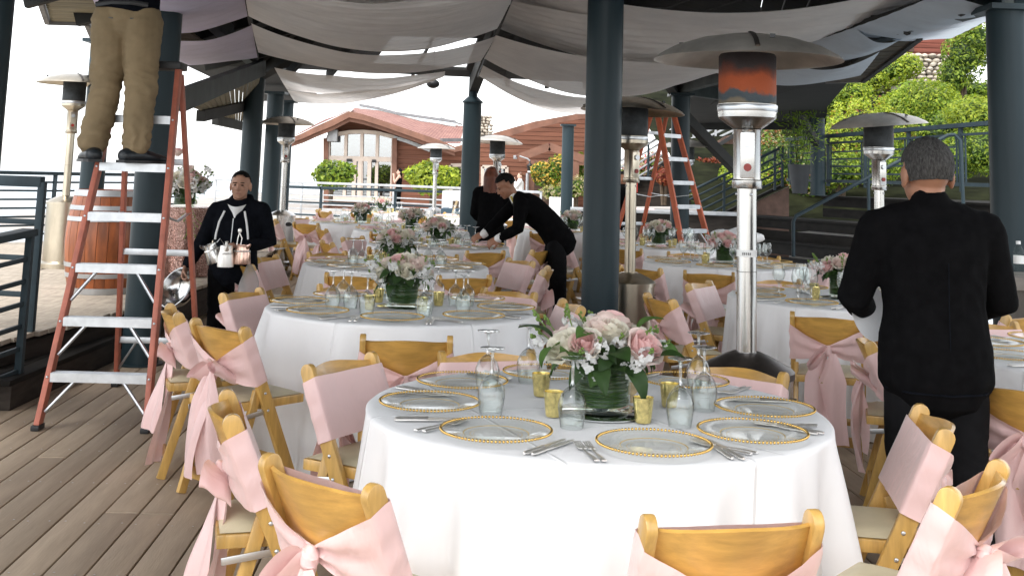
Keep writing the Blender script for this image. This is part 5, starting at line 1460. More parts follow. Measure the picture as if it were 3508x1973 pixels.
def votive_at(x, y, label):
    single('votive_holder', VOTIVE, (x, y, TZ + 0.003), random.uniform(0, 6), label, 'votive', 'gold votive holders')
def tablecloth(c, k, label, rz=0.0, seam=True):
    o = link('tablecloth', CLOTHS[k % 3], None, (c[0], c[1], 0), rz)
    tag(o, label, 'tablecloth', 'white floor-length tablecloths')
    if seam: link('seam', SEAM, o, (0, 0, 0), 0.3)

# nearest table
T1 = (0.32, 3.88)
N1 = 'the nearest table'
U1 = set()
tablecloth(T1, 0, 'large white tablecloth of the nearest table in front', 0.4)
for q in ((0.45, 3.25, 0.78), (-0.01, 3.41, 0.78), (-0.23, 3.79, 0.78), (-0.14, 4.19, 0.78), (0.17, 4.42, 0.78), (0.69, 4.34, 0.78), (0.88, 3.87, 0.78), (0.76, 3.50, 0.78)):
    dx, dy = q[0] - T1[0], q[1] - T1[1]
    setting(T1, math.degrees(math.atan2(dy, dx)), min(0.585, math.hypot(dx, dy)), N1, word=uw(U1, math.degrees(math.atan2(dy, dx))))
for i, q in enumerate(((0.22, 3.56, 0.76), (-0.03, 3.71, 0.76), (-0.05, 4.11, 0.76), (0.10, 4.29, 0.76), (0.56, 3.62, 0.76), (0.68, 3.88, 0.76), (0.72, 4.23, 0.76), (0.31, 4.35, 0.76))):
    glass_at(q[0], q[1], True, 'upturned wine glass ' + ['before the green vase', 'between the two left plates', 'behind the left pair of plates', 'near the back left plate', 'beside the right pale votive', 'before the right plates', 'behind the right plates', 'half hidden behind the vase'][i] + ' on ' + N1, 1.12)
for i, q in enumerate(((0.14, 4.04, 0.76), (0.17, 3.71, 0.76), (0.45, 3.66, 0.76), (0.57, 3.92, 0.76))):
    votive_at(q[0], q[1], 'gold votive ' + ['farthest left of the vase', 'beside the front glass', 'pale one right of the vase', 'behind the right front glass'][i] + ' on ' + N1)
vq = (0.33, 3.79, 0.77)
single('mirror_tray', TRAY, (vq[0], vq[1], TZ + .0025), 0, 'round mirror tray under the vase on ' + N1, 'tray', 'round mirror trays')
centerpiece((vq[0], vq[1], TZ + 0.010), 'pink and white rose arrangement in a leaf wrapped vase on the nearest table', 11,
            roses=[(-118, .115, .205, 3), (-42, .130, .200, 0), (-100, .02, .238, 1), (-60, .04, .235, 2), (60, .06, .245, 0), (150, .11, .20, 1), (20, .12, .20, 2), (100, .11, .215, 1), (-150, .12, .19, 2)], scale=1.06)
T1F = bpy.data.objects['flower_centerpiece']
for a_, rd_, z_, s_, k_ in ((-150, .13, .20, .10, 1), (-125, .16, .165, .09, 1), (-75, .10, .19, .10, 0), (-60, .11, .15, .11, 2), (-35, .15, .16, .11, 0), (-120, .09, .24, .075, 1), (-20, .10, .245, .08, 1), (-165, .15, .22, .10, 0), (-20, .14, .21, .10, 1), (-95, .11, .135, .10, 2)):
    q_ = math.radians(a_)
    o = link('leaf', LEAVES[k_], T1F, (rd_ * math.cos(q_), rd_ * math.sin(q_), z_)); o.scale = (s_,) * 3
    o.rotation_euler = (random.uniform(-1.0, .9) if z_ < .25 else 1.2, random.uniform(-.4, .4), q_ - PI / 2)
dk = thing('wood_disc', 'small round slice of wood leaning beside the vase on the nearest table', 'place card', (*(0.45, 3.99, 0.76)[:2], TZ + .046))
MB().lathe([(0.0, -.004), (0.021, -.004), (0.022, 0), (0.021, .004), (0, .004)], 20).build('slice', M['disc_wood'], dk)
dk.rotation_euler = (PI / 2 - .1, 0, .25)
MB().box((0, -.034, .0), (0.012, .024, .006)).build('stand', M['disc_wood'], dk)
for ang, rad, sk, wd in ((-127, 1.26, 1, 'at the front left of the nearest table'), (-81, 1.29, 0, 'at the front of the nearest table'), (-43, 1.25, 3, 'at the front right of the nearest table'), (-7, 1.08, 2, 'at the right side of the nearest table'), (-168, 1.19, 2, 'at the left side of the nearest table'), (146, 1.14, 1, 'at the back left of the nearest table'), (112, 1.02, 0, 'at the back of the nearest table'), (50, 0.98, 3, 'at the back right of the nearest table')):
    put_chair(T1, ang, rad, wd, 4 * math.sin(ang), sk)

# second table of the middle row
def auto_table(c, k, name, angs, napkin=False, inv=True, cutlery=True, glasses=2, votives=4, cp=True, seed=1, rot=0.0, chairs=None, cp_lab=None, sets=None):
    tablecloth(c, k, f'white tablecloth of {name}', seed * 1.1)
    su, vu, cu, gu = set(), set(), set(), set()
    for a in (sets if sets is not None else [rot + 45 * j for j in range(8)]):
        setting(c, a, 0.585, name, napkin, cutlery, uw(su, a))
    sw_ = [uw(gu, rot + 45 * j) for j in range(8)]
    r = random.Random(seed)
    if glasses:
        for j in range(8):
            for g in range(glasses if j % 2 == 0 else 1):
                a = math.radians(rot + 45 * j + 20 + 7 * g); rr = 0.40 - 0.09 * g + r.uniform(-.02, .02)
                glass_at(c[0] + rr * math.cos(a), c[1] + rr * math.sin(a), inv, f"{'inner ' if g else ''}{'upturned' if inv else 'standing'} wine glass {sw_[j]} of {name}", 1.1)
    for j in range(votives):
        a = 2 * PI * j / votives + 0.6 + r.uniform(-.2, .2); rr = .235 + r.uniform(-.02, .02)
        votive_at(c[0] + rr * math.cos(a), c[1] + rr * math.sin(a), f'gold votive {uw(vu, math.degrees(a))} of the flowers on {name}')
    if cp:
        single('mirror_tray', TRAY, (c[0], c[1], TZ + .0025), 0, 'round mirror tray under the vase on ' + name, 'tray', 'round mirror trays')
        centerpiece((c[0], c[1], TZ + 0.010), cp_lab or f'rose and stock centrepiece on {name}', seed * 5 + 2, rich=seed < 6)
    for i, (a, rd) in enumerate(angs):
        put_chair(c, a, rd, f'{uw(cu, a)} of {name}', r.uniform(-6, 6), (i + seed) % 4)

T2 = (-0.57, 6.52)
auto_table(T2, 1, 'the second middle table', [(-152, 1.27), (-125, 1.33), (161, 1.05), (-84, 1.33), (14, 1.0), (115, 1.05), (55, 1.05)], seed=2, rot=-90)
T3 = (-0.90, 9.5)
auto_table(T3, 2, 'the third middle table', [(-98, 1.30), (-62, 1.30), (-10, 1.25), (30, 1.2), (-150, 1.28), (175, 1.1), (130, 1.1), (75, 1.05)], seed=3, rot=-80)
T4 = (-0.72, 12.25)
auto_table(T4, 0, "the leaning waiter's table", [(-110, 1.25), (-65, 1.25), (-30, 1.25), (-160, 1.2), (150, 1.15), (95, 1.05)], seed=4, rot=-70, napkin=True)
T5 = (-2.15, 16.9)
auto_table(T5, 1, 'the far left table', [(-120, 1.25), (-160, 1.25), (-75, 1.25), (150, 1.2)], seed=7, rot=-60, napkin=True, cutlery=False, inv=True)
T6 = (-1.25, 15.1)
auto_table(T6, 2, 'the table behind the waiter', [(-150, 1.25), (-100, 1.2), (20, 1.25)], seed=8, rot=-50, napkin=True, cutlery=False, glasses=1)
T7 = (-2.35, 21.5)
auto_table(T7, 0, 'the table nearest the railing', [(-140, 1.25), (-60, 1.25), (-100, 1.25), (180, 1.2), (10, 1.2)], seed=9, rot=-40, napkin=True, cutlery=False)
T8 = (-0.55, 20.3)
auto_table(T8, 1, "the slim heater's table", [(-140, 1.25), (-60, 1.25), (10, 1.2)], seed=10, rot=-40, napkin=True, cutlery=False, cp=False)
RA = (2.30, 7.8)
auto_table(RA, 2, "the older man's table", [(-110, 1.30), (-159, 1.40), (145, 1.06), (-46, 1.2), (100, 1.1), (45, 1.1)], seed=5, rot=-80, inv=False)
RB = (2.08, 10.8)
auto_table(RB, 0, 'the table behind the heater', [(-106, 1.45), (-130, 1.45), (165, 1.2), (100, 1.1), (60, 1.1), (10, 1.0)], seed=6, rot=-65, inv=False)
RC = (2.88, 5.35)
auto_table(RC, 1, 'the right edge table', [(164, 1.12), (-133, 1.30), (100, 1.1)], seed=12, rot=-70, inv=False, cp=False, votives=0, glasses=0, sets=[-170, -125, 145, 100, 55])
RD = (1.80, 13.4)
auto_table(RD, 2, "the orange ladder's table", [(-115, 1.25), (-160, 1.25)], seed=13, rot=-50, inv=False, napkin=True, cutlery=False)
RE = (0.95, 16.4)
auto_table(RE, 0, 'the far right table', [(-75, 1.25), (-110, 1.25), (-35, 1.25)], seed=14, rot=-50, inv=False, napkin=True, cutlery=False)
# ------------------------------------------------------------------ patio heaters
M['reflector'] = mat('spun_aluminium_reflector', (0.62, 0.58, 0.52), 0.42, metal=0.85, var=0.2, vscale=3)
def heater(x, y, z0, label, rz=0.0, emitter='mesh_dark', metal='steel', band=False, tilt=0.0):
    t = thing('patio_heater', label, 'heater', (x, y, z0), rz, 'patio heaters between the tables')
    m = M[metal]
    MB().lathe([(0.235, 0), (0.235, 0.05), (0.225, 0.06), (0.20, 0.075), (0.20, 0.09)], 36, cap0=True).build('base', m, t)
    MB().lathe([(0.198, 0.08), (0.198, 0.70)], 36).build('tank_housing', m, t)
    MB().lathe([(0.198, 0.70), (0.206, 0.70), (0.206, 0.725), (0.19, 0.74), (0.10, 0.785), (0.06, 0.80), (0.044, 0.80)], 36).build('housing_lid', M['steel_dark'] if metal == 'steel' and emitter == 'rust' else m, t)
    MB().tube([(0.07, -0.190, 0.60), (0.07, -0.201, 0.60)], [(0.03, 0.05)] * 2, 14, side=(0, 0, 1)).build('hand_hole', M['black_plastic'], t)
    MB().lathe([(0.018, 0), (0.018, 0.004)], 10).build('latch', M['black_plastic'], t).location = (0.19, -0.06, 0.62)
    MB().lathe([(0.043, 0.79), (0.043, 1.50)], 20).build('pole', m, t)
    MB().lathe([(0.0435, 1.14), (0.0445, 1.142)], 20).build('pole_joint', M['steel_dark'], t)
    for a in (0, 2.1, 4.2): MB().ell((0.045 * math.cos(a - 1.2), 0.045 * math.sin(a - 1.2), 1.475), (0.007, 0.007, 0.007), 8, 5).build('bolt', M['zinc'], t)
    if band:
        tp = MB().lathe([(0.0442, 1.205), (0.0442, 1.235)], 20).build('paper_band', M['paper'], t)
        for k in range(5): MB().box((-0.018 + 0.008 * k, -0.0438, 1.219), (0.004, 0.002, 0.010)).build('print_mark', M['ink'], tp)
    cb = MB().lathe([(0.062, 1.50), (0.066, 1.505), (0.066, 1.535), (0.060, 1.54), (0.060, 1.755), (0.064, 1.76)], 28, cap0=True).build('control_housing', m, t)
    MB().box((0, -0.060, 1.645), (0.062, 0.014, 0.20)).build('control_panel', m, cb, bevel=0.004)
    MB().tube([(0, -0.062, 1.70), (0, -0.085, 1.70)], 0.020, 18).build('gas_knob', M['zinc'], cb)
    MB().tube([(0, -0.062, 1.592), (0, -0.076, 1.592)], 0.017, 18).build('igniter_button', M['red_knob'], cb)
    MB().lathe([(0.06, 1.76), (0.115, 1.80), (0.128, 1.812), (0.130, 1.835), (0.130, 1.87)], 36).build('burner_cup', m, t)
    MB().lathe([(0.131, 1.838), (0.1325, 1.84), (0.1325, 1.866), (0.131, 1.868)], 36).build('burner_ring', M['zinc'], t)
    MB().lathe([(0.130, 1.87), (0.127, 1.875), (0.127, 2.085), (0.12, 2.095), (0.0, 2.097)], 40).build('emitter', M[emitter], t)
    prof = [(0.412, 2.072), (0.418, 2.066), (0.40, 2.085), (0.33, 2.124), (0.22, 2.160), (0.11, 2.180), (0.0, 2.186)]
    rf = MB().lathe(prof, 48)
    rf.lathe([(0.0, 2.182), (0.11, 2.176), (0.22, 2.156), (0.33, 2.120), (0.40, 2.081), (0.412, 2.072)], 48)
    r_ = rf.build('reflector', M['reflector'] if metal == 'steel' else m, t, angle=60)
    for k in range(3):
        a = 2 * PI * k / 3 + 0.6
        pts = [(r * 1.004 * math.cos(a), r * 1.004 * math.sin(a), z + 0.004) for r, z in ((0.40, 2.085), (0.33, 2.124), (0.22, 2.160), (0.11, 2.180))]
        MB().tube(pts, [(0.004, 0.012)] * 4, 6, side=(0, 0, 1)).build('seam_strip', M['steel_dark'], r_)
        q = 0.30; MB().box((q * math.cos(a + .25), q * math.sin(a + .25), 2.146), (0.022, 0.012, 0.016)).build('clip', M['black_plastic'], r_)
    r_.rotation_euler = (0, 0, 0)
    if tilt:
        r_.rotation_euler = (0, tilt, 0); r_.location = (-2.09 * math.sin(tilt), 0, 0.0)
    return t
heater(1.06, 5.01, 0, 'big nearby steel patio heater with rusty red emitter behind the nearest table', -0.18, 'rust', 'steel', True)
heater(-5.0, 12.9, RZ, 'patio heater on the raised deck against the white sky at the left', 0.5, 'mesh_dark', 'steel_warm')
heater(-3.33, 16.9, 0.12, 'patio heater with shiny tank behind the hooded man', 0.4, 'mesh_dark', 'steel')
heater(-1.58, 24.8, 0, 'slim far patio heater in front of the yellow green shrub', 0.8)
heater(-0.18, 18.6, 0, 'patio heater beside the red haired woman', 0.9, tilt=0.06)
heater(2.84, 18.0, 0, 'patio heater standing behind the orange ladder', 0.6, tilt=-0.03)
heater(3.25, 9.9, 0, 'patio heater with crooked reflector left of the older man head', 0.25, 'mesh_dark', 'steel', tilt=-0.10)
heater(0.99, 9.05, 0, 'patio heater half hidden behind the middle column', 0.5, 'mesh_dark', 'steel_warm', tilt=0.05)

# ------------------------------------------------------------------ step ladders
def ladder(name, label, x, y, rz, H, w0, w1, spread_f, spread_r, nstep, m, front_y=True):
    """front rails at -Y lean back to the top cap at y=0"""
    t = thing('step_ladder', label, 'ladder', (x, y, 0), rz)
    def fr(s, z): k = z / H; return V(s * lerp(w0, w1, k) / 2, -spread_f * (1 - k), z)
    def rr(s, z): k = z / H; return V(s * lerp(w0, w1, k) * 0.46, 0.10 + spread_r * (1 - k), z)
    for s in (-1, 1):
        o = MB().beam(fr(s, 0.02), fr(s, H), 0.032, 0.075, up=(0, 1, 0)).build('front_rail', m, t, bevel=0.005)
        o = MB().beam(rr(s, 0.02), rr(s, H - .04), 0.028, 0.055, up=(0, 1, 0)).build('rear_rail', m, t, bevel=0.005)
        for q in (fr(s, 0.015), rr(s, 0.015)): MB().box(q, (0.048, 0.10, 0.03)).build('rubber_foot', M['black_plastic'], t, bevel=0.006)
        a, c = fr(s, H * .56), rr(s, H * .56)
        MB().tube([a, a.lerp(c, .5) + V(0, 0, -.045), c], [(0.004, .016)] * 3, 6).build('spreader_bar', M['zinc'], t)
    riv = MB()
    for k in range(1, nstep + 1):
        z = 0.305 * k
        a, c = fr(-1, z), fr(1, z)
        st_ = MB(); wd = 0.085
        st_.box(((a.x + c.x) / 2, a.y, z), (c.x - a.x - 0.03, wd, 0.006))
        st_.box(((a.x + c.x) / 2, a.y - wd / 2, z - 0.022), (c.x - a.x - 0.03, 0.004, 0.05))
        st_.box(((a.x + c.x) / 2, a.y + wd / 2, z - 0.016), (c.x - a.x - 0.03, 0.004, 0.034))
        for g in range(5): st_.box(((a.x + c.x) / 2, a.y - wd / 2 + 0.012 + g * 0.015, z + 0.004), (c.x - a.x - 0.034, 0.004, 0.002))
        so = st_.build('step', M['alu'], t, smooth=False)
        for s in (-1, 1): MB().ell(fr(s, z - .02) + V(0, -0.040, 0), (0.008, 0.005, 0.008), 8, 5).build('rivet', M['zinc'], so)
        if k in (1, 2, 3):
            for s in (-1, 1):
                MB().tube([V((a.x + c.x) / 2 + s * (c.x - a.x) * .22, a.y - .02, z - .03), fr(s, z - 0.21) + V(-s * .02, 0.0, 0)], 0.011, 8).build('brace', M['alu'], so)
        if k < nstep + 1 and k % 2 == 1:
            a, c = rr(-1, z + .02), rr(1, z + .02)
            ro = MB().box(((a.x + c.x) / 2, a.y, z + .02), (c.x - a.x - .02, 0.022, 0.042)).build('rear_brace', M['alu'], t, bevel=0.003)
            if k == 1:
                for s in (-1, 1): MB().tube([V(s * (c.x) * .55, a.y, z), rr(s, z - 0.20)], 0.009, 6).build('brace', M['alu'], ro)
    MB().box((0, 0.035, H + 0.01), (w1 + 0.05, 0.19, 0.05)).build('top_cap', M['black_plastic'] , t, bevel=0.01)
    return t
ladder('step_ladder', 'tall red step ladder at the left with a man standing on it', -2.36, 7.34, 0.03, 2.16, 0.62, 0.37, 0.64, 0.62, 6, M['fibre'])
ladder('step_ladder', 'orange step ladder in the distance at the blue column', 2.08, 15.0, 0.75, 2.42, 0.66, 0.34, 0.75, 0.75, 7, M['fibre_orange'])

# ------------------------------------------------------------------ wine barrel: staves one by one
bar_ = thing('wine_barrel', 'stained oak wine barrel with grey hoops behind the ladder', 'barrel', (-3.72, 10.6, RZ))
BH = 0.93
def b_r(z): return 0.285 + 0.060 * math.sin(PI * z / BH)
NS = 22
for k in range(NS):
    q0, q1 = 2 * PI * k / NS + 0.006, 2 * PI * (k + 1) / NS - 0.006
    m = MB(); nz = 9; vs = []
    for i in range(nz):
        z = BH * i / (nz - 1); r = b_r(z)
        for rad in (r, r - 0.025):
            for q in (q0, (q0 + q1) / 2, q1): vs.append((rad * math.cos(q), rad * math.sin(q), z))
    fs = []
    for i in range(nz - 1):
        a, c = i * 6, (i + 1) * 6
        fs += [(a, a + 1, c + 1, c), (a + 1, a + 2, c + 2, c + 1), (a + 4, a + 3, c + 3, c + 4), (a + 5, a + 4, c + 4, c + 5), (a, c, c + 3, a + 3), (a + 2, a + 5, c + 5, c + 2)]
    fs += [(0, 3, 4, 1), (1, 4, 5, 2)]; e = (nz - 1) * 6; fs += [(e, e + 1, e + 4, e + 3), (e + 1, e + 2, e + 5, e + 4)]
    m.add(vs, fs); m.build('stave', M['oak'], bar_)
for z0, z1 in ((0.0, 0.055), (0.145, 0.185), (0.24, 0.28), (0.65, 0.69), (0.75, 0.79), (0.875, 0.93)):
    MB().lathe([(b_r(z0) + .001, z0), (b_r(z0) + .005, z0), (b_r(z1) + .005, z1), (b_r(z1) + .001, z1)], 44).build('hoop', M['hoop'], bar_)
MB().lathe([(0.0, BH - .05), (0.275, BH - .05)], 40).build('head', M['oak'], bar_)
tag(MB().box((-3.86, 11.25, RZ + .42), (0.40, 0.04, 0.84)).build('folded_board', M['fibre'], bevel=0.01), 'reddish board leaning behind the wine barrel', 'board')

# ------------------------------------------------------------------ sequin covered table with big flowers
def seq(u, v):
    q = 2 * PI * u; t = 1 - v
    r = 0.305 + 0.02 * t + 0.022 * t * math.sin(13 * q) + 0.012 * t * math.sin(21 * q + 1)
    return ((r * math.cos(q)), (r * math.sin(q)), 0.73 * v + 0.004)
sq = MB(); sq.grid(seq, 160, 14, close_u=True); sq.lathe([(0.0, .735), (0.303, .734)], 40)
so = sq.build('sequin_table', M['sequin'], loc=(-3.52, 12.4, RZ)); tag(so, 'tall cocktail table draped in rose gold sequins left of the hooded man', 'table')
fl = centerpiece((-3.48, 12.3, RZ + 0.735), 'tall lush arrangement of cream flowers on the sequin table', 77, scale=1.0)
fl.scale = (1.5, 1.4, 1.35)
for k in range(26):
    z = -0.02 * k
    o = link('sprig', SPRIG_ME, fl, (0.08 + random.uniform(-.03, .04), -0.16, .12 + z * .6)); o.scale = (.07,) * 3; o.rotation_euler = (2.6 + random.uniform(-.4, .4), random.uniform(-.6, .6), random.uniform(0, 6))
for k in range(14):
    o = link('stock_flower', random.choice(STOCKS), fl, (random.uniform(-.16, .16), random.uniform(-.16, .05), random.uniform(.13, .30))); o.scale = (.042,) * 3; o.rotation_euler = (random.uniform(-.6, .6), random.uniform(-.6, .6), 0)
for k in range(6):
    o = link('rose', random.choice(ROSES[1:3]), fl, (random.uniform(-.12, .1), random.uniform(-.17, -.05), random.uniform(.16, .32))); o.scale = (.036,) * 3; o.rotation_euler = (random.uniform(.3, 1.2), random.uniform(-.5, .5), 0)
o = link('rose', ROSES[0], fl, (-.07, -.02, .43)); o.scale = (.04,) * 3

# ------------------------------------------------------------------ far bar and service things
bar2 = thing('bar_counter', 'bar table under a slate blue cloth in front of a white cover at the back', 'table', (*(-0.98, 22.50, 0.58)[:2], 0))
MB().prism([(-.30, -.3, 0), (.36, -.3, 0), (.36, .4, 0), (-.30, .4, 0)], (0, 0, 0.86)).build('cloth', M['blue_cloth'], bar2, bevel=0.02)
wc = V((-1.11, 25.50, 0.94))
wb = thing('white_covered_table', 'bright white covered stand behind the blue bar cloth', 'table', (wc.x, wc.y, 0))
MB().prism([(-.33, -.3, 0), (.30, -.3, 0), (.30, .5, 0), (-.33, .5, 0)], (0, 0, wc.z + .22)).build('cover', M['linen'], wb, bevel=0.04)
bx = thing('open_box', 'small brown box with bottles standing on the blue bar cloth', 'box', (*(-1.00, 22.40, 1.01)[:2], 0.862))
MB().box((0, 0, 0.07), (0.12, 0.1, 0.14)).build('box_body', M['bark'], bx, smooth=False)
MB().box((-0.1, 0, 0.05), (0.06, 0.06, 0.10)).build('card', M['paper'], bx, smooth=False)
st_ = tag(MB().beam((-1.08, 21.50, 0.58), (-0.94, 21.50, 1.03), 0.04, 0.04).build('wooden_stick', M['disc_wood']), 'pale wooden pole leaning beside the blue bar cloth', 'pole')
wx = V((1.73, 36.00, 0.90)); tag(MB().box((wx.x, wx.y, wx.z / 2 - .1), (0.75, 0.5, wx.z + .2)).build('white_stand', M['linen'], bevel=0.03), 'white covered stand before the porch', 'table')
ct = thing('serving_counter', 'long grey serving counter behind the tables right of the slim column', 'counter', (1.9, 22.0, 0))
MB().box((1.0, 0, 0.45), (3.2, 0.5, 0.9)).build('front', M['fascia'], ct, smooth=False)
MB().box((1.0, -0.05, 0.93), (3.3, 0.65, 0.06)).build('counter_top', M['hoop'], ct, bevel=0.01)
pn = V((2.42, 20.50, 0.92))
for k in range(4):
    single('napkin', NAPK, (pn.x + .18 * k - .2, 21.9, 0.965 + .0 * k), random.uniform(0, 6), ['leftmost pink napkin bundle on the serving counter', 'second pink napkin bundle on the serving counter', 'third pink napkin bundle on the serving counter', 'rightmost pink napkin bundle on the serving counter'][k], 'napkin', 'folded pink napkins')
lp = thing('cloth_pile', 'crumpled white cloth pile on the step behind the right flowers', 'cloth', (*(2.87, 14.00, 0.86)[:2], (2.87, 14.00, 0.81)[2]))
cp_ = MB(); cp_.ell((0, 0, 0.06), (0.30, 0.2, 0.10), 26, 14)
cp_.v = [tuple(V(p) * (1 + .35 * mnoise.noise(V(p) * 9))) for p in cp_.v]
cp_.build('cloth', M['linen'], lp)
wbtl = thing('water_bottle', 'clear plastic water bottle standing on the ledge at the right edge', 'bottle', (3.24, 7.20, 1.00))
MB().lathe([(0.0, 0), (0.031, 0.002), (0.032, 0.02), (0.030, 0.05), (0.032, 0.07), (0.030, 0.10), (0.032, 0.13), (0.026, 0.165), (0.013, 0.19), (0.013, 0.205)], 20).build('bottle_body', M['water'], wbtl)
MB().lathe([(0.0325, 0.075), (0.0325, 0.125)], 20).build('paper_label', M['paper'], wbtl)
MB().lathe([(0.014, 0.195), (0.014, 0.215), (0, 0.215)], 14).build('cap', M['white_paint'], wbtl)
lg = V((3.24, 7.20, 1.00))
tag(MB().box((lg.x + .5, 7.3, lg.z - 0.04), (1.25, 0.5, 0.08)).build('stone_ledge', M['mortar'], bevel=0.01), 'dark stone ledge at the right edge behind the older man', 'ledge')
tag(MB().box((lg.x + .6, 7.35, (lg.z - .08) / 2), (1.1, 0.35, lg.z - 0.09)).build('ledge_wall', M['mortar'], smooth=False), 'low dark wall carrying the ledge at the right edge', 'wall')
# ------------------------------------------------------------------ people: one continuous body each, clothes over it
def loft(m, pts, rad, side=(1, 0, 0), n=16):
    """closed tube with elliptical rings: rad = (along side, across); rounded ends"""
    pts = [V(p) for p in pts]; rad = [r if isinstance(r, (tuple, list)) else (r, r) for r in rad]
    t0 = (pts[1] - pts[0]).normalized(); t1 = (pts[-1] - pts[-2]).normalized()
    e0 = min(rad[0]) ; e1 = min(rad[-1])
    P = [pts[0] - t0 * e0 * .95, pts[0] - t0 * e0 * .6] + pts + [pts[-1] + t1 * e1 * .6, pts[-1] + t1 * e1 * .95]
    Rr = [(rad[0][0] * .3, rad[0][1] * .3), (rad[0][0] * .8, rad[0][1] * .8)] + rad + [(rad[-1][0] * .8, rad[-1][1] * .8), (rad[-1][0] * .3, rad[-1][1] * .3)]
    m.tube(P, Rr, n, side=side)
    return m
def merged(name, mb, m, voxel, parent=None, smooth_it=3, wrinkle=0.0, wscale=14.0, seed=0.0, wmask=None, stretch=(1, 1, 1)):
    """one continuous surface grown from the lofts"""
    me = bpy.data.meshes.new('tmp'); me.from_pydata(mb.v, [], mb.f)
    bm = bmesh.new(); bm.from_mesh(me); bmesh.ops.recalc_face_normals(bm, faces=bm.faces); bm.to_mesh(me); bm.free()
    o = bpy.data.objects.new('tmp', me); COL.objects.link(o)
    md = o.modifiers.new('r', 'REMESH'); md.mode = 'VOXEL'; md.voxel_size = voxel
    ms = o.modifiers.new('s', 'SMOOTH'); ms.iterations = smooth_it; ms.factor = 0.5
    dg = bpy.context.evaluated_depsgraph_get()
    new = bpy.data.meshes.new_from_object(o.evaluated_get(dg))
    bpy.data.objects.remove(o); bpy.data.meshes.remove(me)
    new.name = name
    if wrinkle:
        n_ = len(new.vertices)
        co = np.empty(n_ * 3); new.vertices.foreach_get('co', co); co = co.reshape(-1, 3)
        nn = np.array([v.normal[:] for v in new.vertices])
        d = np.empty(n_)
        for i in range(n_):
            p = V(co[i])
            q = V(p.x * stretch[0], p.y * stretch[1], p.z * stretch[2]) * wscale + V(seed, seed * 2, 0)
            w = 1.0 - abs(mnoise.noise(q + 0.8 * V(mnoise.noise(q * .5), mnoise.noise(q * .5 + V(5, 0, 0)), 0))) * 2.4
            k = wmask(p) if wmask else 1.0
            d[i] = wrinkle * k * (w * .7 + 0.6 * mnoise.noise(q * .35))
        co += nn * d[:, None]
        new.vertices.foreach_set('co', co.ravel())
    new.materials.clear(); new.materials.append(m)
    new.polygons.foreach_set('use_smooth', [True] * len(new.polygons)); new.update()
    return link(name, new, parent)

def head_parts(m, c, R, k=1.0, face=True):
    """c: head centre; R: 3x3 with +Y = face direction, +Z up"""
    def E(p, r): m.ell(V(c) + R @ (V(p) * k), tuple(x * k for x in r), 18, 14, R)
    E((0, -.012, .030), (.077, .096, .092))
    E((0, .020, -.030), (.066, .078, .085))
    E((0, .045, -.075), (.044, .045, .038))
    E((0, .070, -.093), (.022, .020, .018))
    if face:
        E((0, .098, -.012), (.013, .016, .030)); E((0, .107, -.026), (.017, .014, .012))
        E((-.013, .098, -.029), (.009, .010, .008)); E((.013, .098, -.029), (.009, .010, .008))
        E((-.030, .084, .022), (.022, .010, .007)); E((.030, .084, .022), (.022, .010, .007))
        E((-.040, .072, -.022), (.020, .018, .017)); E((.040, .072, -.022), (.020, .018, .017))
        E((0, .088, -.056), (.022, .012, .006)); E((0, .086, -.067), (.020, .012, .007))
    for s in (-1, 1):
        E((s * .082, -.010, -.005), (.011, .022, .036)); E((s * .083, -.006, -.032), (.008, .012, .014))
def face_details(t, c, R, k=1.0, brow='hair_black'):
    def part(name, p, r, mm):
        m = MB(); m.ell(V(c) + R @ (V(p) * k), tuple(x * k for x in r), 12, 8, R); m.build(name, M[mm], t)
    for s in (-1, 1):
        part('eye', (s * .030, .0845, .006), (.0125, .006, .0058), 'eye')
        part('eyebrow', (s * .031, .092, .026), (.019, .005, .0042), brow)
    part('mouth', (0, .097, -.061), (.023, .006, .0035), 'lips')
def hair_cap(t, c, R, mm, k=1.0, keep=None, grow=1.06, name='hair', jit=0.004, n=40):
    m = MB(); nu, nv = n, 28
    vs = []; ok = {}
    for j in range(nv + 1):
        th = PI * j / nv
        for i in range(nu):
            q = 2 * PI * i / nu
            d = V(math.sin(th) * math.cos(q), math.sin(th) * math.sin(q), math.cos(th))
            p = V(d.x * .080 * grow, d.y * .101 * grow - .012, d.z * .097 * grow + .030)
            p += d * jit * mnoise.noise(d * 9)
            ok[(j, i)] = keep(d)
            vs.append(V(c) + R @ (p * k))
    fs = []
    for j in range(nv):
        for i in range(nu):
            i2 = (i + 1) % nu
            if ok[(j, i)] and ok[(j + 1, i)] and ok[(j, i2)] and ok[(j + 1, i2)]:
                fs.append((j * nu + i, (j + 1) * nu + i, (j + 1) * nu + i2, j * nu + i2))
    m.add(vs, fs)
    return m.build(name, M[mm], t, angle=180)
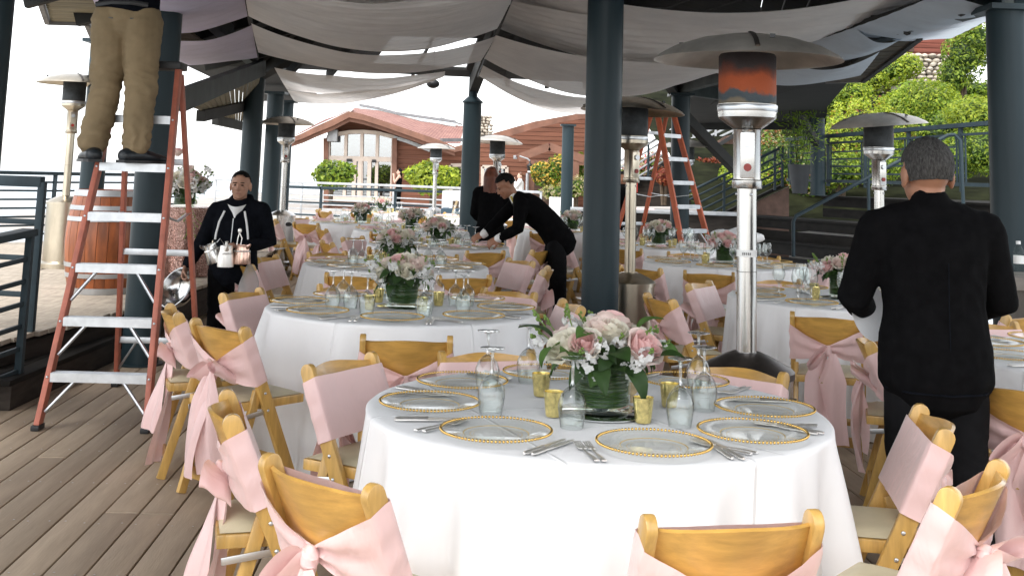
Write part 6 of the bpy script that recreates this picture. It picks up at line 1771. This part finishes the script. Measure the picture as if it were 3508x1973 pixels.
def hand_parts(m, wrist, R, k=1.0, curl=0.5, thumb=1, spread=0.12):
    """R: +Y towards the fingertips, +Z back of the hand, thumb on +X*thumb"""
    w = V(wrist)
    def T(p): return w + R @ (V(p) * k)
    loft(m, [T((0, -.02, 0)), T((0, .02, 0)), T((0, .06, 0)), T((0, .085, -.002))], [(.026 * k, .020 * k), (.034 * k, .017 * k), (.042 * k, .016 * k), (.040 * k, .013 * k)], side=R @ V(1, 0, 0), n=12)
    for f, (x, L) in enumerate(((.030, .070), (.010, .080), (-.011, .074), (-.030, .058))):
        x *= thumb; a = 0.0; p = V(x, .080, 0); pts = [T((x * .8, .055, 0)), T(p)]
        for s, fr in enumerate((.45, .30, .25)):
            a += curl * (0.75 if s == 0 else 1.0)
            p = p + V(math.sin(spread * x / .03 * .6) * L * fr, math.cos(a) * L * fr, -math.sin(a) * L * fr); pts.append(T(p))
        loft(m, pts, [.0105 * k, .0100 * k, .0092 * k, .0084 * k, .0074 * k], n=8)
    p0, p1, p2, p3 = V(.022 * thumb, .012, -.004), V(.048 * thumb, .038, -.014), V(.058 * thumb, .062, -.024 - .01 * curl), V(.054 * thumb, .085, -.034 - .02 * curl)
    loft(m, [T(p0), T(p1), T(p2), T(p3)], [.014 * k, .0125 * k, .0105 * k, .0085 * k], n=8)
def frame(y, z):
    y = V(y).normalized(); z = V(z); z = (z - y * z.dot(y)).normalized(); x = y.cross(z)
    return Matrix((x, y, z)).transposed()

def figure(label, J, skin, top_m, leg_m, shoe_m, voxel=0.010, side=(1, 0, 0), coat=True, hand_kw=(None, None), loc=(0, 0, 0), face=True, top_wr=0.004, leg_wr=0.004, extra_top=None, k=1.0, torso_w=1.0, collar=None, leg_k=1.0, shoe_k=1.0):
    """J: joints relative to loc"""
    t = thing('person', label, 'person', loc, group='people at work on the terrace')
    sd = V(side)
    W_ = torso_w
    pel, wai, che, sho, nek, hd = [V(J[x]) for x in ('pelvis', 'waist', 'chest', 'shoulders', 'neck', 'head')]
    Rh = frame(J['face'], J.get('up', (0, 0, 1)))
    # --- the body
    b = MB()
    loft(b, [pel, wai, che, sho], [(.135 * W_, .092), (.125 * W_, .085), (.150 * W_, .105), (.145 * W_, .075)], sd, 20)
    loft(b, [sho, nek, hd - Rh @ V(0, .02, .05 * k)], [.062, .055, .055], sd, 12)
    head_parts(b, hd, Rh, k, face)
    for s in 'LR':
        S, E, Wr = V(J['sh' + s]), V(J['el' + s]), V(J['wr' + s])
        loft(b, [S, S.lerp(E, .5), E, E.lerp(Wr, .35), Wr], [.050, .043, .038, .038, .026], n=12)
        H, K, A, Tt = V(J['hip' + s]), V(J['kn' + s]), V(J['an' + s]), V(J['toe' + s])
        loft(b, [H, H.lerp(K, .5), K, K.lerp(A, .35), A], [.078, .070, .052, .053, .034], n=14)
        loft(b, [A - V(0, 0, .01), A.lerp(Tt, .5) + V(0, 0, .01), Tt + V(0, 0, .032)], [(.032, .032), (.030, .022), (.026, .014)], n=10)
        i = 0 if s == 'L' else 1
        kw = hand_kw[i] or {}
        Rhd = kw.pop('R') if 'R' in kw else frame(Wr - E, (0, 0, 1))
        hand_parts(b, Wr + (Wr - E).normalized() * .012, Rhd, kw.pop('k', 1.0), **kw)
    merged('body', b, skin, min(voxel, .0065) if face else voxel, t, 2)
    # --- upper garment
    g = MB()
    low = V(J['hem']) if 'hem' in J else pel
    loft(g, [low, pel, wai, che, che.lerp(sho, .6), sho], [(.200 * W_, .150), (.197 * W_, .148), (.178 * W_, .138), (.196 * W_, .142), (.205 * W_, .125), (.165 * W_, .085)], sd, 24)
    loft(g, [V(J['shL']), sho + V(0, 0, .01), V(J['shR'])], [(.075, .075), (.085, .085), (.075, .075)], (0, 0, 1), 14)
    for s in 'LR':
        S, E, Wr = V(J['sh' + s]), V(J['el' + s]), V(J['wr' + s])
        C_ = Wr - (Wr - E).normalized() * .02
        loft(g, [S, S.lerp(E, .4), E, E.lerp(C_, .5), C_], [.080, .072, .062, .056, .046], n=14)
    if collar: loft(g, [sho + V(0, 0, .02), nek.lerp(sho, .15)], [(.090, .088), (.078, .075)], sd, 16)
    if extra_top: extra_top(g)
    gt = merged('jacket' if coat else 'top', g, top_m, voxel, t, 4, top_wr, 9, 3.1)
    # --- trousers
    g = MB()
    loft(g, [pel - V(0, 0, .05), pel, pel.lerp(wai, .75)], [(.172 * W_, .135), (.168 * W_, .130), (.150 * W_, .112)] if not coat else [(.165 * W_, .124), (.160 * W_, .118), (.145 * W_, .104)], sd, 22)
    for s in 'LR':
        H, K, A = V(J['hip' + s]), V(J['kn' + s]), V(J['an' + s])
        if coat: H = H.lerp(K, .12)
        loft(g, [H, H.lerp(K, .45), K, K.lerp(A, .5), A + V(0, 0, .035 if leg_k > 1.1 else -.01)], [(.108 * leg_k, .118 * leg_k) if not coat else (.098, .108), .096 * leg_k, .082 * leg_k, .078 * leg_k, .074 * leg_k], n=16)
    def lm(p):
        kz = [V(J['knL']).z, V(J['anL']).z]
        return 0.5 + 1.1 * math.exp(-((p.z - kz[0]) / .12) ** 2) + 1.6 * math.exp(-((p.z - kz[1] - .06) / .09) ** 2)
    merged('trousers', g, leg_m, voxel, t, 3, leg_wr, 9, 8.2, lm, (1, 1, 2.0))
    for s in 'LR':
        A, Tt = V(J['an' + s]), V(J['toe' + s])
        d = (Tt - A); d.z = 0; d.normalize()
        g = MB(); z0 = Tt.z
        base = V(A.x, A.y, z0)
        loft(g, [base - d * .055 * shoe_k + V(0, 0, .045), base + V(0, 0, .052), base + d * .10 * shoe_k + V(0, 0, .036), base + d * .17 * shoe_k + V(0, 0, .026)], [(.040 * shoe_k, .048), (.044 * shoe_k, .052), (.047 * shoe_k, .036), (.040 * shoe_k, .024)], d.cross(V(0, 0, 1)), 16)
        loft(g, [base + V(0, 0, .05), A + V(0, 0, .03)], [.048, .044], n=14)
        sh = merged('shoe', g, shoe_m, .007, t, 2)
        so = MB(); so.prism([base + d * x * shoe_k + d.cross(V(0, 0, 1)) * y * shoe_k for x, y in ((-.085, -.030), (-.03, -.044), (.08, -.048), (.16, -.044), (.20, -.02), (.20, .02), (.16, .044), (.08, .048), (-.03, .044), (-.085, .030))], (0, 0, .018)).build('sole', M['black_plastic'], sh, smooth=False)
    return t, Rh, hd

# --- the man on the ladder, seen from behind, cut by the top of the frame
LZ = 1.530
JL = dict(pelvis=(0, .02, .95), waist=(0.02, .03, 1.10), chest=(.03, .05, 1.32), shoulders=(.03, .05, 1.46), neck=(.03, .06, 1.55), head=(.03, .10, 1.68), face=(0, 1, .3),
          shL=(-.19, .05, 1.45), shR=(.25, .05, 1.46), elL=(-.30, .22, 1.70), wrL=(-.18, .40, 1.90), elR=(.36, .22, 1.70), wrR=(.24, .40, 1.92),
          hipL=(-.095, .02, .90), hipR=(.105, .02, .90), knL=(-.105, .05, .49), knR=(.12, .03, .49), anL=(-.135, -.03, .09), anR=(.135, -.03, .09), toeL=(-.215, .11, .0), toeR=(.225, .11, .0), hem=(0, .02, .98))
lm_, Rh, hd = figure('man in khaki trousers and black shirt standing on the red ladder', JL, M['skin'], M['hoodie'], M['khaki'], M['shoe'], voxel=.010, loc=(-2.47, 7.12, LZ), coat=False, face=False, leg_wr=.011, torso_w=1.02, leg_k=1.16, shoe_k=1.32)
hair_cap(lm_, hd, Rh, 'hair_black', keep=lambda d: d.z > -.1 or d.y < -.1)
MB().tube([(-.16, -.105, .985), (-.05, -.135, 1.0), (.08, -.135, 1.0), (.17, -.10, .99)], [(.016, .006)] * 4, 8).build('belt', M['black_plastic'], lm_)
for s in (-1, 1): MB().tube([(s * .055 + .01, -.112, .90), (s * .13 + .01, -.092, .91)], 0.0035, 6).build('pocket_seam', M['ink'], lm_)

# --- the man in the black hooded top
hx, hy = (-2.09, 8.90, 1.10)[0], 8.9
JH = dict(pelvis=(-.02, 0, .80), waist=(-.01, -.01, .95), chest=(0, -.01, 1.13), shoulders=(.0, .01, 1.27), neck=(.0, 0, 1.335), head=(.005, -.02, 1.445), face=(.05, -1, .02),
          shL=(.175, .01, 1.245), shR=(-.175, .01, 1.235), elL=(.26, .0, 1.0), wrL=(.085, -.20, .975), elR=(-.28, .01, .98), wrR=(-.365, -.10, .80),
          hipL=(.08, 0, .76), hipR=(-.11, 0, .76), knL=(.08, -.04, .42), knR=(-.12, 0, .42), anL=(.07, .02, .09), anR=(-.13, .05, .09), toeL=(.08, -.13, .0), toeR=(-.13, -.10, .0), hem=(-.01, 0, .76))
def hood(g):
    loft(g, [(-.10, .03, 1.28), (-.06, .085, 1.34), (.06, .085, 1.34), (.10, .03, 1.28)], [.035, .045, .045, .035], (0, 0, 1), 12)
    loft(g, [(-.105, .02, 1.28), (-.085, -.07, 1.255), (-.045, -.115, 1.19)], [.026, .024, .014], n=10)
    loft(g, [(.105, .02, 1.28), (.085, -.07, 1.255), (.045, -.115, 1.19)], [.026, .024, .014], n=10)
hm, Rh, hd = figure('man in black hooded top carrying steel pitchers and a mixing bowl', JH, M['skin'], M['hoodie'], M['suit'], M['shoe'], voxel=.009, loc=(hx, hy, 0), coat=False, extra_top=hood, top_wr=.006, hand_kw=(dict(R=frame((-.5, -.6, .1), (.2, -.3, 1)), curl=1.1, thumb=-1), dict(R=frame((-.1, -.3, -1), (-1, .2, .1)), curl=.9, thumb=-1)), torso_w=.98, k=.97)
face_details(hm, hd, Rh, .97)
hair_cap(hm, hd, Rh, 'hair_black', .97, keep=lambda d: (d.z > .42 and d.y < .80) or (d.y < .15 and d.z > -.25 and not (d.y > -.3 and d.z < .0)), grow=1.035)
nk = MB(); nk.grid(lambda u, v: V(lerp(-.075, .075, u) * (1 - .80 * v), -.085 - .045 * math.sin(PI * u) * (1 - v * .3) - .02 * v, 1.30 - .10 * v - .02 * math.sin(PI * u)), 13, 8); nk.build('shirt_collar', M['shirt'], hm)
for s, x in ((-1, -.105), (1, .095)):
    MB().tube([(x * .80, -.128, 1.245), (x * 1.08, -.158, 1.16), (x * 1.25, -.162, 1.07), (x * 1.3, -.160, 1.02)], 0.0085, 8).build('drawstring', M['shirt'], hm)
MB().tube([(-.005, -.153, 1.19), (-.012, -.158, 1.0), (-.015, -.162, .80)], 0.004, 6).build('zip', M['zinc'], hm)
# things he carries
bw_ = thing('mixing_bowl', 'large steel mixing bowl hanging from the hooded man hand', 'bowl', (hx - .385, hy - .13, .585))
MB().lathe([(0.0, -.085), (0.06, -.08), (0.115, -.05), (0.148, -.005), (0.158, .045), (0.164, .047), (0.164, .050), (0.156, .048), (0.146, -.003), (0.113, -.047), (0.06, -.076), (0, -.081)], 44).build('bowl_body', M['bowl'], bw_, angle=60)
MB().lathe([(0.161, .044), (0.167, .047), (0.161, .051)], 44).build('rolled_rim', M['zinc'], bw_)
bw_.rotation_euler = (1.05, 0.25, -.75)
def pitcher(x, y, z, label, m, r=.055, h=.145, lid=True, rz=0, tilt=0.0):
    p = thing('steel_pitcher', label, 'pitcher', (x, y, z), rz)
    MB().lathe([(0, .002), (r * 1.08, .002), (r * 1.10, .012), (r * 1.02, h * .6), (r * .86, h * .86), (r * .88, h), (r * .84, h), (r * .82, h * .86), (r * .97, h * .6), (r * 1.03, .014), (0, .01)], 32).build('pot', M[m], p)
    MB().lathe([(r * 1.01, h * .66), (r * 1.03, h * .68), (r * .96, h * .74)], 32).build('shoulder_band', M['silver'], p)
    if lid:
        MB().lathe([(r * .86, h), (r * .8, h + .012), (.012, h + .02), (.008, h + .03), (.014, h + .042), (0, h + .046)], 24).build('lid', M[m], p)
    MB().tube([(r * .9, 0, h * .95), (r * 1.5, 0, h * 1.1), (r * 1.75, 0, h * .8), (r * 1.3, 0, h * .4), (r * 1.0, 0, h * .35)], [(.004, .009)] * 5, 8).build('handle', M[m], p)
    MB().tube([(-r * .75, 0, h * .9), (-r * 1.15, 0, h * 1.0), (-r * 1.35, 0, h * 1.08)], [.018, .012, .006], 8).build('spout', M[m], p)
    p.rotation_euler = (0, tilt, rz)
    return p
pitcher(hx + .005, hy - .35, .785, 'lidded steel coffee pot in the middle of the three carried pitchers', 'silver', rz=1.9)
pitcher(hx - .085, hy - .29, .81, 'open steel pitcher tipped left among the carried pitchers', 'steel', rz=.3, tilt=-.35, lid=False)
pitcher(hx + .110, hy - .29, .805, 'open copper tinted pitcher at the right of the carried pitchers', 'copper', r=.062, h=.14, lid=False, rz=2.6)
hm.scale = (.97, .97, .955)
for k in range(2):
    s_ = MB(); s_.tube([(0, 0, 0), (.006, 0, .05), (.016 - .03 * k, 0, .09)], [(.004, .002)] * 3, 6); s_.ell((.02 - .036 * k, 0, .105), (.012, .005, .018), 10, 6)
    single('spoon', s_.mesh('spoon', M['silver']), (hx + .06 + .03 * k, hy - .26, .945), 0, ['left spoon in the hooded man fist', 'right spoon in the hooded man fist'][k], 'spoon')
bg = MB(); bg.grid(lambda u, v: V((.015 + .055 * math.sin(PI * min(1, v * .75) * .9)) * math.cos(2 * PI * u) * (1 + .18 * math.sin(6 * PI * u + 3 * v)), (.02 + .06 * v) * math.sin(2 * PI * u), -.22 * v), 30, 12, close_u=True)
tag(bg.build('plastic_bag', M['bag'], loc=(hx + .16, hy - .24, .80)), 'thin grey plastic bag dangling below the carried pitchers', 'bag')

# --- the waiter bending over the table
wx, wy = .52, 11.75
JW = dict(pelvis=(0, 0, .94), waist=(-.10, -.02, 1.06), chest=(-.27, -.03, 1.20), shoulders=(-.40, -.04, 1.28), neck=(-.47, -.05, 1.345), head=(-.535, -.07, 1.42), face=(-.82, -.30, -.55), up=(-.45, -.1, .9),
          shL=(-.37, -.20, 1.24), shR=(-.39, .14, 1.27), elL=(-.40, -.27, 1.00), wrL=(-.585, -.25, .90), elR=(-.58, .06, 1.08), wrR=(-.74, -.06, .93),
          hipL=(.0, -.09, .89), hipR=(.0, .09, .89), knL=(.03, -.10, .48), knR=(-.06, .10, .48), anL=(.04, -.10, .09), anR=(-.04, .10, .09), toeL=(-.11, -.12, .0), toeR=(-.19, .10, .0), hem=(.06, 0, .87))
wm, Rh, hd = figure('waiter in black suit and yellow tie bending over a table', JW, M['skin_warm'], M['suit'], M['suit_trousers'], M['shoe'], voxel=.011, side=(0, 1, 0), loc=(wx, wy, 0), hand_kw=(dict(R=frame((-.8, .05, -.45), (.1, -.7, .6)), curl=.5, thumb=-1), dict(R=frame((-.85, -.1, -.35), (-.1, -.6, .6)), curl=.5, thumb=1)), top_wr=.006, torso_w=.95)
face_details(wm, hd, Rh)
hair_cap(wm, hd, Rh, 'hair_black', keep=lambda d: (d.z > .40 and d.y < .88) or (d.y < .0 and d.z > -.35) or (d.y < .25 and d.z > .05), grow=1.08)
for s, (E, W_) in enumerate(((JW['elL'], JW['wrL']), (JW['elR'], JW['wrR']))):
    E, W_ = V(E), V(W_); d = (W_ - E).normalized()
    m = MB(); loft(m, [W_ - d * .035, W_ + d * .012], [.044, .041], n=16); m.build('shirt_cuff', M['shirt'], wm)
MB().tube([(-.475, -.115, 1.315), (-.44, -.145, 1.245), (-.38, -.165, 1.16), (-.345, -.165, 1.10)], [(.010, .018), (.008, .020), (.008, .024), (.006, .020)], 8).build('tie', M['tie'], wm)
m = MB(); loft(m, [(-.455, -.06, 1.325), (-.44, -.13, 1.26), (-.39, -.158, 1.18)], [(.052, .05), (.03, .02), (.012, .01)], n=12); m.build('shirt_front', M['shirt'], wm)
MB().tube([(-.01, -.155, .945), (.09, -.11, .985), (.125, 0, 1.01)], [(.006, .014)] * 3, 8).build('shirt_hem', M['shirt'], wm)
single('napkin', NAPK, (wx - .78, wy - .12, TZ + .05), .6, 'pink napkin being folded under the waiter hands', 'napkin', 'folded pink napkins')

# --- the older man in the dark suit at the right, seen from behind
JO = dict(pelvis=(.0, 0, .93), waist=(0, .01, 1.08), chest=(0, .01, 1.27), shoulders=(0, .02, 1.405), neck=(0, .03, 1.475), head=(-.005, .05, 1.575), face=(-.06, 1, -.12),
          shL=(-.205, .02, 1.365), shR=(.205, .02, 1.365), elL=(-.29, .07, 1.09), wrL=(-.18, .28, 1.03), elR=(.29, .07, 1.09), wrR=(.20, .28, 1.04),
          hipL=(-.095, 0, .88), hipR=(.095, 0, .88), knL=(-.10, .02, .48), knR=(.11, .02, .48), anL=(-.10, -.03, .09), anR=(.13, -.03, .09), toeL=(-.12, .12, .0), toeR=(.15, .12, .0), hem=(0, 0, .80))
om, Rh, hd = figure('older grey haired man in a black suit with his back turned', JO, M['skin_warm'], M['suit'], M['suit_trousers'], M['shoe'], voxel=.010, loc=(1.66, 4.42, 0), face=True, collar=True, top_wr=.007, torso_w=1.07, hand_kw=(dict(curl=.7, thumb=1), dict(curl=.7, thumb=-1)), k=1.15)
hair_cap(om, hd, Rh, 'hair_grey', 1.15, keep=lambda d: (d.z > .30 and d.y < .80) or (d.y < -.05 and d.z > -.62) or (d.y < .25 and d.z > .1), grow=1.05, n=56, jit=.006)
MB().tube([(-.20, -.02, .775), (-.14, -.11, .77), (0, -.150, .768), (.14, -.11, .77), (.20, -.02, .775)], [(.004, .006)] * 5, 6).build('hem_edge', M['hoodie'], om)
MB().tube([(0, -.138, .80), (0, -.150, .95), (0, -.146, 1.10), (0, -.148, 1.25)], [(.002, .0015)] * 4, 6).build('centre_seam', M['hoodie'], om)
pt_ = thing('held_plate', 'white plate held by the older man, its rim showing left of his arm', 'plate', (1.455, 4.60, 1.03))
MB().lathe([(0, 0), (.07, 0), (.115, .014), (.118, .017), (.07, .005), (0, .004)], 36).build('rim', M['white_paint'], pt_)
pt_.rotation_euler = (0.9, 1.2, 0)

# --- the red haired woman in black, from behind
JR = dict(pelvis=(0, 0, .90), waist=(0, .01, 1.04), chest=(0, .01, 1.21), shoulders=(0, .02, 1.33), neck=(0, .02, 1.39), head=(0, .04, 1.49), face=(.3, 1, -.05),
          shL=(-.155, .02, 1.30), shR=(.155, .02, 1.30), elL=(-.20, .06, 1.04), wrL=(-.12, .22, .95), elR=(.20, .06, 1.04), wrR=(.14, .22, .97),
          hipL=(-.08, 0, .86), hipR=(.08, 0, .86), knL=(-.08, .02, .46), knR=(.09, .02, .46), anL=(-.08, 0, .08), anR=(.09, 0, .08), toeL=(-.08, .14, 0), toeR=(.10, .14, 0), hem=(0, 0, .82))
rw, Rh, hd = figure('woman with long auburn hair in black seen from behind', JR, M['skin_fair'], M['suit'], M['suit'], M['shoe'], voxel=.012, loc=(-.20, 14.3, 0), coat=False, face=False, torso_w=.84)
g = MB(); loft(g, [hd + V(0, -.01, .06), hd + V(0, -.04, 0), hd + V(0, -.06, -.12), hd + V(0, -.095, -.26), hd + V(0, -.10, -.36)], [(.088, .10), (.098, .095), (.105, .065), (.10, .05), (.06, .03)], (1, 0, 0), 20)
merged('hair', g, M['hair_red'], .010, rw, 2, .008, 14, 2.0, None, (1, 1, .25))

# --- far people
JF = dict(pelvis=(0, 0, .92), waist=(0, 0, 1.06), chest=(0, 0, 1.25), shoulders=(0, 0, 1.37), neck=(0, 0, 1.43), head=(0, 0, 1.54), face=(-1, -.2, 0),
          shL=(-.02, -.16, 1.34), shR=(.02, .16, 1.34), elL=(-.16, -.20, 1.12), wrL=(-.20, -.12, 1.36), elR=(.02, .2, 1.08), wrR=(-.10, .14, .98),
          hipL=(0, -.08, .88), hipR=(0, .08, .88), knL=(0, -.08, .47), knR=(0, .08, .47), anL=(0, -.08, .08), anR=(0, .08, .08), toeL=(-.14, -.08, 0), toeR=(-.14, .08, 0), hem=(0, 0, .86))
fw_, Rh, hd = figure('far dark haired woman in sleeveless black top by the house door', JF, M['skin_fair'], M['suit'], M['suit'], M['shoe'], voxel=.016, side=(0, 1, 0), loc=(*(-4.20, 44.00, 0.98)[:2], .0), coat=False, torso_w=.85)
for o in list(fw_.children):
    if o.name.startswith('top'): bpy.data.objects.remove(o)
g = MB(); loft(g, [JF['pelvis'], JF['waist'], JF['chest'], JF['shoulders']], [(.17, .13), (.14, .11), (.15, .125), (.10, .07)], (0, 1, 0), 18); merged('top', g, M['suit'], .016, fw_)
g = MB(); loft(g, [hd + V(.02, 0, .07), hd + V(.05, 0, 0), hd + V(.08, 0, -.14)], [(.09, .085), (.09, .07), (.05, .04)], (0, 1, 0), 16); merged('hair', g, M['hair_black'], .016, fw_)
JG = dict(JF)
JG.update(face=(-1, -.4, 0))
gw, Rh, hd = figure('far woman in white with brown hair in front of the porch', JG, M['skin_fair'], M['shirt'], M['suit'], M['shoe'], voxel=.016, side=(0, 1, 0), loc=(*(0.45, 40.00, 1.16)[:2], .0), coat=False, torso_w=.82)
g = MB(); loft(g, [hd + V(.02, 0, .06), hd + V(.06, 0, .02), hd + V(.12, 0, .04)], [(.088, .085), (.08, .07), (.035, .035)], (0, 1, 0), 16); merged('hair', g, M['hair_brown'], .016, gw)
hw, Rh, hd = figure('person in black half hidden behind the middle column holding pink napkins', JF, M['skin_warm'], M['suit'], M['suit'], M['shoe'], voxel=.014, side=(0, 1, 0), loc=(*(1.99, 19.50, 1.06)[:2], .0), coat=False, torso_w=.95, face=False)
hair_cap(hw, hd, Rh, 'hair_black', keep=lambda d: (d.z > .35) or (d.y < .1 and d.z > -.4))
